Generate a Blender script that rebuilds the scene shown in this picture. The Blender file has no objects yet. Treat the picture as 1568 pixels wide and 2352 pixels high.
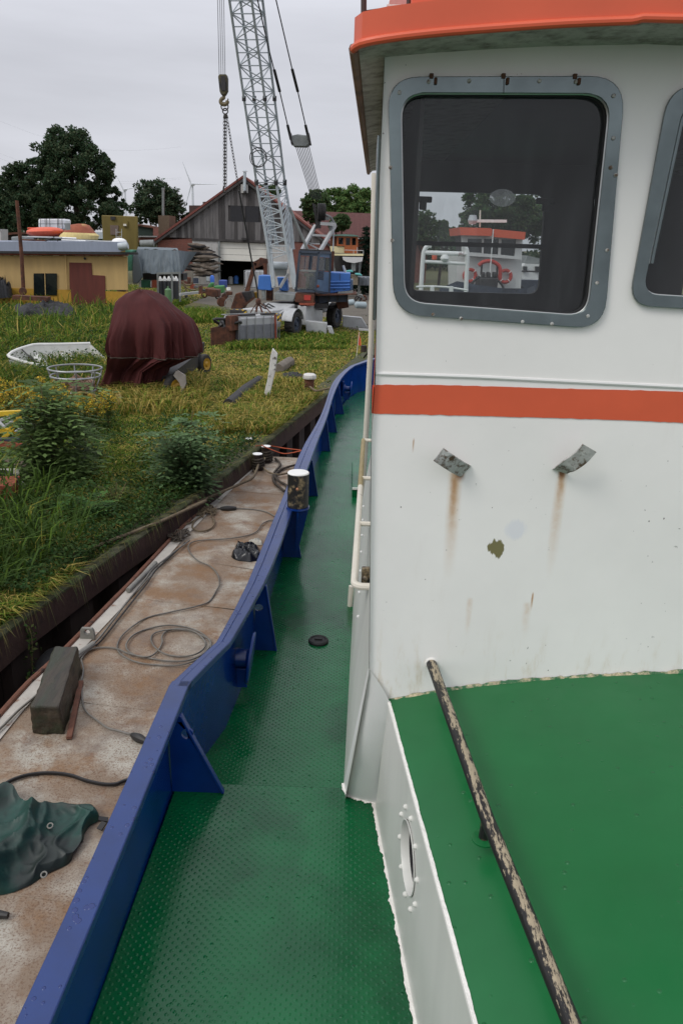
import bpy, bmesh, math, random
import numpy as np
from mathutils import Vector, Matrix, noise
from mathutils.geometry import tessellate_polygon
random.seed(7); np.random.seed(7)
scn = bpy.context.scene
R = math.radians
# ------------------------------------------------------------------ camera
CAM_H = 3.5; PITCH = math.atan(616/1800); ROLL = -0.035; FPX = 1800.0
cf = Vector((0, math.cos(PITCH), -math.sin(PITCH)))
cr0 = Vector((1, 0, 0)); cu0 = cr0.cross(cf)
cr = cr0*math.cos(ROLL) - cu0*math.sin(ROLL)
cu = cu0*math.cos(ROLL) + cr0*math.sin(ROLL)
CAM = Vector((0, 0, CAM_H))
cd_ = bpy.data.cameras.new('camera'); cam = bpy.data.objects.new('camera', cd_)
scn.collection.objects.link(cam); scn.camera = cam
m3 = Matrix((cr, cu, -cf)).transposed()
cam.matrix_world = Matrix.Translation(CAM) @ m3.to_4x4()
cd_.sensor_fit = 'VERTICAL'; cd_.sensor_height = 23.52; cd_.sensor_width = 15.68
cd_.lens = 18.0; cd_.clip_start = 0.05; cd_.clip_end = 4000
# ------------------------------------------------------------------ world, sun, exposure
SUN_EL, SUN_AZ = R(46), R(232)      # azimuth clockwise from +Y: behind the camera, to the left
world = bpy.data.worlds.new('World'); scn.world = world; world.use_nodes = True
wn, wl = world.node_tree.nodes, world.node_tree.links
wn.clear()
wo = wn.new('ShaderNodeOutputWorld'); bg = wn.new('ShaderNodeBackground'); bg.inputs[1].default_value = 0.1
wl.new(bg.outputs[0], wo.inputs[0])
sky = wn.new('ShaderNodeTexSky'); sky.sky_type = 'NISHITA'; sky.sun_disc = False
sky.sun_elevation = SUN_EL; sky.sun_rotation = SUN_AZ; sky.dust_density = 3; sky.air_density = 1
tc = wn.new('ShaderNodeTexCoord'); sx = wn.new('ShaderNodeSeparateXYZ'); wl.new(tc.outputs['Generated'], sx.inputs[0])
ramp = wn.new('ShaderNodeMapRange'); ramp.interpolation_type = 'SMOOTHSTEP'     # overcast: brighter overhead
for i, v in enumerate((0.0, 0.9, 6.6, 12.0)): ramp.inputs[i+1].default_value = v
wl.new(sx.outputs[2], ramp.inputs[0])
mp = wn.new('ShaderNodeMapping'); mp.inputs['Scale'].default_value = (1.2, 1.2, 7.0); wl.new(tc.outputs['Generated'], mp.inputs[0])
nz = wn.new('ShaderNodeTexNoise'); nz.inputs['Scale'].default_value = 1.6; nz.inputs['Detail'].default_value = 5; nz.inputs['Roughness'].default_value = .55
wl.new(mp.outputs[0], nz.inputs['Vector'])
cr_ = wn.new('ShaderNodeMapRange')
for i, v in enumerate((0.3, 0.7, 0.88, 1.10)): cr_.inputs[i+1].default_value = v
wl.new(nz.outputs[0], cr_.inputs[0])
mu = wn.new('ShaderNodeMath'); mu.operation = 'MULTIPLY'; wl.new(ramp.outputs[0], mu.inputs[0]); wl.new(cr_.outputs[0], mu.inputs[1])
vm = wn.new('ShaderNodeVectorMath'); vm.operation = 'SCALE'; vm.inputs[0].default_value = (0.96, 0.975, 1.06); wl.new(mu.outputs[0], vm.inputs['Scale'])
mx = wn.new('ShaderNodeMix'); mx.data_type = 'RGBA'; mx.inputs[0].default_value = 0.93
wl.new(sky.outputs[0], mx.inputs[6]); wl.new(vm.outputs[0], mx.inputs[7]); wl.new(mx.outputs[2], bg.inputs[0])
sl = bpy.data.lights.new('sun', 'SUN'); sl.energy = 1.2; sl.angle = R(22); sl.color = (1, .97, .92)
so = bpy.data.objects.new('sun', sl); scn.collection.objects.link(so)
sd = Vector((math.sin(SUN_AZ)*math.cos(SUN_EL), math.cos(SUN_AZ)*math.cos(SUN_EL), math.sin(SUN_EL)))
so.rotation_euler = sd.to_track_quat('Z', 'Y').to_euler()
vs = scn.view_settings; vs.view_transform = 'Standard'; vs.look = 'None'; vs.exposure = 0.0; vs.gamma = 1.0; vs.use_curve_mapping = False
scn.render.engine = 'CYCLES'
scn.cycles.max_bounces = 6; scn.cycles.diffuse_bounces = 3; scn.cycles.glossy_bounces = 3; scn.cycles.transparent_max_bounces = 12
# ------------------------------------------------------------------ measuring helpers: sight lines of the photograph met with real planes
def ray(x, y): return cf + cr*((x-784)/FPX) - cu*((y-1176)/FPX)
def P(x, y, z=0.0):
    d = ray(x, y); return CAM + d*((z-CAM_H)/d.z)
def Q(x, y, Y):
    d = ray(x, y); return CAM + d*(Y/d.y)
def PL(x, y, p0, n):
    d = ray(x, y); return CAM + d*((p0-CAM).dot(n)/d.dot(n))
def crop(ox, oy, s): return lambda u, v: ((ox+u/s)/1.594388, (oy+v/s)/1.594388)
c1 = crop(0, 400, 1.96); c2 = crop(600, 500, 1.96); c3 = crop(0, 1000, 1.96); c4 = crop(600, 1100, 1.96)
c5 = crop(0, 1700, 1.96); c6 = crop(600, 1700, 1.96); c7 = crop(0, 2300, 1.96); c8 = crop(600, 0, 1.96)
cw = crop(1250, 0, 1.2544); cv = crop(1400, 600, 2.24); ck = crop(760, 950, 3.92); cb = crop(1060, 740, 4.6118)
ct = crop(460, 850, 3.92); cy = crop(0, 780, 3.2667); cl = crop(0, 1460, 3.92); cg = crop(0, 2880, 3.7333); cz = crop(1520, 880, 3.4087)
def lerp(a, b, t): return a+(b-a)*t
def interp(t, tab):
    if t <= tab[0][0]: return tab[0][1]
    for (a, b), (c, d) in zip(tab, tab[1:]):
        if t <= c: return b+(d-b)*(t-a)/(c-a)
    return tab[-1][1]
V = Vector
UP = V((0, 0, 1))
# ------------------------------------------------------------------ colour and materials
def C(r, g, b):
    f = lambda c: (c/255)/12.92 if c <= 10 else (((c/255)+.055)/1.055)**2.4
    return (f(r), f(g), f(b))
MATS = {}
def mat(name, col, rough=.55, metal=0., var=.18, scale=6., bump=0., bscale=60., rust=0., rustcol=None, rscale=4., spec=.5, streak=False, fine=0., coat=0., col2=None, cthr=.5, rsoft=.06, stretch=None):
    if name in MATS: return MATS[name]
    m = bpy.data.materials.new(name); m.use_nodes = True; MATS[name] = m
    n, l = m.node_tree.nodes, m.node_tree.links
    b = n['Principled BSDF']; b.inputs['Roughness'].default_value = rough; b.inputs['Metallic'].default_value = metal
    b.inputs['Specular IOR Level'].default_value = spec; b.inputs['Coat Weight'].default_value = coat; b.inputs['Coat Roughness'].default_value = .15
    t = n.new('ShaderNodeTexCoord'); mp = n.new('ShaderNodeMapping'); l.new(t.outputs['Object'], mp.inputs[0])
    if streak: mp.inputs['Scale'].default_value = (1, 1, .15)
    if stretch: mp.inputs['Scale'].default_value = stretch
    def nz(s, d=5, r=.6):
        x = n.new('ShaderNodeTexNoise'); x.inputs['Scale'].default_value = s; x.inputs['Detail'].default_value = d; x.inputs['Roughness'].default_value = r
        l.new(mp.outputs[0], x.inputs['Vector']); return x.outputs[0]
    def ramp(src, a, bb):
        x = n.new('ShaderNodeMapRange'); x.inputs[1].default_value = a; x.inputs[2].default_value = bb; l.new(src, x.inputs[0]); return x.outputs[0]
    def mix(fac, a, bb):
        x = n.new('ShaderNodeMix'); x.data_type = 'RGBA'
        l.new(fac, x.inputs[0])
        for i, c in ((6, a), (7, bb)):
            if isinstance(c, tuple): x.inputs[i].default_value = (*c, 1)
            else: l.new(c, x.inputs[i])
        return x.outputs[2]
    lo = tuple(c*(1-var) for c in col); hi = tuple(min(1, c*(1+var)) for c in col)
    out = mix(ramp(nz(scale), .3, .7), lo, hi)
    if col2: out = mix(ramp(nz(scale*.6, 6), cthr-.08, cthr+.08), out, col2)
    if fine: out = mix(ramp(nz(90, 3, .7), .62-fine*.1, .72), out, tuple(c*.45 for c in col))
    if rust:
        rc = rustcol or C(96, 58, 36)
        f = ramp(nz(rscale, 8, .68), 1-rust-rsoft, 1-rust+rsoft)
        out = mix(f, out, mix(ramp(nz(rscale*5), .35, .65), rc, tuple(c*.5 for c in rc)))
    l.new(out, b.inputs['Base Color'])
    if bump:
        bp = n.new('ShaderNodeBump'); bp.inputs['Strength'].default_value = min(1, bump); bp.inputs['Distance'].default_value = .01
        l.new(nz(bscale, 4), bp.inputs['Height']); l.new(bp.outputs[0], b.inputs['Normal'])
    return m
def glass(name, tint=(.8, .85, .85), rough=.02, refl=1.0, dirt=0.0):
    if name in MATS: return MATS[name]
    m = bpy.data.materials.new(name); m.use_nodes = True; MATS[name] = m
    n, l = m.node_tree.nodes, m.node_tree.links
    n.remove(n['Principled BSDF']); o = n['Material Output']
    tr = n.new('ShaderNodeBsdfTransparent'); tr.inputs[0].default_value = (*tint, 1)
    gl = n.new('ShaderNodeBsdfGlossy'); gl.inputs['Roughness'].default_value = rough
    fr = n.new('ShaderNodeFresnel'); fr.inputs[0].default_value = 1.5
    mx = n.new('ShaderNodeMixShader'); l.new(fr.outputs[0], mx.inputs[0]); l.new(tr.outputs[0], mx.inputs[1]); l.new(gl.outputs[0], mx.inputs[2])
    res = mx.outputs[0]
    if dirt:
        df = n.new('ShaderNodeBsdfDiffuse'); df.inputs[0].default_value = (.30, .32, .33, 1)
        t = n.new('ShaderNodeTexCoord'); mp = n.new('ShaderNodeMapping'); mp.inputs['Scale'].default_value = (1, 1, .25); l.new(t.outputs['Object'], mp.inputs[0])
        z = n.new('ShaderNodeTexNoise'); z.inputs['Scale'].default_value = 14; z.inputs['Detail'].default_value = 8; z.inputs['Roughness'].default_value = .75; l.new(mp.outputs[0], z.inputs['Vector'])
        r = n.new('ShaderNodeMapRange'); r.inputs[1].default_value = .3; r.inputs[2].default_value = .75; r.inputs[3].default_value = dirt*.25; r.inputs[4].default_value = dirt*1.6; l.new(z.outputs[0], r.inputs[0])
        m2 = n.new('ShaderNodeMixShader'); l.new(r.outputs[0], m2.inputs[0]); l.new(res, m2.inputs[1]); l.new(df.outputs[0], m2.inputs[2]); res = m2.outputs[0]
    l.new(res, o.inputs[0])
    return m
# ------------------------------------------------------------------ mesh builder
COL = scn.collection
def wloc(o):
    p = V((0, 0, 0))
    while o is not None: p = p+o.location; o = o.parent
    return p
def tag(o, label=None, cat=None, group=None, kind=None):
    for k, v in (('label', label), ('category', cat), ('group', group), ('kind', kind)):
        if v: o[k] = v
    return o
def thing(name, loc, label, cat, group=None):
    o = bpy.data.objects.new(name, None); COL.objects.link(o); o.location = loc; o.empty_display_size = .2
    return tag(o, label, cat, group)
def copy_tree(o, parent=None):
    c = o.copy(); COL.objects.link(c); c.parent = parent
    for ch in list(o.children): copy_tree(ch, c)
    return c
class MB:
    def __init__(s): s.v = []; s.f = []
    def add(s, vs, fs):
        b = len(s.v); s.v += [tuple(p) for p in vs]; s.f += [tuple(b+i for i in f) for f in fs]; return s
    def poly(s, pts): return s.add(pts, [range(len(pts))])
    def box(s, c, sz, M=None):
        h = [V((x*sz[0]/2, y*sz[1]/2, z*sz[2]/2)) for x in (-1, 1) for y in (-1, 1) for z in (-1, 1)]
        if M is not None: h = [M @ p for p in h]
        return s.hexa([V(c)+p for p in h])
    def hexa(s, p): return s.add(p, [(0, 1, 3, 2), (4, 6, 7, 5), (0, 4, 5, 1), (2, 3, 7, 6), (0, 2, 6, 4), (1, 5, 7, 3)])
    def bar(s, a, b, w, h=None, up=UP):
        a, b = V(a), V(b); h = h or w; d = (b-a); L = d.length
        if L < 1e-6: return s
        d /= L
        x = d.cross(up)
        if x.length < 1e-4: x = d.cross(V((1, 0, 0)))
        x.normalize(); y = x.cross(d)
        return s.hexa([q+x*(i*w/2)+y*(j*h/2) for q in (a, b) for i in (-1, 1) for j in (-1, 1)])
    def prism(s, pts, vec):
        n = len(pts); vec = V(vec); tri = tessellate_polygon([[V(p) for p in pts]])
        vs = [V(p) for p in pts]+[V(p)+vec for p in pts]
        fs = [tuple(t) for t in tri]+[tuple(i+n for i in reversed(t)) for t in tri]+[(i, (i+1) % n, (i+1) % n+n, i+n) for i in range(n)]
        return s.add(vs, fs)
    def plate(s, outer, holes, vec):
        vec = V(vec); loops = [[V(p) for p in outer]]+[[V(p) for p in h] for h in holes]
        tri = tessellate_polygon(loops); flat = [p for L in loops for p in L]; n = len(flat)
        fs = [tuple(t) for t in tri]+[tuple(i+n for i in reversed(t)) for t in tri]
        k = 0
        for L in loops:
            m = len(L); fs += [(k+i, k+(i+1) % m, k+(i+1) % m+n, k+i+n) for i in range(m)]; k += m
        return s.add(flat+[p+vec for p in flat], fs)
    def tube(s, pts, r, n=8, closed=False, caps=True):
        pts = [V(p) for p in pts]; m = len(pts); rr = r if isinstance(r, (list, tuple)) else [r]*m
        tg = []
        for i in range(m):
            a = pts[i-1] if (i > 0 or closed) else pts[i]; b = pts[(i+1) % m] if (i < m-1 or closed) else pts[i]
            t = b-a; tg.append(t.normalized() if t.length > 1e-9 else V((0, 0, 1)))
        x = tg[0].cross(UP)
        if x.length < 1e-3: x = tg[0].cross(V((1, 0, 0)))
        x.normalize(); vs = []
        for i in range(m):
            x = x-tg[i]*x.dot(tg[i])
            if x.length < 1e-6: x = tg[i].orthogonal()
            x.normalize(); y = tg[i].cross(x)
            vs += [pts[i]+(x*math.cos(k*2*math.pi/n)+y*math.sin(k*2*math.pi/n))*rr[i] for k in range(n)]
        fs = []
        for i in range(m if closed else m-1):
            j = (i+1) % m
            fs += [(i*n+k, i*n+(k+1) % n, j*n+(k+1) % n, j*n+k) for k in range(n)]
        if caps and not closed: fs += [tuple(range(n-1, -1, -1)), tuple(range((m-1)*n, m*n))]
        return s.add(vs, fs)
    def lathe(s, prof, base, axis=UP, n=20, sx=1.0):
        axis = V(axis).normalized(); x = axis.cross(V((0, 1, 0)))
        if x.length < 1e-3: x = V((1, 0, 0))
        x.normalize(); y = axis.cross(x); base = V(base); vs = []
        for r, h in prof: vs += [base+axis*h+(x*math.cos(k*2*math.pi/n)*sx+y*math.sin(k*2*math.pi/n))*r for k in range(n)]
        fs = []
        for i in range(len(prof)-1): fs += [(i*n+k, i*n+(k+1) % n, (i+1)*n+(k+1) % n, (i+1)*n+k) for k in range(n)]
        fs += [tuple(range(n-1, -1, -1)), tuple(range((len(prof)-1)*n, len(prof)*n))]
        return s.add(vs, fs)
    def grid(s, rows, closed=False):
        m = len(rows[0]); vs = [p for r in rows for p in r]; fs = []
        for i in range(len(rows)-1):
            for k in range(m if closed else m-1):
                fs.append((i*m+k, i*m+(k+1) % m, (i+1)*m+(k+1) % m, (i+1)*m+k))
        return s.add(vs, fs)
    def ell(s, c, r, nu=12, nv=8):
        rows = [[V(c)+V((r[0]*math.sin(a)*math.cos(t), r[1]*math.sin(a)*math.sin(t), r[2]*math.cos(a))) for t in [k*2*math.pi/nu for k in range(nu)]] for a in [max(.02, min(math.pi-.02, i*math.pi/nv)) for i in range(nv+1)]]
        return s.grid(rows, True)
    def torus(s, c, R_, r, axis=UP, n=24, k=8, sx=1.0):
        axis = V(axis).normalized(); x = axis.orthogonal().normalized(); y = axis.cross(x)
        return s.tube([V(c)+(x*math.cos(a)*sx+y*math.sin(a))*R_ for a in [i*2*math.pi/n for i in range(n)]], r, k, closed=True)
    def build(s, name, m, parent=None, smooth=30, bevel=0, label=None, cat=None, group=None, kind=None, loc=None):
        me = bpy.data.meshes.new(name)
        off = wloc(parent) if parent else V((0, 0, 0))
        o = bpy.data.objects.new(name, me)
        if parent is None and loc is not None: off = V(loc); o.location = off
        me.from_pydata([V(p)-off for p in s.v], [], s.f); me.validate()
        bm = bmesh.new(); bm.from_mesh(me); bmesh.ops.recalc_face_normals(bm, faces=bm.faces); bm.to_mesh(me); bm.free()
        if m: me.materials.append(m)
        if smooth:
            me.shade_smooth(); me.set_sharp_from_angle(angle=R(smooth))
        COL.objects.link(o)
        if parent: o.parent = parent
        if bevel:
            bv = o.modifiers.new('bevel', 'BEVEL'); bv.width = bevel; bv.segments = 2; bv.limit_method = 'ANGLE'; bv.angle_limit = R(40)
        return tag(o, label, cat, group, kind)
def rquad(pts, rad, n=6):
    """rounded corners on a pixel polygon"""
    out = []; m = len(pts)
    for i in range(m):
        p = V((*pts[i], 0)); a = V((*pts[i-1], 0))-p; b = V((*pts[(i+1) % m], 0))-p; r = rad[i] if isinstance(rad, (list, tuple)) else rad
        a = p+a.normalized()*r; b = p+b.normalized()*r
        for k in range(n+1):
            t = k/n; q = a*(1-t)**2+p*2*t*(1-t)*.92+p*2*t*(1-t)*.08+b*t*t; out.append((q.x, q.y))
    return out
def spline(pts, n=6):
    pts = [V(p) for p in pts]; out = []
    for i in range(len(pts)-1):
        a = pts[max(i-1, 0)]; b = pts[i]; c = pts[i+1]; d = pts[min(i+2, len(pts)-1)]
        for k in range(n):
            t = k/n; out.append(.5*((2*b)+(c-a)*t+(2*a-5*b+4*c-d)*t*t+(3*b-a-3*c+d)*t**3))
    return out+[pts[-1]]
# ================================================================== THE TUG THE PHOTOGRAPHER STANDS ON
def nodes_of(m): return m.node_tree.nodes, m.node_tree.links
def green_paint(name, dots):
    m = mat(name, C(1, 90, 48) if dots else C(6, 96, 46), rough=.3, var=.18 if dots else .09, scale=3, spec=.42 if dots else .45, coat=.03 if dots else .05, col2=C(2, 70, 38) if dots else None, cthr=.58)
    n, l = nodes_of(m); b = n['Principled BSDF']; t = n['Texture Coordinate']
    nz = n.new('ShaderNodeTexNoise'); nz.inputs['Scale'].default_value = 7; nz.inputs['Detail'].default_value = 6; l.new(t.outputs['Object'], nz.inputs['Vector'])
    r = n.new('ShaderNodeMapRange'); l.new(nz.outputs[0], r.inputs[0])
    for i, v in enumerate((.3, .7, .13 if dots else .3, .28 if dots else .5)): r.inputs[i+1].default_value = v
    l.new(r.outputs[0], b.inputs['Roughness'])
    # stuck-on rain drops / wet beads
    vd = n.new('ShaderNodeTexVoronoi'); vd.inputs['Scale'].default_value = 19; l.new(t.outputs['Object'], vd.inputs['Vector'])
    dr = n.new('ShaderNodeMapRange'); l.new(vd.outputs['Distance'], dr.inputs[0])
    for i, v in enumerate((.03, .14, 1.0, 0.0)): dr.inputs[i+1].default_value = v
    dr.interpolation_type = 'SMOOTHSTEP'
    h = dr.outputs[0]; bp = n.new('ShaderNodeBump'); bp.inputs['Distance'].default_value = .004; bp.inputs['Strength'].default_value = .8
    l.new(h, bp.inputs['Height']); last = bp
    sm = n.new('ShaderNodeTexNoise'); sm.inputs['Scale'].default_value = 2.2; sm.inputs['Detail'].default_value = 3; l.new(t.outputs['Object'], sm.inputs['Vector'])
    bw = n.new('ShaderNodeBump'); bw.inputs['Distance'].default_value = .02; bw.inputs['Strength'].default_value = .25; l.new(sm.outputs[0], bw.inputs['Height']); l.new(bp.outputs[0], bw.inputs['Normal']); last = bw
    if dots:   # raised tread studs rolled into the plate
        mp = n.new('ShaderNodeMapping'); mp.inputs['Rotation'].default_value = (0, 0, R(45)); l.new(t.outputs['Object'], mp.inputs[0])
        cmb = n.new('ShaderNodeVectorMath'); cmb.operation = 'MULTIPLY'; cmb.inputs[1].default_value = (1, 1, 0); l.new(mp.outputs[0], cmb.inputs[0])
        vo = n.new('ShaderNodeTexVoronoi'); vo.inputs['Scale'].default_value = 42; vo.inputs['Randomness'].default_value = .12; l.new(cmb.outputs[0], vo.inputs['Vector'])
        rr = n.new('ShaderNodeMapRange'); rr.interpolation_type = 'SMOOTHSTEP'; l.new(vo.outputs['Distance'], rr.inputs[0])
        for i, v in enumerate((.10, .33, 1, 0)): rr.inputs[i+1].default_value = v
        b3 = n.new('ShaderNodeBump'); b3.inputs['Distance'].default_value = .0028; b3.inputs['Strength'].default_value = .5; l.new(rr.outputs[0], b3.inputs['Height']); l.new(last.outputs[0], b3.inputs['Normal']); last = b3
    l.new(last.outputs[0], b.inputs['Normal'])
    return m
m_green = green_paint('green_deck_paint', True)
m_gtop = green_paint('green_roof_paint', False)
m_blue = mat('blue_bulwark_paint', C(4, 46, 114), rough=.24, var=.25, scale=4, bump=.12, bscale=18)
def capmat():
    m = mat('blue_rail_paint', C(9, 46, 106), rough=.34, var=.16, scale=5, coat=.35, rust=.2, rustcol=C(40, 48, 84), rscale=14)
    n, l = nodes_of(m); b = n['Principled BSDF']; t = n['Texture Coordinate']
    vd = n.new('ShaderNodeTexVoronoi'); vd.inputs['Scale'].default_value = 30; l.new(t.outputs['Object'], vd.inputs['Vector'])
    z = n.new('ShaderNodeTexNoise'); z.inputs['Scale'].default_value = 6; l.new(t.outputs['Object'], z.inputs['Vector'])
    mul = n.new('ShaderNodeMath'); mul.operation = 'ADD'; l.new(vd.outputs['Distance'], mul.inputs[0]); l.new(z.outputs[0], mul.inputs[1])
    r = n.new('ShaderNodeMapRange'); r.interpolation_type = 'SMOOTHSTEP'; l.new(mul.outputs[0], r.inputs[0])
    for i, v in enumerate((.58, .65, 1, 0)): r.inputs[i+1].default_value = v
    rr = n.new('ShaderNodeMapRange'); l.new(r.outputs[0], rr.inputs[0]); rr.inputs[3].default_value = .38; rr.inputs[4].default_value = .06
    l.new(rr.outputs[0], b.inputs['Roughness'])
    dk = n.new('ShaderNodeMix'); dk.data_type = 'RGBA'; l.new(r.outputs[0], dk.inputs[0]); l.new(b.inputs['Base Color'].links[0].from_socket, dk.inputs[6]); dk.inputs[7].default_value = (*C(8, 40, 104), 1); l.new(dk.outputs[2], b.inputs['Base Color'])
    bp = n.new('ShaderNodeBump'); bp.inputs['Distance'].default_value = .003; bp.inputs['Strength'].default_value = .7; l.new(r.outputs[0], bp.inputs['Height']); l.new(bp.outputs[0], b.inputs['Normal'])
    return m
m_cap = capmat()
m_white = mat('white_ship_paint', C(226, 226, 222), rough=.38, var=.05, scale=2.5, bump=.06, bscale=9, rust=.21, rustcol=C(176, 140, 104), rscale=9, rsoft=.05)
m_whitegrey = mat('grey_white_side_paint', C(214, 214, 206), rough=.35, var=.07, scale=5, streak=True, bump=.06, bscale=12)
m_ragged = mat('thick_white_edge_paint', C(232, 230, 222), rough=.5, var=.08, scale=20, bump=.5, bscale=70)
m_orange = mat('orange_ship_paint', C(216, 94, 60), rough=.42, var=.07, scale=3, bump=.06, bscale=12)
m_soffit = mat('dirty_soffit_paint', C(188, 186, 180), rough=.7, var=.12, scale=5, rust=.42, rustcol=C(104, 94, 82), rscale=14, rsoft=.14)
m_alu = mat('window_frame_metal', C(112, 122, 122), rough=.2, metal=.9, var=.38, scale=2.2, rust=.22, rustcol=C(80, 84, 84), rscale=7, bump=.05, bscale=6)
m_bead = mat('bright_bead_metal', C(176, 178, 176), rough=.3, metal=.9, var=.1)
m_rubber = mat('black_rubber', C(28, 28, 29), rough=.6, var=.2, bump=.2)
m_darkwood = mat('dark_cabin_lining', C(44, 38, 33), rough=.6, var=.2)
m_black = mat('black_paint_worn', C(24, 23, 23), rough=.45, var=.2, scale=8, bump=.2, bscale=40, rust=.40, rustcol=C(150, 132, 100), rscale=11)
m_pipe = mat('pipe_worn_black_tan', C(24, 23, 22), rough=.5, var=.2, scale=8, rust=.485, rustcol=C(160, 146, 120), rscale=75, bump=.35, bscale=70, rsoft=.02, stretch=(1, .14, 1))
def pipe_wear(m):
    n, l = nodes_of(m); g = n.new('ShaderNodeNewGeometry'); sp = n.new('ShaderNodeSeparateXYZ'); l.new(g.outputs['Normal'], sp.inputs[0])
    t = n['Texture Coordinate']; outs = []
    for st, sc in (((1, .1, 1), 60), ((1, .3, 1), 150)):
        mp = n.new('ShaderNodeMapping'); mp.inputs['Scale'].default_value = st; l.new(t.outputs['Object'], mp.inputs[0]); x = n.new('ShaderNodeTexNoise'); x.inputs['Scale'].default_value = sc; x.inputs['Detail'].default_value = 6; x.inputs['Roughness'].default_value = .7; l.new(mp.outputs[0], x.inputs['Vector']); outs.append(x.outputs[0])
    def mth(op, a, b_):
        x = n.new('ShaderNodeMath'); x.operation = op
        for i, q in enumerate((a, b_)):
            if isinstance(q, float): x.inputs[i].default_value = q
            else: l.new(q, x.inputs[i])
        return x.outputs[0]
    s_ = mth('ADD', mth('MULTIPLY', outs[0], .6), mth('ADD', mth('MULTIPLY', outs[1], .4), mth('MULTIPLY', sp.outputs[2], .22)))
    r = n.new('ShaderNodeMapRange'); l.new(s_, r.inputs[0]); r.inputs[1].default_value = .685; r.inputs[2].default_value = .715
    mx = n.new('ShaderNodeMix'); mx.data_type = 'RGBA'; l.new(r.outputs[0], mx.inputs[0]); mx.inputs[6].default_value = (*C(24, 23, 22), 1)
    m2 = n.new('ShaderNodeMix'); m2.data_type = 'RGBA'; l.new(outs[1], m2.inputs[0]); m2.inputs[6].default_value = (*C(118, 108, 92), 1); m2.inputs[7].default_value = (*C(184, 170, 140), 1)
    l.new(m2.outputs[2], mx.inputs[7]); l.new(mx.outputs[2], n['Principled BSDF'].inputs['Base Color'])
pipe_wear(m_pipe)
m_hook = mat('rusty_hook_metal', C(176, 176, 172), rough=.55, var=.3, scale=30, rust=.46, rustcol=C(98, 76, 56), rscale=38, bump=.3)
m_cream = mat('cream_pipe_paint', C(216, 210, 196), rough=.45, var=.06, scale=5, rust=.34, rustcol=C(128, 122, 112), rscale=9, rsoft=.02)
m_olivepipe = mat('olive_primer', C(150, 134, 92), rough=.5, var=.12, scale=6)
m_pane = glass('wheelhouse_glass', (.80, .84, .84), dirt=.075)
m_pane2 = glass('front_window_glass', (.88, .9, .9), dirt=.10)
tug = thing('tugboat', (1.2, 4.0, -.6), 'white and orange tugboat with green decks and blue bulwark, filling the right side', 'tugboat')
# --- bulwark rail
def zcap(Y): return interp(Y, [(3.05, 1.6), (3.5, 1.545), (4.5, 1.51), (6, 1.46), (8, 1.435), (10, 1.45), (12, 1.49), (14, 1.53), (16, 1.6)])
ZD1, ZD2 = 1.17, 1.02
def Pc(x, y):
    p = P(x, y, 1.6)
    for _ in range(12): p = P(x, y, zcap(p.y))
    return p
outer_px = [(23, 2352), (224, 1944), (392, 1567), (440, 1522), (514, 1455), (543, 1399), (568, 1338), (588, 1290), (613, 1226), (632, 1178), (658, 1121), (674, 1074), (693, 1026), (728, 972), (747, 927), (760, 882), (773, 863), (802, 839), (831, 824)]
inner_px = [(108, 2352), (285, 1944), (437, 1567), (490, 1512), (552, 1447), (581, 1392), (613, 1325), (632, 1284), (648, 1245), (658, 1204), (682, 1138), (708, 1071), (728, 1013), (751, 959), (763, 914), (777, 879), (792, 856), (812, 840), (836, 827)]
def smooth_line(L):
    L = sorted(L, key=lambda p: p.y); return L
oL = smooth_line([Pc(*p) for p in outer_px]); iL = smooth_line([Pc(*p) for p in inner_px])
oL = [V((oL[0].x-.02, -1.5, 1.6))]+oL; iL = [V((iL[0].x-.02, -1.5, 1.6))]+iL
def xat(L, Y): return interp(Y, [(p.y, p.x) for p in L])
YS = [-1.5, 0, 1.0, 2.0, 2.6, 3.07, 3.12, 3.3]+[3.6+.4*i for i in range(26)]
def sm(f, Y, w=.5): return sum(f(Y+d) for d in (-w, -w/2, 0, w/2, w))/5 if Y > 3.7 else f(Y)
XO = lambda Y: sm(lambda y: xat(oL, y), Y); XI = lambda Y: max(XO(Y)+.075, sm(lambda y: xat(iL, y), Y))
YS = [y for y in YS if y <= 13.9]
bow = [V((.42, 14.25, 1.55)), V((.85, 14.75, 1.58)), V((1.5, 15.0, 1.6)), V((2.4, 14.6, 1.58)), V((3.0, 13.6, 1.54)), V((3.2, 11, 1.5))]
def railrows(lo, hi, dz, ys=YS, withbow=True):
    rows = []
    for Y in ys:
        a, b, z = XO(Y), XI(Y), zcap(Y)+dz
        xa, xb = lerp(a, b, lo), lerp(a, b, hi)
        rows.append([V((xa, Y, z)), V((xb, Y, z)), V((xb, Y, z-.035)), V((xa, Y, z-.035))])
    if withbow:
        for i, p in enumerate(bow):
            q = (bow[min(i+1, len(bow)-1)]-bow[max(i-1, 0)]); nrm = V((q.y, -q.x, 0)).normalized()
            w = .11; xa, xb = p+nrm*(w*(lo-.5)), p+nrm*(w*(hi-.5)); dv = V((0, 0, dz))
            rows.append([xa+dv, xb+dv, xb+dv-V((0, 0, .035)), xa+dv-V((0, 0, .035))])
    return rows
rail_near = [y for y in YS if y <= 3.12]; rail_mid = [y for y in YS if y >= 3.07]
bw = MB()
FX = [(-1.5, -.77), (1.82, -.732), (2.9, -.702), (2.96, -.70), (4.46, -.524), (6.08, -.479), (9.58, -.323), (10.63, -.24), (11.9, -.14), (13.2, .04), (14.0, .26)]
def XF(Y): return interp(Y, FX)
rows = []
for Y in YS:
    zd = ZD1 if Y < 2.96 else ZD2
    xm = lerp(XO(Y), XI(Y), .45)
    rows.append([V((xm-.012, Y, zcap(Y)-.03)), V((XF(Y)-.012, Y, zd-.12)), V((XF(Y)-.03, Y, zd-.12)), V((xm-.03, Y, zcap(Y)-.03))])
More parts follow.
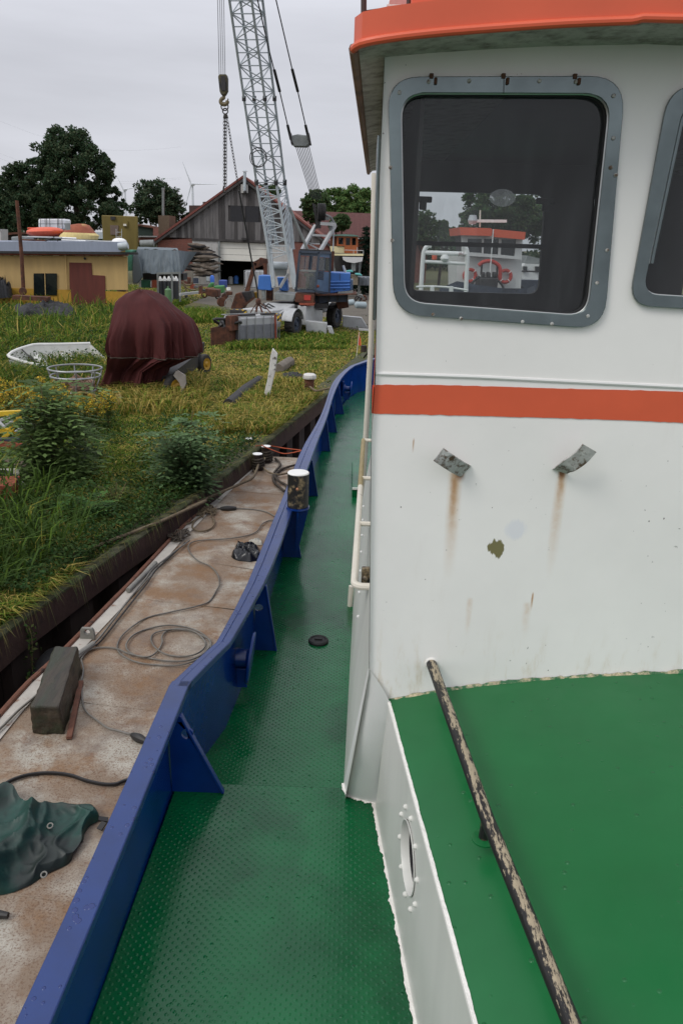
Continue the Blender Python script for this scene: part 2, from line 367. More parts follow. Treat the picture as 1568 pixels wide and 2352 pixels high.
for p in bow: rows.append([p-V((0, .0, .03)), p-V((0, .0, .7)), p-V((0, -.02, .7)), p-V((0, -.02, .03))])
bul = MB().grid(rows, True).build('bulwark', m_blue, tug)
r1 = MB().grid(railrows(0, 1, 0, rail_near, False), True); r1.build('rail_cap', m_cap, bul, bevel=.004)
MB().grid(railrows(.42, 1, 0, rail_mid), True).build('rail_cap', m_cap, bul, bevel=.004)
MB().grid(railrows(0, .40, -.006, rail_mid), True).build('rubbing_strake', m_cap, bul, bevel=.004)
hr = []
for Y in YS: hr.append([V((XO(Y)+.03, Y, zcap(Y)-.03)), V((XO(Y)+.05, Y, .6)), V((XO(Y)+.10, Y, -2.2))])
for p in bow: hr.append([p-V((0, .04, .03)), p-V((0, .1, .95)), p*1-V((0, .5, 3.7))])
MB().grid(hr).build('hull', m_blue, tug)
# --- decks
def deckmb(ys, z, xr, th=.12):
    m = MB(); L = [V((XF(y)+.0, y, z)) for y in ys]+[V((xr, ys[-1], z)), V((xr, ys[0], z))]
    return m.prism(L, (0, 0, -th))
deckmb([-1.5, .5, 1.82, 2.9, 2.955], ZD1, .45).build('aft_side_deck', m_green, tug, bevel=.006)
deckmb([2.97, 3.6, 4.46, 5.2, 6.08, 7.5, 8.6, 9.58, 10.63, 11.9, 13.2, 14.0, 14.5], ZD2, 2.9).build('side_deck', m_green, tug)
# --- brackets
def bracket(toe, top, zd, foot=None, hole=None, th=.014, fl=.03):
    t = P(*toe, zd); Y = t.y; zc = zcap(Y)-.036
    xi, xm = XI(Y)-.004, lerp(XO(Y), XI(Y), .5); xf = XF(Y)-.006
    xtop = min(max(xi, xm+.03), t.x)
    pts = [V((xtop, Y, zc)), V((t.x, Y, zd+.001)), V((xf, Y, zd+.001)), V((xm-.006, Y, zc))]
    hs = []
    if hole:
        h = Q(*hole, Y); hs = [[V((h.x+.026*math.cos(a), Y, h.z+.026*math.sin(a))) for a in [k*2*math.pi/14 for k in range(14)]]]
    o = MB().plate(pts, hs, (0, th, 0)).build('bulwark_bracket', m_blue, tug, bevel=.002)
    d = (pts[1]-pts[0]); e = V((.008, 0, 0))
    MB().hexa([q+V((dx, dy, 0)) for q in (pts[0], pts[1]) for dx in (.001, .014) for dy in (-fl/2+.007, fl/2+.007)]).build('flange', m_blue, o, bevel=.003)
    return o
bracket((508, 1822), (437, 1575), ZD1, hole=(430, 1686))
bracket((631, 1495), (612, 1331), ZD2, hole=c6(683, 1030))
bracket((688, 1281), (660, 1200), ZD2)
for a, b in [((727, 1140), (717, 1048)), ((756, 1037), (751, 965)), ((772, 994), (763, 918)), ((788, 952), (777, 882)), ((833, 897), (827, 832))]: bracket(a, b, ZD2)
# --- mooring post on the rail
bp_ = P(684, 1162, 1.475); rb = 24.5*bp_.y*1.04/FPX
ztop = Q(684, 1087, bp_.y).z
post = MB().lathe([(rb, 0), (rb, ztop-1.475), (rb*.97, ztop-1.475+.004)], (bp_.x, bp_.y, 1.475), n=28).build('mooring_post', m_black, tug)
MB().lathe([(rb*1.01, 0), (rb*1.01, .006), (rb*.95, .012), (rb*.3, .014)], (bp_.x, bp_.y, ztop), n=28).build('post_top', mat('white_top_paint', C(235, 235, 232), rough=.5, var=.04), post)
MB().lathe([(.012, 0), (.012, .02), (.004, .028)], (bp_.x-.0, bp_.y-rb, ztop-.105), axis=(0, -1, .1), n=10).build('bolt', mat('brass_bolt', C(170, 120, 90), rough=.4, metal=.6), post)
ped = MB().lathe([(rb*1.12, 0), (rb*1.12, .014)], (bp_.x, bp_.y, 1.459), n=28)
ped.prism([V((bp_.x-rb*1.05, bp_.y-.01, 1.459)), V((bp_.x+rb*1.05, bp_.y-.01, 1.459)), V((bp_.x+.0, bp_.y-.01, 1.06)), V((bp_.x-.12, bp_.y-.01, 1.06))], (0, .014, 0))
ped.prism([V((bp_.x, bp_.y-rb, 1.459)), V((bp_.x, bp_.y+rb, 1.459)), V((bp_.x-.02, bp_.y+.03, 1.1)), V((bp_.x-.02, bp_.y-.03, 1.1))], (.012, 0, 0))
ped.build('post_bracket', m_blue, tug)
# --- mooring drums (bitts) on the inside of the bulwark
def drum(px, sc=1.0):
    Y = P(*px[0], ZD2).y+px[1]; x0 = XF(Y)-.01; zc = 1.27
    o = MB().lathe([(.085*sc, 0), (.085*sc, .02), (.055*sc, .03), (.05*sc, .09), (.06*sc, .105)], (x0, Y, zc), axis=(1, 0, -.05), n=24)
    o.lathe([(.03, 0), (.145*sc, .004), (.15*sc, .012), (.145*sc, .022), (.05, .026)], (x0+.1, Y, zc), axis=(1, 0, -.12), n=24)
    o.box((x0-.01, Y, zc), (.03, .2*sc, .3*sc))
    o.box((x0+.05, Y, zc-.12), (.09, .05, .12))
    return o.build('mooring_bitt', m_blue, tug, bevel=.003)
drum(((560, 1625), .12)); drum((c4(1290, 720), -.25), .8)
# --- round screw plug in the deck and a stub step
dp = P(731, 1474, ZD2)
dk = MB().lathe([(.066, 0), (.066, .012), (.06, .02), (.05, .022), (.045, .016), (.02, .016)], dp, n=28).build('deck_plug', m_rubber, tug)
MB().box(dp+V((0, 0, .021)), (.05, .014, .008)).build('plug_grip', m_rubber, dk, bevel=.003)
sp = P(*c4(1365, 1345), ZD2+.10)
MB().box((sp.x+.12, sp.y+.5, ZD2+.05), (.28, 1.0, .1)).build('deck_step', m_green, tug, bevel=.006)
MB().bar(V((sp.x-.02, sp.y-.004, ZD2+.092)), V((sp.x+.26, sp.y-.004, ZD2+.092)), .012, .02).build('step_edge', m_ragged, tug)
# --- deckhouse under the photographer: side wall with a porthole, green top
DX = lambda Y: .205+(2.6-Y)*.1038
ZT = 1.85
dn = V((1, .1038, 0)).normalized(); dt = V((-.1038, 1, 0)).normalized()
pc = PL(938, 1965, V((.205, 2.6, 0)), dn)
pc.z = min(max(pc.z, 1.43), 1.6)
pc = V((DX(pc.y), pc.y, pc.z))
circ = lambda r, n, off=0.: [pc+dt*(r*math.cos(k*2*math.pi/n))+V((0, 0, r*math.sin(k*2*math.pi/n)))+dn*off for k in range(n)]
wallp = [V((DX(2.62), 2.62, ZT-.003)), V((DX(-1.5), -1.5, ZT-.003)), V((DX(-1.5)+.012, -1.5, ZD1-.1)), V((DX(2.85)+.012, 2.85, ZD1-.1))]
dh = MB().plate(wallp, [circ(.118, 28)], dn*.012).build('deckhouse_side', m_whitegrey, tug)
ph = MB(); ph.grid([circ(.119, 28, -.004), circ(.116, 28, -.006), circ(.113, 28, .002), circ(.110, 28, .024)], True)
pho = ph.build('porthole', m_whitegrey, tug)
MB().poly(circ(.111, 28, .06)).build('pane', mat('porthole_dark', C(20, 21, 22), rough=.35, var=.2), pho)
MB().grid([circ(.111, 28, .022), circ(.104, 28, .026), circ(.104, 28, .058)], True).build('seal', m_rubber, pho)
for k in range(10):
    a = (k+.5)*2*math.pi/10; q = pc+dt*(.155*math.cos(a))+V((0, 0, .155*math.sin(a)))
    MB().lathe([(.009, -.002), (.009, .004), (.006, .009), (.001, .011)], q, axis=-dn, n=10).build('bolt', m_whitegrey, pho)
# cambered green top
wp0 = V((.2, 2.62, 0)); wn_ = V((.03, 1, 0)).normalized()
def W(x, y, off=0.0): return PL(x, y, wp0-wn_*off, wn_)
dl = [W(892, 1612), W(1000, 1592), W(1120, 1576), W(1230, 1565), W(1330, 1558), W(1450, 1552), W(1568, 1548)]
cam_tab = [(p.x-.0, p.z) for p in dl]
zr = cam_tab[-1][1]; cam_tab += [(1.75, zr+.005), (2.1, zr-.02), (2.6, zr-.1)]
def ztopd(s): return interp(s, cam_tab)
rows = []
for i in range(13):
    Y = lerp(2.64, -1.5, i/12); x0 = DX(Y); row = []
    for k in range(25):
        s = k/24; X = lerp(x0, 2.6, s*s*.5+s*.5); xs = lerp(dl[0].x, 2.6, (X-x0)/(2.6-x0)); row.append(V((X, Y, ztopd(xs)-(dl[0].z-ZT))))
    rows.append(row)
top = MB().grid(rows).build('deckhouse_top', m_gtop, tug)
# ragged white paint edges (thick brush lines)
def ragged(path, w, z0, seed, amp=.6):
    rnd = random.Random(seed); m = MB(); rows = []
    n = 420
    for i in range(n+1):
        t = i/n; p, side = path(t); a = w*max(.15, .8+amp*.35*(rnd.random()-.5)+amp*.9*noise.noise(V((t*13, seed, 0)))+amp*.8*noise.noise(V((t*47, seed, 2)))+amp*.5*noise.noise(V((t*160, seed, 5))))
        b = w*.25
        rows.append([p-side*b+V((0, 0, z0)), p+side*a+V((0, 0, z0))])
    return m.grid(rows)
def edge_bot(t):
    Y = lerp(2.85, -.5, t); return V((DX(Y)+.014, Y, ZD1)), V((-1, -.1, 0))
ragged(edge_bot, .019, .003, 3, .5).build('paint_edge', m_ragged, dh)
def edge_top(t):
    Y = lerp(2.6, -.5, t); return V((DX(Y)-.002, Y, ZT)), V((1, .1, 0))
ragged(edge_top, .010, .004, 5, .22).build('paint_edge', m_ragged, top)
MB().tube([V((DX(Y)+.002, Y, ZT-.006)) for Y in (2.6, 1.5, 0, -1.5)], .007, 8).build('edge_bead', m_whitegrey, top)
# fairing that blends wheelhouse corner into deckhouse
A = W(848, 1540); B = V((DX(2.6), 2.61, ZT))
tp = [A+V((-.006, -.012, .02)), lerp(A, B, .33)+V((.004, -.016, .012)), lerp(A, B, .7)+V((.006, -.018, .01)), B+V((.004, -.024, .006))]
bt = [P(789, 1800, ZD1), P(797, 1824, ZD1), P(822, 1836, ZD1), P(864, 1846, ZD1)]
tp, bt = spline(tp, 4), spline(bt, 4)
rows = []
for i in range(9):
    t = i/8; rows.append([lerp(a, b, t)+V((-.012, -.012, 0))*math.sin(math.pi*t)*math.sin(math.pi*k/12)*1.6 for k, (a, b) in enumerate(zip(tp, bt))])
MB().grid(rows).build('corner_fairing', m_white, tug, smooth=60)
def edge_f(t):
    f = t*(len(bt)-1); i = min(int(f), len(bt)-2); p = lerp(bt[i], bt[i+1], f-i); d = bt[i+1]-bt[i]; return p, V((d.y, -d.x, 0)).normalized()
ragged(edge_f, .014, .004, 9).build('paint_edge', m_ragged, tug)
# --- wheelhouse aft wall
def wall_material():
    m = mat('wheelhouse_wall_paint', C(240, 238, 233), rough=.34, var=.045, scale=1.6, bump=.16, bscale=4, spec=.5)
    n, l = nodes_of(m); b = n['Principled BSDF']; t = n['Texture Coordinate']
    sp = n.new('ShaderNodeSeparateXYZ'); l.new(t.outputs['Object'], sp.inputs[0]); o0 = wloc(tug)
    def math_(op, a, bb=None, c=None):
        x = n.new('ShaderNodeMath'); x.operation = op; x.use_clamp = False
        for i, q in enumerate((a, bb, c)):
            if q is None: continue
            if isinstance(q, (int, float)): x.inputs[i].default_value = q
            else: l.new(q, x.inputs[i])
        return x.outputs[0]
    def rng(src, a, bb, c=0., d=1., smooth=True):
        x = n.new('ShaderNodeMapRange'); x.interpolation_type = 'SMOOTHSTEP' if smooth else 'LINEAR'; l.new(src, x.inputs[0])
        for i, v in enumerate((a, bb, c, d)): x.inputs[i+1].default_value = v
        return x.outputs[0]
    def nz(sc, zs=1., det=6, rg=.65):
        mp = n.new('ShaderNodeMapping'); mp.inputs['Scale'].default_value = (1, 1, zs); l.new(t.outputs['Object'], mp.inputs[0])
        x = n.new('ShaderNodeTexNoise'); x.inputs['Scale'].default_value = sc; x.inputs['Detail'].default_value = det; x.inputs['Roughness'].default_value = rg; l.new(mp.outputs[0], x.inputs['Vector']); return x.outputs[0]
    n1, n2, n3 = nz(9, .12), nz(40), nz(22, .25)
    out = b.inputs['Base Color'].links[0].from_socket
    def lay(mask, col):
        nonlocal out
        x = n.new('ShaderNodeMix'); x.data_type = 'RGBA'; l.new(mask, x.inputs[0]); l.new(out, x.inputs[6]); x.inputs[7].default_value = (*col, 1); out = x.outputs[2]
    def streak(px, wpx, length, strength, col):
        p = W(*px)-o0; k = .00151
        dx = math_('ABSOLUTE', math_('SUBTRACT', sp.outputs[0], math_('MULTIPLY_ADD', n1, .03, p.x-.015)))
        a = rng(dx, 0, wpx*k, 1, 0); z1 = rng(sp.outputs[2], p.z-length*k, p.z, 0, 1); z2 = rng(sp.outputs[2], p.z, p.z+12*k, 1, 0)
        mk = math_('MULTIPLY', math_('MULTIPLY', math_('MULTIPLY', a, z1), z2), math_('MULTIPLY_ADD', n2, 1.1, strength-.55))
        lay(rng(mk, 0.02, .9, 0, 1, False), col)
    rc, rl = C(186, 146, 108), C(214, 190, 164)
    streak((1048, 1092), 22, 300, .95, rl); streak((1046, 1092), 12, 150, .85, rc); streak((1058, 1088), 16, 26, 1.1, C(140, 92, 58))
    streak((1290, 1087), 18, 300, .75, rl); streak((1290, 1087), 9, 90, .75, rc); streak((1288, 1085), 12, 22, 1.1, C(140, 92, 58))
    streak((1222, 1368), 4, 46, 1.1, rc); streak((1080, 1380), 12, 120, .42, rl); streak((1210, 1390), 14, 110, .4, rl)
    streak((948, 1015), 3, 30, 1., rc)
    for px, rr, col, st, edge in ((W(1143, 1257), 22, C(112, 105, 58), 1.6, 1.0), (W(1183, 1218), 20, C(200, 208, 226), .6, .5)):
        p = px-o0; k = .00151
        dx = math_('SUBTRACT', sp.outputs[0], p.x); dz = math_('SUBTRACT', sp.outputs[2], p.z)
        d = math_('SQRT', math_('ADD', math_('MULTIPLY', dx, dx), math_('MULTIPLY', dz, dz)))
        d = math_('ADD', d, math_('MULTIPLY_ADD', n3, .12*edge, -.06*edge))
        lay(rng(d, rr*k*.93, rr*k*1.12 if edge > .9 else rr*k*1.6, st*.55 if edge < .9 else .95, 0), col)
    # grime and chips along the foot of the wall, fine black chips elsewhere
    foot = rng(sp.outputs[2], 1.9-o0.z, 2.25-o0.z, 1, 0)
    lay(math_('MULTIPLY', foot, rng(n3, .5, .75, 0, .55)), C(196, 176, 136))
    ch = nz(60, 1, 2, .5); lay(math_('MULTIPLY', rng(ch, .735, .75, 0, 1), rng(nz(2.5), .48, .62, 0, .8)), C(70, 58, 48))
    lay(rng(nz(5, .12), .6, .8, 0, .25), C(196, 180, 160))
    l.new(out, b.inputs['Base Color'])
    return m
m_wall = wall_material()
leftpx = [(848, 1540), (850, 1300), (853, 1000), (862, 880), (866, 640), (872, 400), (880, 210), (884, 110)]
left = [W(*p) for p in leftpx]
WT = 4.16
XR = 2.5
wy = lambda X: 2.62-.03*(X-.2)
outl = left+[V((left[-1].x, wy(left[-1].x), WT)), V((XR, wy(XR), WT)), V((XR, wy(XR), ztopd(2.5)-.05))]
outl += [V((x, wy(x), z-.01)) for x, z in reversed(cam_tab) if x < XR-.02]
w1o = rquad([cw(212, 356), cw(1300, 352), cw(1200, 1512), cw(238, 1442)], [75, 85, 70, 70], 7)
w1i = rquad([cw(272, 429), cw(1234, 433), cw(1125, 1452), cw(288, 1388)], [60, 66, 48, 48], 7)
w2o = rquad([cw(1500, 392), cw(2300, 392), cw(2150, 1450), cw(1312, 1402)], [70, 60, 60, 55], 7)
w2i = rquad([cw(1566, 462), cw(2250, 462), cw(2100, 1395), cw(1374, 1350)], [55, 50, 50, 42], 7)
awall = MB().plate(outl, [[W(*p) for p in w1i], [W(*p) for p in w2i]], wn_*.05).build('wheelhouse_aft_wall', m_wall, tug)
def ring(o_, i_, th, name, m, par, bev=.002):
    return MB().plate([W(*p, off=.001) for p in o_], [[W(*p, off=.001) for p in i_]], -wn_*th).build(name, m, par, bevel=bev)
def winframe(o_, i_, pos):
    f = ring(o_, i_, .014, 'window_frame', m_alu, tug)
    MB().tube([W(*p, off=.012) for p in i_], .003, 6, closed=True).build('glazing_bead', m_bead, f)
    MB().poly([W(*p)+wn_*.022 for p in i_]).build('pane', m_pane, f)
    MB().plate([W(*p)+wn_*.006 for p in i_], [[W(*((np.array(p)-np.mean(i_, axis=0))*.985+np.mean(i_, axis=0)))+wn_*.006 for p in i_]], wn_*.03).build('seal', m_rubber, f)
    return f
f1 = winframe(w1o, w1i, 0); f2 = winframe(w2o, w2i, 1)
for u, v in ((400, 375), (586, 372), (908, 372), (1075, 375), (1248, 440), (1247, 635), (1235, 770), (1258, 805), (1218, 1150), (1172, 1300), (1130, 1452), (965, 1488), (830, 1478), (548, 1463), (420, 1445), (225, 770), (233, 1105), (266, 425)):
    MB().lathe([(.006, 0), (.006, .003), (.003, .005)], W(*cw(u, v), off=.016), axis=-wn_, n=8).build('screw', m_hook, f1)
for u, v in ((412, 350), (742, 350), (1070, 352)):
    MB().box(W(*cw(u, v), off=.012), (.012, .016, .014)).box(W(*cw(u+20, v+22), off=.02), (.009, .01, .018)).build('rusty_clip', mat('rust_dark', C(84, 54, 36), rough=.8, var=.3, scale=30, bump=.5), f1, bevel=.002)
MB().bar(W(*cw(745, 362), off=.0158), W(*cw(744, 427), off=.0158), .0015, .002).build('frame_joint', m_rubber, f1)
# sash of the half-open right-hand window
sash = [cw(1566, 500), cw(1545, 545), cw(1412, 1170), cw(1405, 1210)]
MB().tube([W(*p, off=-.004) for p in sash], .008, 8).build('sash', m_bead, f2)
MB().tube([W(*((np.array(p)+(9, 0)))) for p in sash], .006, 8).build('sash', m_alu, f2)
# orange stripe, knuckle bead
st_t = [(855, 884), (1000, 884), (1150, 888), (1300, 893), (1450, 896), (1600, 901), (1800, 907), (1960, 912)]
st_b = [(853, 950), (1000, 953), (1150, 957), (1300, 961), (1450, 966), (1600, 973), (1800, 980), (1960, 986)]
rows = [[], []]
for (x, y), (xb, yb) in zip(st_t, st_b):
    for k in range(8): pass
def fine(L, seed):
    out = []
    for (a, b), (c, d) in zip(L, L[1:]):
        for k in range(14): t = k/14; x = a+(c-a)*t; out.append((x, b+(d-b)*t+noise.noise(V((x*.05, seed, 0)))*1.6+noise.noise(V((x*.3, seed, 4)))*.5))
    return out
rt, rbm = fine(st_t, 1.), fine(st_b, 7.)
sA, sB = [W(*p, off=.0025) for p in rt], [W(*p, off=.0025) for p in rbm]
for L_ in (sA, sB): L_.append(V((XR-.001, wy(XR)-.0025, L_[-1].z-.01)))
MB().grid([sA, sB]).build('stripe', m_orange, awall)
zs0, zs1 = sA[0].z, sB[0].z
lx = lambda z: interp(z, sorted([(q.z, q.x) for q in left]))
MB().grid([[V((lx(z)+.036*(Y-2.62)-.005, Y, z)) for Y in (2.604, 3.4, 4.6, 5.8, 6.6)] for z in (zs0, zs1)]).build('side_stripe', m_orange, tug)
kn = [(863, 858), (1100, 866), (1300, 876), (1568, 889), (1960, 906)]
MB().tube([W(*p, off=-.001) for p in kn], .007, 8).build('knuckle_bead', m_white, awall)
# weld seam with ragged paint at foot of the wall
rows = []
rnd = random.Random(4)
for i in range(160):
    X = lerp(dl[0].x+.005, 2.4, i/159); z = ztopd(X); h = .012+.012*abs(noise.noise(V((X*9, 2, 1))))+.008*rnd.random(); rows.append([V((X, wy(X)-.020, z+.003)), V((X, wy(X)-.014, z+.006+h*.4)), V((X, wy(X)-.003, z+h))])
MB().grid(rows).build('weld_seam', mat('seam_dirty_paint', C(40, 96, 58), rough=.6, var=.2, scale=30, rust=.5, rustcol=C(196, 184, 150), rscale=22), awall)
# bent flat hooks
def hook(pts, nm):
    pp = spline([W(*p, off=o_) for p, o_ in pts], 5); m = MB(); rows = []
    for i, p in enumerate(pp):
        d = (pp[min(i+1, len(pp)-1)]-pp[max(i-1, 0)]).normalized(); s_ = d.cross(wn_).normalized()*.027
        rows.append([p-s_, p+s_, p+s_-wn_*.009, p-s_-wn_*.009])
    m.grid(rows, True); m.poly(rows[0]); m.poly(rows[-1])
    o = m.build('wall_hook', m_hook, tug, bevel=.003); return o
hook([((1068, 1082), 0.0), ((1050, 1072), .045), ((1025, 1056), .075), ((1006, 1043), .082)], 0)
hook([((1284, 1082), 0.0), ((1300, 1072), .045), ((1330, 1052), .07), ((1352, 1028), .085)], 1)
# --- side wall of the wheelhouse
def side_rows():
    rows = []
    for Y in (2.62, 3.0, 3.6, 4.4, 5.2, 6.0, 6.6):
        dx = .036*(Y-2.62); xf = .05+.0255*(max(Y, 2.96)-2.96)
        Yq = Y if Y > 2.63 else 2.606
        rows.append([V((left[-1].x+dx-.002, Yq, WT))]+[V((q.x+dx-.002, Yq, q.z)) for q in reversed(left)]+[V((lerp(A.x+dx, xf, .5)-.006, Y+.1, 1.5)), V((xf, max(Y, 2.96)+.0, ZD2-.02))])
    return rows
sw = MB().grid(side_rows()).build('wheelhouse_side_wall', m_whitegrey, tug)
for i in range(7):
    Y = 3.9+i*.32; MB().lathe([(.01, 0), (.01, .006), (.004, .011)], V((.085+.03*(Y-2.9), Y, 1.56)), axis=(-1, 0, .1), n=8).build('rivet', m_white, sw)
for y0, y1 in ((3.15, 4.15), (4.5, 5.5)):
    def sq(i, j, o_): 
        Y, z = (y0, y1)[i], (3.22, 3.88)[j]; return V((lx(z)+.036*(Y-2.62)-.004-o_, Y, z))
    def rr4(ins, o_): 
        c = [sq(0, 0, o_)+V((0, ins, ins)), sq(1, 0, o_)+V((0, -ins, ins)), sq(1, 1, o_)+V((0, -ins, -ins)), sq(0, 1, o_)+V((0, ins, -ins))]; return c
    fo_ = MB().plate(rr4(0, .001), [rr4(.05, .001)], (-.012, 0, 0)).build('side_window_frame', m_alu, tug, bevel=.004)
    MB().poly(rr4(.05, .004)).build('pane', mat('dark_window', C(24, 30, 30), rough=.1, var=.2), fo_)
# interior, front wall with its windows
m_in = m_darkwood
FYv = 5.9
fo = [V((.22, FYv, 1.3)), V((2.4, FYv, 1.3)), V((2.4, FYv, WT)), V((.22, FYv, WT))]
fw1 = rquad([cw(345, 878), cw(936, 893), cw(905, 1352), cw(329, 1336)], [10, 26, 26, 12], 5)
fw2 = rquad([cw(1162, 905), cw(1330, 905), cw(1270, 1312), cw(1126, 1302)], [6, 10, 10, 6], 3)
fwall = MB().plate(fo, [[Q(*p, FYv) for p in fw1], [Q(*p, FYv) for p in fw2]], (0, .05, 0)).build('wheelhouse_front_wall', m_in, tug)
for fw in (fw1, fw2): MB().poly([Q(*p, FYv+.03) for p in fw]).build('pane', m_pane2, fwall)
MB().bar(Q(*cw(333, 1116), FYv-.02), Q(*cw(938, 1134), FYv-.02), .03, .03).build('window_bar', m_rubber, fwall)
MB().poly([W(*cw(743+60*math.cos(a), 907+41*math.sin(a)))+wn_*.0205 for a in [k*2*math.pi/36 for k in range(36)]]).build('pale_ellipse', glass('pale_ellipse_film', (.8, .8, .8), dirt=.42), f1)  # pale grey translucent ellipse set just outside the pane
for u, v in ((352, 930), (915, 938)): MB().box(Q(*cw(u+20, v-14), FYv-.04), (.13, .03, .04)).box(Q(*cw(u+22, v+6), FYv-.04), (.05, .03, .08)).build('window_latch', m_rubber, fwall, bevel=.008)
MB().box((1.3, 4.3, 1.88), (2.0, 3.2, .04)).build('cabin_floor', m_in, tug)
MB().box((1.32, 4.3, 4.08), (2.2, 3.3, .03)).build('cabin_ceiling', m_in, tug)
MB().hexa([V((x, y, z)) for x, y in ((.2, 2.72), (.215, 2.72), (.32, 5.88), (.335, 5.88)) for z in (1.9, 4.06)]).build('cabin_lining', m_in, tug)
MB().box((2.42, 4.2, 3.0), (.05, 3.2, 2.3)).build('wheelhouse_starboard_wall', m_white, tug)
MB().box((1.9, 5.3, 2.35), (.9, .6, .9)).box((1.9, 5.05, 2.85), (.8, .1, .12)).build('helm_console', m_in, tug, bevel=.02)
# --- roof
rf = [Q(812, 112, 2.46), Q(830, 100, 2.42), Q(890, 88, 2.40), Q(1000, 75, 2.385), Q(1150, 63, 2.37), Q(1300, 53, 2.355), Q(1450, 47, 2.34), Q(1568, 43, 2.33)]
last = rf[-1]; rf += [V((1.8, 2.32, last.z-.01)), V((2.3, 2.33, last.z-.06)), V((2.55, 2.40, last.z-.1))]
fe = P(846, 397, rf[0].z+.0)
rf_l = [V((fe.x, fe.y, rf[0].z)), lerp(V((fe.x, fe.y, rf[0].z)), rf[0], .5)]
# soffit
back = [V((p.x, fe.y, p.z)) for p in rf]
rows = [[V((lerp(fe.x, p.x, 1) if i else fe.x, fe.y, p.z)) for i, p in enumerate(rf)]]
n_ = 6; rows = []
for k in range(n_+1):
    t = k/n_; rows.append([V((lerp(p.x, p.x+(fe.x-rf[0].x)*(1 if i < 2 else .5), t), lerp(p.y, fe.y, t), p.z)) for i, p in enumerate(rf)])
soff = MB().grid(rows).grid([[q+V((0, 0, .02)) for q in r] for r in rows]).build('roof_soffit', m_soffit, tug)
edge = [r[0] for r in reversed(rows)]+rf[1:]
MB().grid([[p+V((0, 0, .0)) for p in edge], [p+V((0, 0, .075)) for p in edge]]).build('roof_fascia', m_orange, tug)
MB().tube(spline(edge[len(rows)-1:], 3), .011, 10).build('roof_lip', m_orange, tug)
MB().tube(edge[:len(rows)], .014, 8).build('roof_side_lip', mat('brown_stained_edge', C(120, 88, 70), rough=.6, var=.25, rust=.4, rustcol=C(70, 45, 32)), tug)
rt_ = [p+V((0, 0, .075)) for p in edge]
MB().poly(rt_+[V((2.55, fe.y, 4.15))]).build('roof_top', m_orange, tug)
# higher orange coaming on the roof, with a pipe guard at its port end
b0 = Q(943, 40, 2.44); b1 = Q(1568, 20, 2.35)
MB().grid([[V((b0.x, 4.6, b0.z)), b0, lerp(b0, b1, .5)+V((0, -.01, .03)), b1+V((0, 0, .02)), V((2.4, 2.4, b1.z))], [V((b0.x, 4.6, b0.z+.5)), b0+V((0, .02, .5)), lerp(b0, b1, .5)+V((0, .01, .5)), b1+V((0, .02, .5)), V((2.4, 2.42, b1.z+.5))]]).build('roof_coaming', m_orange, tug)
g = [Q(835, 60, 2.5), Q(835, -60, 2.5)]
for gg in (g, [Q(938, 40, 2.5), Q(942, -60, 2.5)]): MB().tube(gg, .008, 8).build('guard_post', mat('brown_black_post', C(66, 44, 38), rough=.5, var=.25), tug)
MB().bar(Q(832, 48, 2.5), Q(940, 32, 2.5), .02, .016).build('guard_bar', m_orange, tug)
MB().bar(Q(834, 36, 2.52), Q(940, 20, 2.52), .02, .02).build('guard_plate', m_black, tug)
# --- pipes on the port side
pf = P(829, 1196, ZD2); Yp = pf.y
MB().tube([pf, Q(852, 784, Yp), Q(860, 398, Yp)], .026, 10).build('roof_post', m_cream, tug)
def rail_at(x, y): return P(x, y, 1.9)
hn, hf = rail_at(*crop(1250, 1500, 2.94)(135, 1900)), rail_at(*crop(1250, 1500, 2.94)(235, 330))
wx = lambda Y: .135+.036*(Y-2.62)
rr_ = .0185
h1, h2 = lerp(hn, hf, .26), lerp(hn, hf, .55)
sr = MB().tube(spline([V((wx(hn.y), hn.y, 1.9)), hn+V((.03, -.0, 0)), hn+V((.004, .03, 0)), lerp(hn, hf, .03), lerp(hn, hf, .08)], 4), rr_, 10)
sr.tube([lerp(hn, hf, .08), lerp(hn, hf, .4)], rr_, 10)
hro = sr.build('side_handrail', m_cream, tug)
MB().tube([lerp(hn, hf, .55), lerp(hn, hf, .98), hf], rr_*1.01, 10).build('primed_length', m_olivepipe, hro)
MB().tube([lerp(hn, hf, .4), lerp(hn, hf, .55)], rr_, 10).build('painted_length', m_cream, hro)
for t in (.30, .62, 1.0):
    p = lerp(hn, hf, t); MB().tube([p, V((wx(p.y)+.02, p.y, 1.9))], rr_*.85, 8).build('standoff', m_cream, hro)
pp = P(803, 1392, ZD2); MB().tube([pp, pp+V((.005, 0, .16))], .018, 8).build('handrail_foot', m_cream, hro)
MB().box((wx(3.62)-.035, 3.62, 1.93), (.05, .03, .09)).lathe([(.013, 0), (.013, .03)], (wx(3.62)-.04, 3.6, 1.93), axis=(0, -1, 0), n=10).build('side_lamp', m_black, tug, bevel=.006)
# --- low grab rail on the deckhouse top
ga = W(990, 1524, off=0.0)
zg = ga.z
gpts = [ga+V((0, .01, 0)), P(1118, 1880, zg), P(1312, 2352, zg+.005), P(1420, 2640, zg+.005), V((P(1420, 2640, zg).x+.08, .2, zg))]
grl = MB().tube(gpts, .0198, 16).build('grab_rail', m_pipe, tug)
MB().lathe([(.025, 0), (.025, .008), (.021, .012)], ga+V((0, .006, 0)), axis=-wn_, n=16).build('rail_flange', m_ragged, grl)
sb = P(1110, 1926, ztopd(.6)-(dl[0].z-ZT)); sb2 = P(1118, 1880, zg)
MB().tube([sb-V((0, 0, .01)), V((sb2.x, sb2.y, zg))], .0155, 10).build('rail_stanchion', m_black, grl)
MB().lathe([(.034, -.003), (.034, .002), (.02, .005)], sb, n=20).build('stanchion_weld', m_gtop, grl)
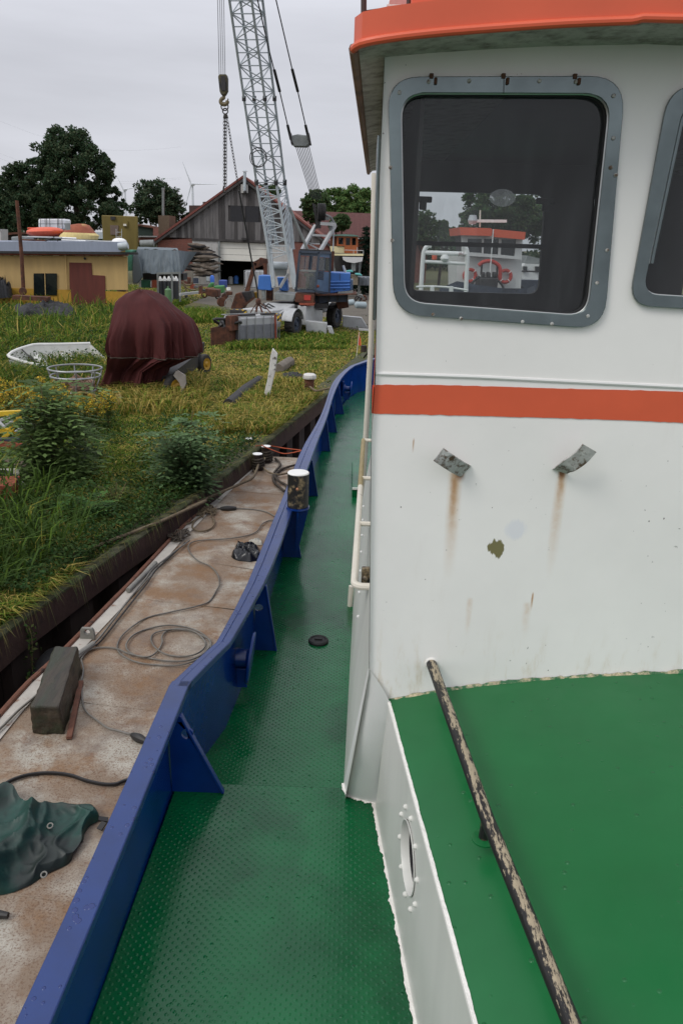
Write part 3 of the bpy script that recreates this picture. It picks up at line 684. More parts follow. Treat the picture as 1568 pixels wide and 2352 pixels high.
# ================================================================== GROUND, WATER, QUAY
QL = [(-30, -5.2), (3, -3.55), (6.66, -3.02), (8.54, -2.58), (9.34, -2.36), (11.5, -1.88), (14.1, -1.38), (16.15, -1.0), (19, -.45), (25, .62), (31, 1.7), (42, 3.6), (60, 6.5)]
def QX(Y): return interp(Y, QL)
m_soil = mat('grassy_soil', C(74, 78, 40), rough=.95, var=.35, scale=1.2, col2=C(92, 84, 48), cthr=.52, bump=.8, bscale=14)
m_gravel = mat('grey_gravel', C(96, 90, 80), rough=.95, var=.3, scale=14, bump=.9, bscale=60)
m_water = mat('dark_harbour_water', C(30, 36, 32), rough=.08, var=.2, scale=1.5, bump=.35, bscale=5)
gp = [V((QX(y)-.3, y, 0)) for y, _ in QL]
gp = gp+[V((900, 60, 0)), V((900, 2500, 0)), V((-900, 2500, 0)), V((-900, -30, 0))]
tag(MB().prism(gp, (0, 0, -.25)).build('ground', m_soil, None, smooth=0), kind='structure')
tag(MB().poly([V((-6, -40, -1.7)), V((900, -40, -1.7)), V((900, 62, -1.7)), V((-8, 62, -1.7))]).build('water', m_water, None), kind='structure')
gv = [V((-3.0, 40, .006)), V((-.4, 35.5, .006)), V((QX(34)-.5, 33.5, .006)), V((QX(42)-.6, 42, .006)), V((QX(60)-.6, 60, .006)), V((30, 64, .006)), V((30, 75, .006)), V((-12, 66, .006)), V((-12, 50, .006))]
tag(MB().poly(gv).build('gravel_yard', m_gravel, None), kind='structure')
# sheet-pile quay wall
m_cop = mat('mossy_concrete', C(74, 74, 54), rough=.95, var=.35, scale=5, col2=C(58, 66, 34), cthr=.55, bump=.9, bscale=30)
m_sheet = mat('rusted_sheet_pile', C(46, 34, 29), rough=.9, var=.4, scale=5, streak=True, bump=.6, bscale=14, rust=.35, rustcol=C(68, 44, 34), rscale=5)
m_wale = mat('rusted_channel', C(66, 46, 38), rough=.85, var=.3, scale=6, bump=.5, bscale=20, rust=.4, rustcol=C(58, 40, 32), rscale=6)
quay = thing('quay_wall', (QX(9), 9, -1.7), 'rusty sheet-pile quay wall with a mossy concrete coping along the grass', 'quay wall')
ys = [3+.6*i for i in range(62)]
rows = []
for i, y in enumerate(ys):
    x = QX(y); j = .02*noise.noise(V((y*1.3, 0, 0))); w = .5+.08*noise.noise(V((y*.8, 3, 0)))
    rows.append([V((x-w, y, -.02)), V((x-w+.03, y, .02+j)), V((x-.02, y, .015+j*.4)), V((x, y, 0)), V((x, y, -.06))])
MB().grid(rows).build('coping', m_cop, quay)
rows = [[V((QX(y)+.012, y, -.015)), V((QX(y)+.02, y, -.30)), V((QX(y)-.04, y, -.30))] for y in ys]
MB().grid(rows).build('waling_channel', m_wale, quay)
y = 4.0; k = 0
while y < 33:
    w = .5; x0, x1 = QX(y)-.02, QX(y+w)-.02; d = V((x1-x0, w, 0)).normalized(); nrm = V((d.y, -d.x, 0))
    a = V((x0, y, 0)); L = math.hypot(x1-x0, w)
    dep = -.02 if k % 2 else -.22
    prof = [a, a+d*.03, a+d*(L-.03), a+d*L]
    offs = [-.12, dep, dep, -.12]
    pts = [p+nrm*o_ for p, o_ in zip(prof, offs)]
    MB().grid([[p+V((0, 0, -.26)) for p in pts], [p+V((0, 0, -2.6)) for p in pts]]).build('sheet_pile', m_sheet, quay, smooth=0)
    y += w; k += 1
# ================================================================== BARGE
ZB = -.25
def barge_paint():
    m = mat('barge_deck_paint', C(176, 170, 156), rough=.75, var=.10, scale=3, bump=.35, bscale=55)
    n, l = nodes_of(m); b = n['Principled BSDF']; t = n['Texture Coordinate']
    out = b.inputs['Base Color'].links[0].from_socket
    def nz(sc, det=8, rg=.65, seed=0.):
        mp = n.new('ShaderNodeMapping'); mp.inputs['Location'].default_value = (seed, seed*.7, 0); l.new(t.outputs['Object'], mp.inputs[0])
        x = n.new('ShaderNodeTexNoise'); x.inputs['Scale'].default_value = sc; x.inputs['Detail'].default_value = det; x.inputs['Roughness'].default_value = rg; l.new(mp.outputs[0], x.inputs['Vector']); return x.outputs[0]
    def rng(src, a, bb, c=0., d=1.):
        x = n.new('ShaderNodeMapRange'); l.new(src, x.inputs[0])
        for i, v in enumerate((a, bb, c, d)): x.inputs[i+1].default_value = v
        return x.outputs[0]
    def lay(mask, col):
        nonlocal out
        x = n.new('ShaderNodeMix'); x.data_type = 'RGBA'; l.new(mask, x.inputs[0]); l.new(out, x.inputs[6]); x.inputs[7].default_value = (*col, 1); out = x.outputs[2]
    def mulm(a, bb):
        x = n.new('ShaderNodeMath'); x.operation = 'MULTIPLY'; l.new(a, x.inputs[0]); l.new(bb, x.inputs[1]); return x.outputs[0]
    big = nz(1.1, 5, .6); fine_ = nz(75, 3, .75, 3.)
    lay(rng(nz(1.5, 6, .62, 4.), .38, .56, 0, .85), C(126, 104, 82))
    lay(rng(nz(2.3, 7, .66, 9.), .47, .62, 0, .85), C(130, 98, 66))
    lay(rng(nz(3.1, 7, .6, 21.), .55, .68, 0, .6), C(110, 96, 86))
    lay(rng(nz(6, 7, .6, 31.), .60, .70, 0, .6), C(122, 88, 64))
    lay(mulm(rng(fine_, .50, .64, 0, 1), rng(big, .3, .62, .35, .95)), C(104, 76, 56))
    lay(rng(nz(120, 2, .6, 5.), .66, .70, 0, .7), C(60, 46, 38))
    l.new(out, b.inputs['Base Color']); return m
m_barge = barge_paint()
m_rail = mat('rusty_barge_edge', C(112, 72, 54), rough=.8, var=.35, scale=8, bump=.4, rust=.42, rustcol=C(66, 46, 38), rscale=8)
m_hullb = mat('barge_hull_black', C(40, 36, 34), rough=.8, var=.3)
barge = thing('barge', (-1.9, 8, -1.7), 'flat work barge with rust-stained white deck, moored between quay and tug', 'barge')
BL = [(-2, -2.95), (4.5, -2.80), (5.52, -2.744), (6.0, -2.70), (6.44, -2.612), (8.05, -2.40), (9.7, -2.22), (11.4, -1.98), (12.48, -1.81), (13.95, -1.52)]
def BX(Y): return interp(Y, BL)
seams = [(-2.0, -2.0), (1.4, 1.3), (3.78, 3.55), (4.86, 4.58), (5.82, 5.55), (7.83, 7.52), (9.07, 8.6), (10.4, 10.2), (11.8, 11.68), (13.97, 13.93)]
for i, ((a0, a1), (b0_, b1_)) in enumerate(zip(seams, seams[1:])):
    g_ = .006; xr = -.80 if b0_ < 9 else -.66
    def rowp(t):
        ya, yb = lerp(a0+g_, b0_-g_, t), lerp(a1+g_, b1_-g_, t)
        return [V((BX(ya)+.05, ya, ZB+.008*noise.noise(V((ya, 1, 0))))), V((lerp(BX(ya), xr, .35), lerp(ya, yb, .35), ZB+.01*noise.noise(V((ya*1.3, 5, 0))))), V((lerp(BX(ya), xr, .7), lerp(ya, yb, .7), ZB+.01*noise.noise(V((ya*1.3, 9, 0))))), V((xr, yb, ZB))]
    rws = [rowp(k/5) for k in range(6)]
    m = MB().grid(rws); m.grid([[p-V((0, 0, .02)) for p in r] for r in rws])
    m.build('deck_plate', m_barge, barge, smooth=60)
sl_ = [V((BX(y), y, 0)) for y in [b[0] for b in BL]]
hb = [V((BX(y)+.02, y, ZB-.012)) for y, _ in BL]+[V((-.62, 13.93, ZB-.012)), V((-.78, -2, ZB-.012))]
MB().prism(hb, (0, 0, -1.6)).build('barge_hull', m_hullb, barge, smooth=0)
for i, ((a0, a1), _) in enumerate(zip(seams[1:], seams)):
    pts = [V((lerp(BX(a0)+.06, -.8, t), lerp(a0, a1, t), ZB-.004)) for t in (0, .25, .5, .75, 1)]
    MB().tube(pts, .009, 6).build('weld_seam', m_barge, barge)
ey = [4.0+i*.25 for i in range(40)]
MB().tube([V((BX(y)+.012+.006*noise.noise(V((y*3, 0, 0))), y, ZB+.015)) for y in ey], .026, 8).build('edge_bar', m_rail, barge)
MB().grid([[V((BX(y)+.04, y, ZB+.012)), V((BX(y)+.17, y, ZB+.012))] for y in ey]).build('edge_strip', mat('edge_white_paint', C(178, 172, 162), rough=.7, var=.12, scale=6, rust=.36, rustcol=C(140, 96, 70), rscale=9, bump=.3), barge)
# conduit pipes, pad eye
m_conduit = mat('grey_conduit', C(128, 126, 118), rough=.55, var=.2, scale=10, rust=.3)
for a, b in (((920, 905), (1118, 708)), ((500, 1408), (672, 1288))):
    MB().tube([P(*c5(*a), ZB+.045), P(*c5(*b), ZB+.045)], .028, 10).build('conduit_pipe', m_conduit, barge)
le = P(*c5(630, 1262), ZB); hole = [le+V((.028*math.cos(a), 0, .085+.024*math.sin(a))) for a in [k*2*math.pi/12 for k in range(12)]]
ol = [le+V((-.075, 0, 0)), le+V((.075, 0, 0)), le+V((.068, 0, .10)), le+V((.05, 0, .13)), le+V((-.05, 0, .13)), le+V((-.068, 0, .10))]
MB().plate(ol, [hole], (.0, .03, 0)).build('pad_eye', m_conduit, barge, bevel=.006)
# twin bollards
m_wtop = MATS['white_top_paint']; m_bol = mat('dark_bollard_iron', C(58, 46, 40), rough=.75, var=.3, bump=.4, rust=.3)
def bollard(name, px, topy, r, par, label=None, group=None, zb=ZB):
    b = P(*px, zb); zt = Q(px[0], topy, b.y).z
    if par is None: par_ = thing(name, b, label, 'bollard', group)
    else: par_ = par
    o = MB().lathe([(r*1.15, 0), (r, .03), (r, zt-zb-.03), (r*1.06, zt-zb-.02), (r*1.06, zt-zb)], b, n=20).build('bollard_post' if par is None else 'bollard', m_bol, par_)
    MB().lathe([(r*1.04, 0), (r*1.04, .008), (r*.4, .012)], b+V((0, 0, zt-zb)), n=20).build('bollard_top', m_wtop, o)
    return b, zt
bA, zA = bollard('bollard', c4(672, 1215), c4(0, 1103)[1], .083, barge)
bB, zB2 = bollard('bollard', c4(732, 1160), c4(0, 1048)[1], .083, barge)
bollard('quay_bollard', c4(617, 1022), c4(0, 992)[1], .075, None, 'small white-topped bollard in the grass at the quay edge', None, 0)
# ------------------------------------------------------------------ ropes and cables (each one a thing)
m_rope = mat('weathered_rope', C(118, 104, 82), rough=.95, var=.3, scale=30, bump=1., bscale=120)
m_ropeD = mat('dark_wet_rope', C(70, 62, 52), rough=.9, var=.3, scale=30, bump=1., bscale=120)
m_cable = mat('grey_cable', C(112, 108, 100), rough=.5, var=.15, scale=20)
m_hose = mat('black_hose', C(34, 32, 30), rough=.5, var=.2)
def rope(name, pts, r, m, label, cat='rope', n=6, sp=6):
    pts = spline(pts, sp); return MB().tube(pts, r, n).build(name, m, None, smooth=60, label=label, cat=cat, loc=pts[0])
mr = [(c5(20, 815), .05), (c5(150, 745), .06), (c5(280, 725), .06), (c5(420, 685), .06), (c5(600, 625), .06), (c5(780, 555), .06), (c5(960, 485), .05), (c5(1150, 412), .05), (c5(1320, 335), .02), (c5(1480, 260), -.02), (c4(20, 1545), -.05), (c4(160, 1478), -.06), (c4(300, 1425), -.08), (c4(430, 1368), -.1), (c4(560, 1312), -.12), (c4(640, 1270), -.13)]
rope('mooring_rope', [P(*p, z) for p, z in mr]+[bA+V((.03, -.09, .12))], .021, m_rope, 'thick mooring rope from the grass across the quay edge to barge bollard')
for b, zt, lab in ((bA, zA, 'dark rope wound round the nearer white-topped barge bollard'), (bB, zB2, 'dark rope wound round the farther white-topped barge bollard')):
    pts = []
    for k in range(60):
        a = k*.42; pts.append(b+V(((.108+.008*math.sin(k*1.7))*math.cos(a), (.108+.008*math.sin(k*1.7))*math.sin(a), .03+.0030*k)))
    rope('bollard_rope', pts, .019, m_ropeD, lab, sp=2)
lp = [c4(640, 1160), c4(700, 1120), c4(725, 1135), c4(705, 1175), c4(740, 1225), c4(810, 1250), c4(890, 1240)]
rope('loose_rope', [P(*p, ZB+.06+.05*(i < 3)) for i, p in enumerate(lp)], .016, m_rope, 'tan rope end lying from bollards toward the tug bulwark')
lp = [c4(800, 1135), c4(835, 1180), c4(790, 1240), c4(790, 1300), c4(830, 1340), c4(870, 1370), c4(880, 1330), c4(830, 1300), c4(800, 1260), c4(840, 1215), c4(930, 1185), c4(980, 1180)]
rope('coiled_rope', [P(*p, ZB+.03+.012*(i % 3)) for i, p in enumerate(lp)], .022, m_ropeD, 'thick dark rope in loops behind the black mooring post')
lp = [c4(500, 1250), c4(530, 1215), c4(580, 1185), c4(620, 1180), c4(655, 1235)]
rope('frayed_rope', [P(*p, ZB+.03) for p in lp], .017, m_rope, 'frayed tan rope tail at the barge edge left of bollards')
lp = [(c4(660, 1045), .08), (c4(740, 1040), .02), (c4(860, 1060), -.05), (c4(985, 1075), .1)]
rope('orange_line', [P(*p, z) for p, z in lp], .009, mat('orange_line', C(176, 84, 52), rough=.8), 'thin orange line stretched from the quay to the tug, upper strand')
lp = [(c4(700, 1040), .08), (c4(790, 1078), .0), (c4(870, 1100), -.05), (c4(985, 1080), .1)]
rope('orange_line', [P(*p, z) for p, z in lp], .009, MATS['orange_line'], 'thin orange line sagging from the quay to the tug, lower strand')
# long edge line
lp = [c5(1360, 548), c5(1290, 600), c5(1200, 670), c5(1100, 750), c5(1040, 830), c5(960, 930), c5(880, 1030), c5(790, 1150), c5(720, 1240), c5(660, 1300), c5(600, 1355), c5(560, 1395), c7(260, 485), c7(130, 595), c7(0, 725), c7(-150, 850)]
rope('edge_line', [P(*p, ZB+.035) for p in lp], .011, m_cable, 'grey line laid along the white edge of the barge deck', 'line')
lp = [c5(1330, 560), c5(1240, 650), c5(1120, 760), c5(1060, 850), c5(980, 950), c5(900, 1050), c5(810, 1165), c5(730, 1262), c5(690, 1300)]
rope('edge_line', [P(*p, ZB+.03) for p in lp], .009, m_hose, 'second darker line beside the grey line on the barge edge', 'line')
# welding cable with its loops
cab = [c7(945, 765), c7(860, 740), c7(770, 715), c7(700, 665), c7(635, 615), c7(600, 560), c7(590, 480), c7(588, 380), c7(600, 300), c7(585, 230), c5(590, 1390), c5(640, 1335), c5(740, 1315), c5(840, 1325), c5(920, 1358), c5(1040, 1385), c5(1200, 1412), c5(1350, 1408), c5(1460, 1360), c5(1510, 1290), c5(1470, 1230), c5(1390, 1185), c5(1280, 1160), c5(1180, 1158), c5(1060, 1182), c5(960, 1225), c5(908, 1290), c5(925, 1345), c5(1000, 1380), c5(1080, 1378), c5(1135, 1335), c5(1165, 1280), c5(1162, 1240), c5(1195, 1200), c5(1290, 1180), c5(1400, 1205), c5(1470, 1270), c5(1465, 1320), c5(1400, 1365), c5(1290, 1380), c5(1180, 1360), c5(1105, 1305), c5(1085, 1250), c5(1115, 1210), c5(1210, 1188), c5(1330, 1190), c5(1440, 1225), c5(1510, 1270), c5(1500, 1350), c5(1420, 1400), c5(1300, 1440), c5(1150, 1442), c5(1000, 1425), c5(890, 1380), c5(842, 1320), c5(870, 1240), c5(950, 1165), c5(1060, 1100), c5(1220, 1062), c5(1400, 1022), c5(1500, 985), c5(1555, 905), c6(400, 860), c6(385, 790), c6(330, 730), c6(250, 695), c6(195, 645), c6(175, 595), c6(205, 558), c6(300, 543), c6(420, 537), c6(530, 525), c6(620, 505), c6(672, 478), c6(702, 432), c6(745, 408), c6(790, 400)]
tl = c5(1555, 905)
rope('welding_cable', [P(*p, ZB+.016+.006*(i % 3)) for i, p in enumerate(cab)]+[V((-.88, 10.42, ZB+.016)), V((-.80, 10.4, ZB+.016))], .0085, m_cable, 'long grey cable looped in a coil on the barge deck', 'cable', sp=5)
def handle(name, a, b, r, label):
    a, b = P(*a, ZB+.03), P(*b, ZB+.03); d = b-a
    MB().tube([a, lerp(a, b, .12), lerp(a, b, .3), lerp(a, b, .5), lerp(a, b, .75), b], [r*.5, r*.8, r, r*1.15, r*.95, r*.6], 10).build(name, m_hose, None, label=label, cat='cable connector', loc=a)
handle('cable_connector', c7(945, 765), c7(1050, 815), .032, 'black cable connector against the blue rail on the barge')
handle('cable_connector', c6(405, 318), c6(522, 316), .036, 'black cable connector lying near the tangled rope pile')
lp = [c6(522, 316), c6(650, 325), c6(740, 345), c6(800, 375)]
rope('cable_length', [P(*p, ZB+.014) for p in lp]+[V((-.82, 10.6, ZB+.014))], .009, m_cable, 'grey cable from the upper black connector to the tug rail', 'cable')
lp = [c6(405, 318), c6(360, 322), c6(300, 318), c6(245, 300), c6(210, 240)]
rope('cable_length', [P(*p, ZB+.014) for p in lp], .0095, m_hose, 'short dark cable from the upper connector toward the quay', 'cable')
lp = [c7(-120, 1210), c7(0, 1145), c7(80, 1095), c7(200, 1055), c7(350, 1040), c7(500, 1055), c7(620, 1095), c7(740, 1120), c7(830, 1120), c7(960, 1100)]
rope('air_hose', [P(*p, ZB+.02) for p in lp]+[V((-1.15, 4.45, ZB+.02)), V((-.84, 4.3, ZB+.02))], .0135, m_hose, 'thick black hose curving across the barge deck beside the rail', 'hose')
# tangled heaps
def tangle(name, cpx, rx, ry, h, r, m, n, seed, label):
    c = P(*cpx, ZB+.01); rnd = random.Random(seed); pts = []
    for k in range(n):
        a = rnd.random()*6.28; q = rnd.random()**.5; pts.append(c+V((rx*q*math.cos(a), ry*q*math.sin(a), r+h*rnd.random()*(1-q*.6))))
    return rope(name, pts, r, m, label, 'rope', 5, 4)
tangle('tangled_rope', c5(1290, 530), .15, .22, .14, .009, m_ropeD, 46, 1, 'dark tangled rope nest on the barge edge')
tangle('tangled_rope', c6(300, 350), .16, .3, .07, .009, m_rope, 44, 2, 'tan tangled rope pile near the upper cable connector')
lp = [c6(350, 380), c6(362, 430), c6(320, 470), c6(250, 480), c6(205, 450), c6(230, 400), c6(300, 355), c6(190, 420), c6(105, 440)]
rope('rope_tail', [P(*p, ZB+.02+.01*(i % 2)) for i, p in enumerate(lp)], .012, m_rope, 'rope tail looping from the tan tangled pile')
# timber baulk and steel flat
m_timber = mat('wet_old_timber', C(54, 45, 32), rough=.45, var=.5, scale=14, bump=1., bscale=34, col2=C(44, 48, 30), cthr=.52, stretch=(1, .16, 1), rust=.36, rustcol=C(30, 25, 20), rscale=12)
fl, fr_ = P(*c7(228, 762), ZB), P(*c7(468, 768), ZB); w = (fr_-fl); bk = (P(*c7(575, 395), ZB)-fr_); bk = bk.normalized()*.98
zt = .26
p8 = []
for base in (fl, fl+bk):
    for s_ in (0, 1):
        for z_ in (0, zt):
            sh = V((.02 if s_ == 0 else -.03, 0, 0)) if z_ else V((0, 0, 0)); p8.append(base+w*s_+V((0, 0, z_))+sh*(.8 if base is fl else 1))
tb = MB().hexa(p8); o = tb.build('timber_baulk', m_timber, None, bevel=.018, label='squared wet timber baulk lying on the barge deck', cat='timber', loc=fl)
sbv = o.modifiers.new('sub', 'SUBSURF'); sbv.subdivision_type = 'SIMPLE'; sbv.levels = sbv.render_levels = 4
tex = bpy.data.textures.new('timber_wear', 'CLOUDS'); tex.noise_scale = .12
dm = o.modifiers.new('wear', 'DISPLACE'); dm.texture = tex; dm.strength = .035; dm.mid_level = .5
a, b = P(*c7(498, 790), ZB+.02), P(*c7(583, 385), ZB+.02)
MB().bar(a, b, .045, .03).build('steel_flat', m_rail, None, label='narrow rusty steel flat lying beside the timber baulk', cat='steel bar', loc=a, bevel=.004)
# crumpled sheets
def crumple(name, outl, z, h, m, seed, label, cat, rings=14, segs=56, folds=7., fine_=1., parent=None, corners=None):
    pts = [V(P(*p, z)) for p in outl]; cen = sum(pts, V((0, 0, 0)))/len(pts)
    per = spline(pts+[pts[0]], max(2, segs//len(pts)))[:-1]; rows = []
    if corners:
        def side(a, b, n_):
            L_ = [pts[(a+i) % len(pts)] for i in range((b-a) % len(pts)+1)]; S_ = spline(L_, 12); return [lerp(S_[min(len(S_)-2, int(i*(len(S_)-1)/n_))], S_[min(len(S_)-2, int(i*(len(S_)-1)/n_))+1], i*(len(S_)-1)/n_-min(len(S_)-2, int(i*(len(S_)-1)/n_))) for i in range(n_+1)]
        c0, c1_, c2_, c3_ = corners; nu, nv2 = 110, 80
        T_, R2, B_, L2 = side(c0, c1_, nu), side(c1_, c2_, nv2), side(c2_, c3_, nu)[::-1], side(c3_, c0, nv2)[::-1]
        net = []
        for i in range(nv2+1):
            v_ = i/nv2; net.append([])
            for k in range(nu+1):
                u_ = k/nu; q = lerp(T_[k], B_[k], v_)+lerp(L2[i], R2[i], u_)-lerp(lerp(T_[0], T_[-1], u_), lerp(B_[0], B_[-1], u_), v_); net[-1].append((q, 1-2*min(u_, 1-u_, v_, 1-v_)))
    else: net = [[(lerp(cen, p, i/rings), i/rings) for p in per] for i in range(rings+1)]
    for i, nrow in enumerate(net):
        row = []
        for k, (q, t) in enumerate(nrow):
            wq = V((q.x+.12*noise.noise(V((q.x*3, q.y*3, seed+31))), q.y+.12*noise.noise(V((q.x*3, q.y*3, seed+37))), 0)); f = (1-abs(noise.noise(V((wq.x*folds, wq.y*folds*.6, seed)))))**3*.55+(1-abs(noise.noise(V((wq.x*folds*2.3+3, wq.y*folds*1.7, seed+2)))))**4*.32*fine_+(1-abs(noise.noise(V((wq.x*folds*5+3, wq.y*folds*4, seed+5)))))**4*.06
            e = min(1, (1-t)*4.5)**.6
            row.append(q+V((noise.noise(V((q.x*6, q.y*6, seed+9)))*.03, noise.noise(V((q.x*6, q.y*6, seed+19)))*.03, .006+h*(.12+f*1.2)*e+h*.10*abs(noise.noise(V((k*(.04 if corners else .5), seed, 1)))))))
        rows.append(row)
    return MB().grid(rows, not corners).build(name, m, parent, smooth=70, label=label, cat=cat, loc=cen)
m_tarp = mat('green_oilskin', C(22, 66, 56), rough=.5, var=.4, scale=3.5, bump=.4, bscale=9, col2=C(30, 40, 36), cthr=.5)
tout = [c7(-260, 1180), c7(0, 1195), c7(95, 1225), c7(210, 1330), c7(380, 1300), c7(610, 1285), c7(690, 1310), c7(722, 1375), c7(650, 1430), c7(600, 1540), cg(1010, 830), cg(960, 1010), cg(800, 1140), cg(600, 1260), cg(330, 1400), cg(0, 1500), cg(-400, 1450)]
tp_ = crumple('oilskin_tarpaulin', tout, ZB, .17, m_tarp, 3., 'crumpled dark green tarpaulin with eyelets lying on the barge', 'tarpaulin', corners=(0, 6, 10, 16), folds=2.0, fine_=.7)
for u, v in ((690, 537), (605, 1205)):
    e = P(*cg(u, v), ZB+.09); MB().torus(e, .017, .005, axis=(0, -.5, 1), n=16, k=6).build('eyelet', m_conduit, tp_)
for (u, v), (u2, v2) in (((1350, 440), (1480, 460)), ((1430, 490), (1360, 590)), ((110, 140), (230, 130))):
    MB().bar(P(*cg(u, v), ZB+.05), P(*cg(u2, v2), ZB+.03), .04, .012).build('strap', m_hose, tp_)
crumple('plastic_bag', [c6(525, 588), c6(580, 600), c6(640, 595), c6(690, 620), c6(690, 680), c6(640, 700), c6(590, 705), c6(505, 682), c6(500, 630)], ZB, .10, mat('black_plastic_film', C(14, 14, 17), rough=.25, var=.2), 11., 'crumpled black plastic bag on the barge by the rail', 'plastic bag', rings=12, segs=60, folds=9)
crumple('paper_scrap', [c6(610, 556), c6(650, 548), c6(700, 556), c6(706, 580), c6(660, 580), c6(612, 570)], ZB, .05, mat('pale_paper', C(176, 172, 160), rough=.8, var=.2), 17., 'small crumpled pale scrap above the black plastic bag', 'scrap', rings=8, segs=40, folds=14)
hb_ = P(*crop(0, 2950, 1.742)(10, 700), ZB+.03)
MB().tube([hb_+V((-.2, .02, 0)), hb_+V((-.05, .01, 0)), hb_+V((.04, 0, 0))], [.02, .026, .018], 10).build('cable_connector', m_hose, None, label='black connector end at the left border of the barge deck', cat='cable connector', loc=hb_)
# tyre fender hanging in the gap
def tyre(mb, c, axis, R_, w):
    prof = [(R_*.58, -w*.38), (R_*.62, -w*.5), (R_*.85, -w*.52), (R_*.97, -w*.40), (R_, -w*.15), (R_, w*.15), (R_*.97, w*.40), (R_*.85, w*.52), (R_*.62, w*.5), (R_*.58, w*.38)]
    axis = V(axis).normalized(); x = axis.orthogonal().normalized(); y_ = axis.cross(x); n = 32; rows = []
    for r, h in prof: rows.append([V(c)+axis*h+(x*math.cos(k*2*math.pi/n)+y_*math.sin(k*2*math.pi/n))*r for k in range(n)])
    mb.grid(rows+[rows[0]], True); return mb
tc_ = Q(*c5(420, 1330), 6.9)
tf = tyre(MB(), V((QX(6.9)+.13, 6.9, -.86)), (1, -.15, 0), .42, .2).build('tyre_fender', m_rubber, None, label='worn tyre fender hanging on the sheet-pile wall in the gap', cat='tyre')
# ================================================================== YARD THINGS
def pts(cf_, L, Y): return [Q(*cf_(*p), Y) for p in L]
def slab(cf_, L, Y, depth, mb=None): return (mb or MB()).prism(pts(cf_, L, Y), (0, depth, 0))
m_steelw = mat('white_machine_paint', C(176, 178, 178), rough=.5, var=.12, scale=4, rust=.33, rustcol=C(140, 100, 74), rscale=6, bump=.1)
m_steelg = mat('grey_crane_paint', C(176, 184, 188), rough=.5, var=.12, scale=5)
m_steelg2 = mat('worn_grey_paint', C(126, 130, 128), rough=.6, var=.2, scale=5, rust=.3)
m_cranebl = mat('crane_blue_paint', C(62, 112, 184), rough=.45, var=.12, scale=4, bump=.05)
m_cabbl = mat('faded_cab_blue', C(92, 114, 140), rough=.5, var=.18, scale=4, rust=.24, rustcol=C(120, 84, 80), rscale=5)
m_cabframe = mat('cab_frame_slate', C(62, 72, 86), rough=.5, var=.15)
m_rust = mat('brown_rust', C(96, 60, 44), rough=.9, var=.4, scale=6, bump=.5, bscale=25, col2=C(66, 44, 36), cthr=.55)
m_rustred = mat('red_rust', C(142, 72, 52), rough=.85, var=.3, scale=6, bump=.4)
m_dark = mat('dark_greasy_steel', C(44, 42, 42), rough=.65, var=.35, scale=7, bump=.3)
m_dblue = mat('dark_blue_grey_steel', C(58, 66, 80), rough=.6, var=.3, scale=5)
m_tyre = mat('muddy_tyre', C(52, 50, 48), rough=.85, var=.25, scale=9, bump=.5, bscale=20)
m_wire = mat('wire_rope', C(92, 94, 98), rough=.5, var=.1)
m_wired = mat('dark_wire_rope', C(46, 46, 48), rough=.6, var=.1)
m_yel = mat('yellow_machine_paint', C(168, 128, 34), rough=.5, var=.15, rust=.25)
m_cglass = glass('crane_cab_glass', (.80, .82, .80), dirt=.22)
# ------------------------------------------------------------------ crane
crane = thing('mobile_crane', P(*c2(1000, 1400), 0), 'blue and white mobile lattice-boom crane standing in the grass', 'crane')
# chassis
fwc = Q(*c2(928, 1350), 31.4); fwc.z = .47; rwc = Q(*c2(1222, 1290), 35.2); rwc.z = .52
dax = V((rwc.x-fwc.x, rwc.y-fwc.y, 0)).normalized(); sax = V((-dax.y, dax.x, 0))   # towards the far-left side
def cb_(u, v, z): return fwc*1-V((0, 0, fwc.z))+dax*u+sax*v+UP*z     # chassis frame: u along, v to the left, z up
def cbox(mb, u0, u1, v0, v1, z0, z1): return mb.hexa([cb_(u, v, z) for u in (u0, u1) for v in (v0, v1) for z in (z0, z1)])
cbox(MB(), -.9, 5.0, .45, 1.75, .62, 1.0).build('chassis', m_steelw, crane, bevel=.03)
MB().hexa([cb_(u, v, z) for (u, z0, z1) in ((-.85, .55, .80), (.9, .70, 1.16)) for v in (.35, 1.65) for z in (z0, z1)]).build('front_hood', m_steelw, crane, bevel=.04)
cbox(MB(), .85, 2.6, .25, 1.8, .95, 1.12).build('carrier_deck', m_dark, crane, bevel=.03)
for c_, R_ in ((fwc, .56),):
    arc_ = [c_+dax*(R_*math.cos(a))+UP*(R_*math.sin(a)) for a in [math.pi*(.08+.84*k/10) for k in range(11)]]
    MB().grid([[p-sax*.2 for p in arc_], [p+sax*.25 for p in arc_], [p+sax*.25+UP*.03 for p in arc_], [p-sax*.2+UP*.03 for p in arc_]]).build('mudguard', m_steelw, crane)
for u_ in (-.5, -.1, .3): MB().tube([cb_(u_, 1.5, .9), cb_(u_-.1, 1.2, 1.15), cb_(u_, .8, .95)], .03, 6).build('hydraulic_hose', m_hose, crane)
cbox(MB(), -1.02, -.86, .1, 1.9, .42, .62).build('front_beam', m_steelg2, crane, bevel=.02)
cbox(MB(), -.95, -.6, 1.7, 2.3, .25, .95).build('front_gearbox', m_dark, crane, bevel=.04)
cbox(MB(), .9, 2.5, -.12, .3, .35, 1.1).build('side_locker', m_steelw, crane, bevel=.03)
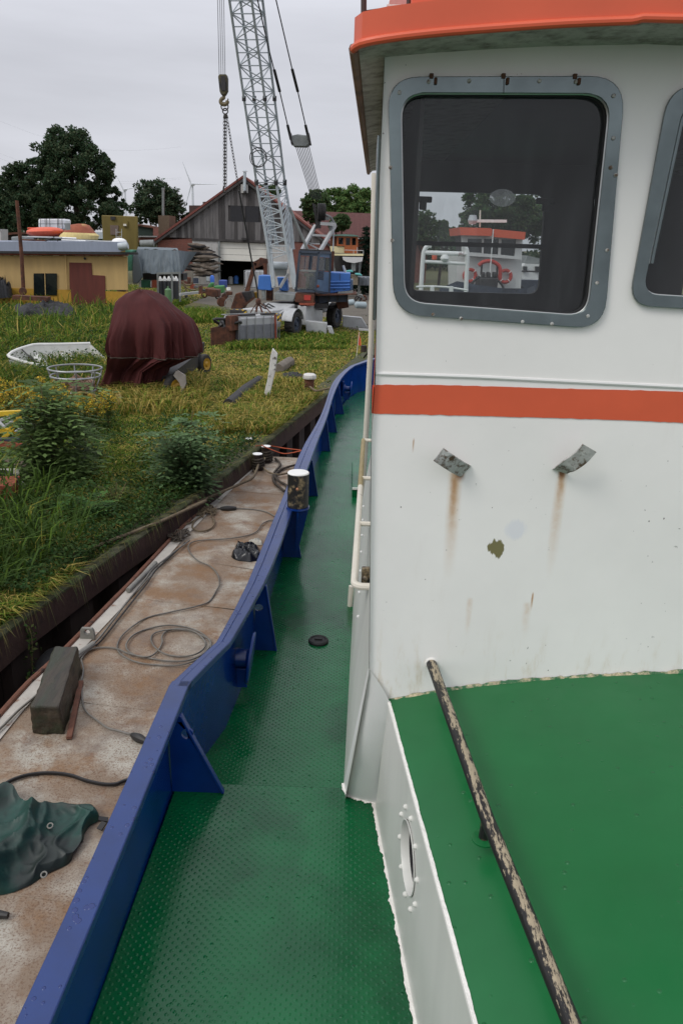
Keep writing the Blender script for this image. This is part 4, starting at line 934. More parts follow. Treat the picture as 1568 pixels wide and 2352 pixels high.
def wheel(c, axis, R_, w, par):
    o = tyre(MB(), c, axis, R_, w).build('tyre', m_tyre, par)
    MB().lathe([(R_*.6, 0), (R_*.6, .03), (R_*.45, .05), (R_*.42, -.02), (R_*.2, 0), (R_*.18, .07)], V(c)+V(axis).normalized()*w*.30, axis=axis, n=20).build('rim', m_dblue, o)
    lug = MB()
    x = V(axis).normalized().orthogonal().normalized(); y_ = V(axis).normalized().cross(x)
    for k in range(22):
        a = k*2*math.pi/22; q = V(c)+(x*math.cos(a)+y_*math.sin(a))*R_; tdir = (-x*math.sin(a)+y_*math.cos(a))
        lug.bar(q-V(axis).normalized()*w*.42+tdir*.03, q+V(axis).normalized()*w*.42-tdir*.03, .05, .035, up=(q-V(c)))
    lug.build('tread', m_tyre, o, kind='stuff')
for c, R_ in ((fwc, .475), (rwc, .53), (fwc+sax*2.0, .475), (rwc+sax*2.0, .53)):
    wheel(c, -sax, R_, .36, crane)
stripe = bpy.data.materials.new('hazard_stripes'); stripe.use_nodes = True; MATS['hazard'] = stripe
n, l = nodes_of(stripe); tcn = n.new('ShaderNodeTexCoord'); mpn = n.new('ShaderNodeMapping'); mpn.inputs['Rotation'].default_value = (0, R(-50), 0); l.new(tcn.outputs['Object'], mpn.inputs[0])
wv = n.new('ShaderNodeTexWave'); wv.wave_type = 'BANDS'; wv.bands_direction = 'X'; wv.inputs['Scale'].default_value = 2.1; l.new(mpn.outputs[0], wv.inputs['Vector'])
rp = n.new('ShaderNodeValToRGB'); rp.color_ramp.interpolation = 'CONSTANT'; rp.color_ramp.elements[0].color = (.02, .02, .02, 1); rp.color_ramp.elements[1].position = .5; rp.color_ramp.elements[1].color = (*C(206, 168, 48), 1); l.new(wv.outputs[0], rp.inputs[0]); l.new(rp.outputs[0], n['Principled BSDF'].inputs['Base Color'])
fa, fb = Q(*c2(842, 1300), 30.7), Q(*c2(730, 1292), 30.85)
MB().hexa([p+V((0, dy, dz)) for p in (Q(*c2(838, 1305), 30.6), Q(*c2(728, 1292), 30.8)) for dy in (0, .12) for dz in (-.13, .16)]).build('hazard_beam', stripe, crane)
MB().hexa([p+V((0, dy, dz)) for p in (Q(*c2(592, 1278), 31.1), Q(*c2(476, 1270), 31.4)) for dy in (0, .12) for dz in (-.13, .17)]).build('hazard_beam', stripe, crane)
# outriggers
slab(c2, [(1015, 1322), (1170, 1340), (1168, 1420), (1020, 1408)], 32.0, .5).build('outrigger_box', m_steelw, crane, bevel=.02)
slab(c2, [(1172, 1360), (1202, 1362), (1232, 1448), (1226, 1462), (1196, 1456)], 31.9, .3).build('outrigger_leg', m_steelw, crane, bevel=.02)
slab(c2, [(1282, 1288), (1418, 1300), (1462, 1372), (1440, 1380), (1282, 1372)], 35.5, .4).build('outrigger_box', m_steelw, crane, bevel=.02)
slab(c2, [(985, 1240), (1138, 1246), (1136, 1330), (990, 1335)], 33.0, .6).build('chassis_box', m_steelw, crane, bevel=.02)
slab(c2, [(1398, 1380), (1492, 1386), (1492, 1398), (1398, 1392)], 33.0, .2).build('outrigger_beam', m_steelw, crane)
# superstructure
YS_ = 32.6
slab(cb, [(95, 1540), (420, 1555), (415, 1735), (90, 1690)], YS_-.2, 1.6).build('turntable_front', m_rust, crane, bevel=.03)
slab(cb, [(245, 1570), (360, 1575), (355, 1660), (245, 1655)], YS_-.22, .02).build('red_panel', mat('faded_red', C(176, 58, 50), rough=.6, var=.15), crane)
slab(cb, [(160, 1710), (425, 1712), (405, 1752), (165, 1735)], YS_-.4, .8).build('orange_plate', m_rustred, crane)
slab(c2, [(790, 1120), (945, 1138), (930, 1182), (800, 1172)], YS_-.2, 1.8).build('slew_frame', m_steelg2, crane, bevel=.03)
slab(cb, [(60, 1690), (640, 1720), (640, 1800), (60, 1770)], YS_+.3, 2.2).build('slew_ring', m_dark, crane)
slab(cb, [(415, 1562), (1130, 1545), (1130, 1562), (415, 1585)], YS_+.2, 2.0).build('walkway', m_rust, crane)
sup = slab(cb, [(430, 1588), (985, 1570), (965, 1685), (640, 1690), (430, 1720)], YS_+.6, 1.6).build('counterweight_frame', m_dblue, crane)
for u in (480, 650, 800, 960): slab(cb, [(u, 1580), (u+28, 1580), (u+22, 1695), (u-6, 1695)], YS_+.5, .1).build('frame_rib', m_dark, sup)
slab(cb, [(780, 1695), (985, 1680), (1000, 1780), (820, 1810)], YS_+1.6, .9).build('rear_plate', m_rust, crane)
slab(cb, [(815, 1520), (1070, 1500), (1065, 1545), (815, 1550)], YS_+.55, .3).build('step_box', m_steelg2, crane)
# engine hood with pressed ribs
eh = slab(cb, [(682, 1190), (1028, 1203), (1016, 1495), (668, 1545)], YS_+.9, 1.5).build('engine_hood', m_cranebl, crane, bevel=.03)
for v in (1345, 1395, 1445):
    MB().tube([Q(*cb(672, v+6), YS_+.89), Q(*cb(1020, v), YS_+.89)], .05, 8).build('hood_rib', m_cranebl, eh)
for u, v in ((758, 1478), (925, 1468)): slab(cb, [(u-9, v-9), (u+9, v-9), (u+9, v+9), (u-9, v+9)], YS_+.86, .05).build('hood_hole', m_dark, eh)
slab(cb, [(845, 1205), (852, 1205), (852, 1330), (845, 1330)], YS_+.885, .02).build('hood_seam', m_dblue, eh)
slab(cb, [(1026, 1310), (1070, 1312), (1066, 1490), (1018, 1495)], YS_+1.1, 1.0).build('rear_locker', m_cabbl, crane, bevel=.02)
MB().tube([Q(*cb(905, 1070), YS_+1.5), Q(*cb(945, 1190), YS_+1.5)], .05, 8).build('exhaust_pipe', m_steelw, crane)
slab(c2, [(680, 996), (768, 1000), (774, 1106), (672, 1100)], YS_+.3, .9).build('blue_tank', m_cranebl, crane, bevel=.03)
slab(c2, [(700, 1102), (725, 1104), (728, 1170), (705, 1168)], YS_+.35, .2).build('tank_leg', m_steelg2, crane)
slab(c2, [(735, 1104), (775, 1106), (775, 1180), (735, 1178)], YS_+.6, .6).build('tank_base', m_rust, crane)
slab(c2, [(812, 1010), (880, 1014), (890, 1110), (830, 1105)], YS_+.9, .7).build('winch_housing', m_cranebl, crane, bevel=.02)
# cab
fq = [(175, 835), (500, 850), (430, 1505), (105, 1495)]
F = pts(cb, fq, YS_-.15); sd_ = [Q(*cb(692, 858), YS_+.85), Q(*cb(665, 1548), YS_+.85)]
off = sd_[0]-F[1]
Bk = [F[0]+off, sd_[0], sd_[1], F[3]+off]
cabt = MB()
for a, b in [(F[i], F[(i+1) % 4]) for i in range(4)]+[(Bk[i], Bk[(i+1) % 4]) for i in range(4)]+[(F[i], Bk[i]) for i in range(4)]: cabt.bar(a, b, .09, .09)
cab = cabt.build('cab_frame', m_cabframe, crane)
def bil(q, u, v): return lerp(lerp(q[0], q[1], u), lerp(q[3], q[2], u), v)
def bpanel(q, u0, u1, v0, v1, th): return MB().prism([bil(q, u0, v0), bil(q, u1, v0), bil(q, u1, v1), bil(q, u0, v1)], th)
Sq = [F[1], Bk[1], Bk[2], F[2]]
bpanel([Bk[0], Bk[1], Bk[2], Bk[3]], 0, 1, .48, 1, (0, .04, 0)).build('cab_rear_wall', m_cabbl, cab)
MB().hexa([p+V((0, 0, dz)) for p in (F[0], F[1], Bk[0], Bk[1]) for dz in (.02, .1)]).build('cab_roof', m_dark, cab)
bpanel(F, 0, 1, 0, .10, (0, .03, 0)).build('cab_header', m_cabframe, cab)
bpanel(F, 0, 1, .45, .50, (0, .03, 0)).build('cab_mid_rail', m_steelg2, cab)
bpanel(F, 0, 1, .97, 1.0, (0, .03, 0)).build('cab_sill', m_cabframe, cab)
for u in (.32, .54, .68): bpanel(F, u-.02 if u < .6 else u-.06, u+.02, .1, .45, (0, .04, 0)).build('window_post', m_cabframe, cab)
for u0, u1, v0, v1 in ((.02, .30, .12, .44), (.34, .53, .12, .44), (.68, .98, .1, .44), (.03, .97, .5, .96)):
    bpanel(F, u0, u1, v0, v1, (0, .008, 0)).build('window_pane', m_cglass, cab)
bpanel(F, .45, .62, .62, .93, (0, .06, 0)).build('cab_seat', mat('pale_cab_seat', C(170, 164, 140), rough=.8), cab).location += V((0, .5, 0))
bpanel(F, .3, .8, .55, .64, (0, .06, 0)).build('cab_backrest', MATS['pale_cab_seat'], cab).location += V((0, .55, 0))
for u0, u1, v0, v1 in ((.04, .5, .13, .45), (.58, .92, .13, .45), (.08, .52, .51, .68)):
    bpanel(Sq, u0, u1, v0, v1, (.008, 0, 0)).build('window_pane', m_cglass, cab)
bpanel(Sq, 0, 1, .69, 1.0, (-.04, 0, 0)).build('door_panel', m_cabbl, cab)
bpanel(Sq, .54, 1, .47, .69, (-.04, 0, 0)).build('door_panel', m_cabbl, cab)
bpanel(Sq, 0, 1, 0, .12, (-.04, 0, 0)).build('side_header', m_cabbl, cab)
bpanel(Sq, .5, .58, .12, .46, (-.04, 0, 0)).build('window_post', m_cabframe, cab)
bpanel(Sq, 0, .54, .455, .50, (-.04, 0, 0)).build('side_rail', m_cabframe, cab)
MB().lathe([(.05, 0), (.06, .05), (.03, .08)], Q(*cb(472, 1420), YS_-.1), axis=(.5, -1, 0), n=10).build('door_lamp', m_rustred, cab)
# A-frame (gantry)
def strut(cf_, a, b, Ya, Yb, w, name, m, par): return MB().bar(Q(*cf_(*a), Ya), Q(*cf_(*b), Yb), w, w).build(name, m, par)
ga_ = YS_+.7
for a, b in (((205, 825), (435, 400)), ((505, 842), (772, 388))): strut(cb, a, b, ga_, ga_+1.1, .12, 'gantry_leg', m_steelw, crane)
for a, b, w in (((375, 555), (640, 570), .08), ((520, 362), (782, 378), .12), ((325, 695), (512, 706), .06), ((320, 700), (512, 806), .06), ((250, 800), (492, 806), .06)): strut(cb, a, b, ga_+.7, ga_+.7, w, 'gantry_brace', m_steelw, crane)
MB().tube([Q(*cb(775, 390), ga_+1.1), Q(*cb(700, 260), ga_+1.0)], .05, 8).tube([Q(*cb(700, 260), ga_+1.0), Q(*cb(600, 215), ga_+1.)], .05, 8).build('gantry_head_link', m_steelg2, crane)
sh = MB()
for k in range(6): sh.lathe([(.30, 0), (.34, .02), (.34, .04), (.30, .06)], Q(*cb(470+k*22, 170), ga_+.8), axis=(1, .1, 0), n=18)
sh.build('gantry_sheaves', m_dark, crane, kind='stuff')
slab(cb, [(380, 10), (440, 40), (470, 240), (530, 300), (525, 445), (445, 440), (425, 260)], ga_+.8, .3).build('sheave_cheek', m_dark, crane)
slab(cb, [(500, 240), (690, 262), (660, 308), (510, 290)], ga_+.9, .2).build('sheave_bracket', m_steelg2, crane)
MB().lathe([(.2, 0), (.24, .02), (.24, .08), (.2, .1)], Q(*cb(692, 430), ga_+1.0), axis=(1, -.3, 0), n=20).build('guide_sheave', m_steelg2, crane)
MB().tube([Q(*cb(745, 470), ga_+1.1), Q(*cb(735, 830), ga_+1.0)], .025, 6).build('guy_rod', m_steelg, crane)
MB().tube([Q(*cb(736, 830), ga_+1.0), Q(*cb(710, 1170), ga_+1.0)], .06, 8).build('stack_pipe', m_rust, crane)
MB().tube([Q(*cb(0, 90), 32.3), Q(*cb(320, 835), YS_)], .055, 8).build('boom_stop', m_steelg2, crane)
# boom
def bY(t): return 32.3-3.6*t
top_t = 1.85
cbt = {'fl': (589, 527, -.25), 'rl': (611, 552, .35), 'fr': (634, 578, -.3), 'rr': (654, 603, .3)}
def chord(k, t):
    a, b, o_ = cbt[k]; return Q(a+(b-a)*t, 419*(1-t), bY(t)+o_)
low = {'fl': [((668, 330), -.25), ((735, 720), -.2), ((790, 1082), .0)], 'fr': [((806, 352), -.3), ((870, 720), -.25), ((940, 1090), .0)], 'rl': [((735, 320), .35), ((772, 560), .3), ((812, 790), .25)], 'rr': [((868, 300), .3), ((905, 560), .3), ((925, 810), .2)]}
for k in cbt:
    MB().tube([chord(k, t) for t in (0, .5, 1.0, 1.4, top_t)], .044, 8).build('boom_chord', m_steelg, crane)
    MB().tube([chord(k, 0)]+[Q(*c2(*p), 32.5+o_) for p, o_ in low[k][1:]], [.05, .06, .085], 8).build('boom_foot_chord', m_steelg, crane)
lat = MB(); nb = 26; faces = [('fl', 'fr'), ('fr', 'rr'), ('rr', 'rl'), ('rl', 'fl')]
for i in range(nb):
    t0, t1 = i*top_t/nb, (i+1)*top_t/nb
    for fi, (a, b) in enumerate(faces):
        lat.tube([chord(a, t0), chord(b, t0)], .019, 5, caps=False)
        if (i+fi) % 2: lat.tube([chord(a, t0), chord(b, t1)], .02, 5, caps=False)
        else: lat.tube([chord(b, t0), chord(a, t1)], .02, 5, caps=False)
lat.build('boom_lattice', m_steelg, crane, kind='stuff')
lowl = MB()
def lc(k, t):
    L = [chord(k, 0)]+[Q(*c2(*p), 32.5+o_) for p, o_ in low[k][1:]]; f_ = t*2
    return lerp(L[0], L[1], f_) if f_ < 1 else lerp(L[1], L[2], f_-1)
nb2 = 11
for i in range(nb2):
    t0, t1 = i*.72/nb2, (i+1)*.72/nb2
    for fi, (a, b) in enumerate(faces[:2]+[('rl', 'fl')]):
        lowl.tube([lc(a, t0), lc(b, t0)], .02, 5, caps=False)
        if (i+fi) % 2: lowl.tube([lc(a, t0), lc(b, t1)], .022, 5, caps=False)
        else: lowl.tube([lc(b, t0), lc(a, t1)], .022, 5, caps=False)
lowl.build('boom_foot_lattice', m_steelg, crane, kind='stuff')
for k in cbt: MB().lathe([(.075, -.1), (.075, .1)], chord(k, 0), n=10).lathe([(.07, -.08), (.07, .08)], chord(k, .46), n=10).build('boom_joint', m_dark, crane, kind='stuff')
slab(c2, [(890, 830), (920, 800), (948, 1000), (945, 1085), (935, 1085)], 32.3, .12).build('boom_foot_plate', m_steelg, crane, bevel=.02)
slab(c2, [(745, 760), (770, 755), (800, 1075), (785, 1080)], 32.35, .12).build('boom_foot_plate', m_steelg, crane, bevel=.02)
MB().lathe([(.14, -.32), (.14, .32)], Q(*c2(832, 925), 32.9), axis=(1, 0, 0), n=18).build('boom_winch_drum', m_steelg, crane)
slab(c2, [(790, 950), (880, 950), (872, 1000), (800, 1000)], 32.9, .4).build('winch_frame', m_steelg2, crane)
strut(c2, (832, 1085), (892, 985), YS_, YS_+.2, .09, 'boom_foot_strut', m_steelw, crane)
MB().torus(Q(*c2(678, 150), 31.3), .33, .018, axis=(.3, 1, 0), n=28, k=5).torus(Q(*c2(682, 158), 31.25), .27, .018, axis=(.1, 1, .2), n=28, k=5).build('hanging_cable_coil', m_wired, crane, kind='stuff')
MB().lathe([(.3, -.25), (.34, -.2), (.34, .2), (.3, .25)], chord('fl', top_t)+V((.2, .3, .2)), axis=(1, 0, 0), n=18).build('boom_head_sheave', m_dark, crane)
# pendants, bridle, luffing ropes
for L in ([(900, 950), (818, 600), (806, 560), (755, 360), (650, -100), (560, -480)], [(1028, 950), (948, 600), (934, 555), (805, 0), (780, -110), (690, -480)]):
    Ys2 = [31.6, 30.4, 30.2, 29.2, 27.6, 26.4] if len(L) == 6 else None
    MB().tube([Q(*c8(*p), yy) for p, yy in zip(L, Ys2)], .022, 6).build('boom_pendant', m_wired, crane)
    for a, b in ((1, 2), (0, 0)):
        p, q = Q(*c8(*L[a]), Ys2[a]), Q(*c8(*L[b]), Ys2[b]); e = (Q(*c8(*L[1]), Ys2[1])-Q(*c8(*L[0]), Ys2[0])).normalized()
        MB().bar(p-e*.3, q+e*.3, .10, .06).build('pendant_socket', m_wired, crane, bevel=.02)
br = slab(c8, [(905, 975), (960, 962), (1035, 972), (1050, 1030), (1025, 1050), (930, 1048), (905, 1000)], 31.6, .5).build('bridle_block', m_steelg2, crane, bevel=.04)
slab(c8, [(895, 950), (910, 948), (922, 1030), (912, 1032)], 31.55, .6).build('bridle_cheek', m_dark, br)
slab(c8, [(1022, 950), (1040, 950), (1055, 1030), (1042, 1032)], 31.55, .6).build('bridle_cheek', m_dark, br)
for k in range(9):
    a = Q(*c8(945+k*12, 1048), 31.8); b = Q(*c2(1058+k*9, 455-abs(k-5)*3), 33.9)
    MB().tube([a, b], .012, 5).build('luffing_rope', m_wire, crane)
# hoist ropes, hook block, hook
HY = 27.2
for (a, b) in ((386, 398), (402, 412), (415, 427), (430, 440)):
    MB().tube([Q(*c8(a+(a-b)*1.1, -590), HY-.6), Q(*c8(b, 540), HY)], .010, 5).build('hoist_rope', m_wire, crane)
hb = slab(c8, [(388, 545), (396, 532), (450, 532), (457, 560), (457, 650), (440, 682), (412, 682), (400, 655)], HY-.12, .24).build('hook_block', mat('hook_block_dark_yellow', C(74, 68, 42), rough=.6, var=.3, col2=C(36, 36, 38), cthr=.48), crane, bevel=.03)
slab(c8, [(408, 545), (440, 545), (442, 650), (414, 650)], HY-.14, .28).build('sheave', m_dark, hb)
hk = [(432, 682), (430, 700), (415, 712), (408, 730), (418, 745), (436, 750), (452, 742), (458, 725), (462, 708)]
MB().tube(spline([Q(*c8(*p), HY) for p in hk], 4), [.05]*4+[.06]*(len(spline([V((0, 0, 0))]*len(hk), 4))-8)+[.02]*4, 8).build('crane_hook', mat('hook_brown', C(110, 98, 70), rough=.6), hb)
# chains
m_chain = mat('chain_steel', C(62, 58, 54), rough=.6, metal=.3, var=.2)
def chain(a, b, link=.13, r=.0105):
    m = MB(); a, b = V(a), V(b); L = (b-a).length; nl = int(L/(link*.72)); d = (b-a)/L; x = d.orthogonal().normalized(); y_ = d.cross(x)
    for i in range(nl):
        c = lerp(a, b, (i+.5)/nl); s_ = x if i % 2 else y_
        m.tube([c+d*(link*.5*math.cos(t))+s_*(link*.26*math.sin(t)) for t in [k*2*math.pi/8 for k in range(8)]], r, 4, closed=True)
    return m
slg = thing('lifting_chain', Q(*c8(432, 1380), HY), 'chain sling hanging from the crane hook with one leg pulled aside', 'chain')
MB().torus(Q(*c8(437, 765), HY), .11, .02, axis=(0, 1, 0), n=18, k=6).torus(Q(*c8(441, 798), HY), .08, .02, axis=(0, 1, 0), n=18, k=6).build('master_link', m_chain, slg, kind='stuff')
slab(c8, [(430, 815), (452, 815), (462, 848), (424, 848)], HY-.06, .12).build('chain_shortener', m_chain, slg, bevel=.02)
for a, b in (((433, 850), (433, 1340)), ((447, 850), (446, 1340))): chain(Q(*c8(*a), HY), Q(*c8(*b), HY)).build('chain_leg', m_chain, slg, kind='stuff')
MB().tube([Q(*c8(439, 850), HY), Q(*c8(438, 1340), HY)], .016, 5).build('chain_leg', m_wired, slg)
MB().tube(spline([Q(*c8(*p), HY) for p in ((432, 1335), (428, 1365), (434, 1380), (444, 1372))], 4), .03, 6).build('sling_hook', m_chain, slg)
chain(Q(*c8(456, 860), HY), Q(*c2(540, 390), HY+1.2)).build('slack_leg', m_chain, slg, kind='stuff')
hubp = Q(*c2(678, 1185), 30.3)
MB().tube([Q(*c2(540, 390), HY+1.2), Q(*c2(632, 900), HY+2.6), Q(*c2(672, 1100), 30.2), hubp], .03, 6).build('slack_wire', m_wired, slg)
# ------------------------------------------------------------------ clamshell grab behind the crane
gr = thing('clamshell_grab', P(*c2(560, 1240), 0), 'rusty clamshell grab with tall arm between barn door and crane', 'grab')
slab(c2, [(640, 905), (668, 902), (612, 1112), (578, 1118)], 36, .25).build('arm', m_rust, gr, bevel=.02)
slab(c2, [(640, 900), (680, 880), (690, 868), (740, 880), (742, 910), (700, 930), (660, 945)], 36, .4).build('head', m_rust, gr, bevel=.02)
slab(c2, [(712, 905), (738, 905), (740, 1000), (716, 1000)], 36, .25).build('arm', m_rust, gr)
slab(c2, [(515, 1128), (548, 1120), (590, 1200), (570, 1236), (478, 1236)], 35.2, 1.0).build('bucket', m_rust, gr, bevel=.02)
slab(c2, [(550, 1118), (628, 1110), (640, 1170), (590, 1205)], 35.6, .9).build('bucket', m_dark, gr, bevel=.02)
MB().bar(Q(*c2(580, 1210), 35), Q(*c2(650, 1155), 35), .09).build('brace', m_rust, gr)
# ------------------------------------------------------------------ IBC tank with sling, rusty bin
m_ibc = mat('cloudy_plastic', C(176, 178, 180), rough=.4, var=.06, scale=2)
m_cage = mat('galvanised_cage', C(150, 152, 152), rough=.4, metal=.5, var=.1)
def ibc(name, A0, B0, dep, h, label, par_cage=True, group=None, bars=7, half=True):
    t = thing(name, A0, label, 'liquid tank', group); d = (B0-A0); L = d.length; d.normalize(); n_ = V((-d.y, d.x, 0))
    if n_.y < 0: n_ = -n_
    c = lambda u, v, z: A0+d*(u*L)+n_*(v*dep)+UP*z
    MB().hexa([c(u, v, z) for u in (.03, .97) for v in (.03, .97) for z in (.06, h-.03)]).build('tank', m_ibc, t, bevel=.06)
    if half: MB().hexa([c(u, v, z) for u in (.02, .98) for v in (.02, .98) for z in (.08, h*.72)]).build('contents', mat('grey_liquid_level', C(120, 122, 128), rough=.4, var=.15), t, bevel=.05)
    for k in range(bars):
        u = k/(bars-1); MB().tube([c(u, -.01, 0), c(u, -.01, h)], .014, 6).build('cage_bar', m_cage, t)
    for k in range(1, 4): MB().tube([c(1.01, k/4, 0), c(1.01, k/4, h)], .014, 6).build('cage_bar', m_cage, t)
    for z in (.03, h): MB().tube([c(0, 0, z), c(1, 0, z), c(1, 1, z), c(0, 1, z)], .017, 6, closed=True).build('cage_ring', m_cage, t)
    return t, c
A0, B0 = P(*c2(537, 1492), 0), P(*c2(828, 1470), 0)
it, ic = ibc('liquid_tank', A0, B0, 1.0, .95, 'caged half-full plastic liquid tank in the grass before the crane wheel', bars=6)
for z in (.0,):
    for u in (.12, .62): MB().hexa([ic(u+du, v, .95+dz) for du in (0, .34) for v in (.1, .25) for dz in (.0, .07)]).build('black_skid', m_dark, it, bevel=.02)
MB().bar(ic(.9, -.03, .0), ic(.88, -.03, .97), .05).build('rust_strip', m_rustred, it)
sg = thing('wire_sling', hubp, 'rusty wire sling with spread legs above the caged tank', 'sling')
for p in ((610, 1285), (648, 1300), (662, 1302), (712, 1300), (725, 1312), (770, 1268)):
    MB().tube(spline([hubp, lerp(hubp, Q(*c2(*p), 30.2), .5)+V((0, 0, .03)), Q(*c2(*p), 30.2)], 4), .02, 6).build('sling_leg', m_rust, sg)
MB().ell(hubp, (.10, .1, .14), 10, 8).build('sling_knot', m_rust, sg)
rb_ = thing('rusty_bin', P(*c2(400, 1500), 0), 'open rusty steel bin with black hoses beside the caged tank', 'bin')
a0, a1 = P(*c2(340, 1505), 0), P(*c2(466, 1498), 0); dv = V((.35, 1.1, 0)); hh = .62
for nm, q in (('front_wall', (a0, a1)), ('left_wall', (a0, a0+dv)), ('right_wall', (a1, a1+dv)), ('back_wall', (a0+dv, a1+dv))):
    MB().bar(q[0]+UP*hh/2, q[1]+UP*hh/2, .03, hh).build(nm, m_rust, rb_)
MB().hexa([V((x, y, z)) for x, y in ((a1.x-.1, a1.y), (a1.x+.1, a1.y), (a1.x+.3, a1.y+.9), (a1.x+.5, a1.y+.9)) for z in (.5, 1.0)]).build('tilted_plate', m_rust, rb_)
rnd = random.Random(5)
for k in range(5):
    c = lerp(a0, a1, .2+.15*k)+dv*.5; MB().tube(spline([c+V((rnd.uniform(-.3, .3), rnd.uniform(-.3, .3), hh-.1+rnd.random()*.35)) for _ in range(5)], 4), .05, 6).build('hose', m_hose, rb_)
# ------------------------------------------------------------------ tractor under a maroon tarpaulin
TY = 18.3
tr = thing('covered_tractor', P(*c3(1000, 880), 0), 'machine with yellow wheel rims under a pleated maroon tarpaulin', 'covered machine')
prof = [(122, 985, 1030), (135, 950, 1075), (160, 890, 1130), (185, 855, 1185), (215, 828, 1215), (260, 816, 1270), (330, 800, 1345), (400, 785, 1362), (480, 760, 1375), (540, 758, 1388), (585, 775, 1392), (610, 772, 1320), (680, 760, 1180), (760, 735, 1165), (820, 705, 1168), (880, 680, 1172)]
rows = []; nseg = 260
ct2 = lambda a, k: (k*math.cos(a), k*math.sin(a))
for i, (v, ul, ur) in enumerate(prof):
    a, b = Q(*c3(ul, v), TY), Q(*c3(ur, v), TY); c = (a+b)/2; rx = (b-a).length/2; ry = min(.95, rx*.95+.05); row = []
    pl = min(1, max(0, (v-185)/330))**1.2*.21*(1.0 if v < 600 else 1.15)
    for k in range(nseg):
        t = k*2*math.pi/nseg; cs_, sn_ = math.cos(t), math.sin(t); e = .78
        X, Yv = math.copysign(abs(cs_)**e, cs_), math.copysign(abs(sn_)**e, sn_)
        tw = t+.02*i; pleat = noise.noise(V((ct2(tw, 2.2)[0], ct2(tw, 2.2)[1], i*.05)))*1.0-1.5*abs(noise.noise(V((ct2(tw, 5.5)[0], ct2(tw, 5.5)[1], 3+i*.04))))-.9*abs(noise.noise(V((ct2(tw, 11)[0], ct2(tw, 11)[1], 9+i*.07))))+.2
        q = 1+pl*pleat+.05*noise.noise(V((2*cs_, 2*sn_, i*.35)))+.03*noise.noise(V((5*cs_, 5*sn_, i*.5)))
        row.append(c+V((rx*X*q, ry*Yv*q+.15, .05*noise.noise(V((X*2, Yv*2, i*.3))))))
    rows.append(row)
m_mar = mat('maroon_tarp_cloth', C(72, 33, 32), rough=.8, spec=.25, var=.25, scale=3, bump=.3, bscale=12, streak=True)
mt_ = MB().grid(rows, True).poly(rows[0]).build('tarpaulin', m_mar, tr, smooth=75)
i6 = 10
MB().tube([p*1+(p-(rows[i6][0]+rows[i6][130])/2)*.01 for p in rows[i6]], .012, 5, closed=True).build('tie_rope', m_ropeD, mt_)
def twheel(c, R_, w, ax, nm):
    o = tyre(MB(), c, ax, R_, w).build(nm, m_tyre, tr)
    MB().lathe([(R_*.6, -.02), (R_*.6, .05), (R_*.3, .03), (R_*.15, .06)], V(c)+V(ax).normalized()*w*.3, axis=ax, n=18).build('rim', m_yel, o)
w1 = P(*c3(1262, 895), 0)+V((0, 0, .27)); w2 = P(*c3(1468, 720), 0)+V((0, 0, .26))
twheel(w1, .29, .17, (.72, -.69, 0), 'front_tyre'); twheel(w2, .27, .16, (.92, -.4, 0), 'rear_tyre')
MB().bar(w1+V((-.35, .25, .0)), w2+V((-.25, .1, .15)), .3, .35).build('machine_body', m_dark, tr)
slab(c3, [(1172, 765), (1238, 765), (1180, 860), (1168, 850)], TY-.2, .12).build('yellow_bracket', m_yel, tr)
slab(c3, [(1262, 705), (1275, 700), (1330, 735), (1335, 790), (1305, 870), (1290, 790), (1245, 735)], TY-.5, .06).build('pale_flap', mat('pale_canvas', C(158, 150, 142), rough=.8, var=.2), tr)
slab(c3, [(1390, 510), (1445, 512), (1440, 580), (1392, 585)], TY+1.6, .5).build('machine_rear', m_dark, tr)
# ------------------------------------------------------------------ white dinghy
dy0, dy1 = P(*c3(140, 745), .0), P(*c3(800, 690), .0)
dg = thing('dinghy', lerp(dy0, dy1, .5), 'white open dinghy lying in the weeds behind the round frame', 'dinghy')
dvec = (dy1-dy0); Ld = dvec.length; dvec.normalize(); nv_ = V((-dvec.y, dvec.x, 0))
def hull_pt(t, a, inner):
    w = .72*(min(1, (t*2.6+.0)**.6) if t < .45 else 1-.12*(t-.45))*(1-.0)
    w = max(.06, w); dpt = .55; k = .90 if inner else 1
    x = w*k*math.cos(a); z = .62+.10*(1-t)**2-dpt*k*abs(math.sin(a))**.8*(.45+.55*min(1, t*3))
    z += x*.32-.27
    return dy0+dvec*(t*Ld)+nv_*(x+.55)+UP*(z+(0.012 if inner else 0))
rows = [[hull_pt(t/14, -math.pi*k/12, False) for k in range(13)] for t in range(15)]
rin = [[hull_pt(min(.98, max(.03, t/14)), -math.pi*k/12, True) for k in range(13)] for t in range(15)]
m_gel = mat('white_gelcoat', C(214, 214, 208), rough=.35, var=.08, scale=4, rust=.27, rustcol=C(150, 140, 110), rscale=5)
MB().grid(rows).build('hull', m_gel, dg, smooth=60); MB().grid(rin).poly(rin[-1]).build('inner_hull', m_gel, dg, smooth=60)
MB().poly(rows[-1]).build('transom', m_gel, dg)
MB().tube([r[0] for r in reversed(rows)]+[r[12] for r in rows], .045, 8).build('gunwale', m_gel, dg)
for t in (.3, .62): MB().hexa([hull_pt(t+dt_, -a, True)*1+V((0, 0, -.18+dz)) for dt_ in (0, .1) for a in (0.05, math.pi-.05) for dz in (0, .03)]).build('thwart', m_gel, dg)
MB().tube(spline([hull_pt(.2, -.0, False), hull_pt(.22, -1.5, True)+V((0, 0, .35)), hull_pt(.3, -2.6, True)+V((0, 0, .1)), hull_pt(.16, -math.pi, False), hull_pt(.16, -2.6, False)], 5), .018, 6).build('painter_rope', m_hose, dg)
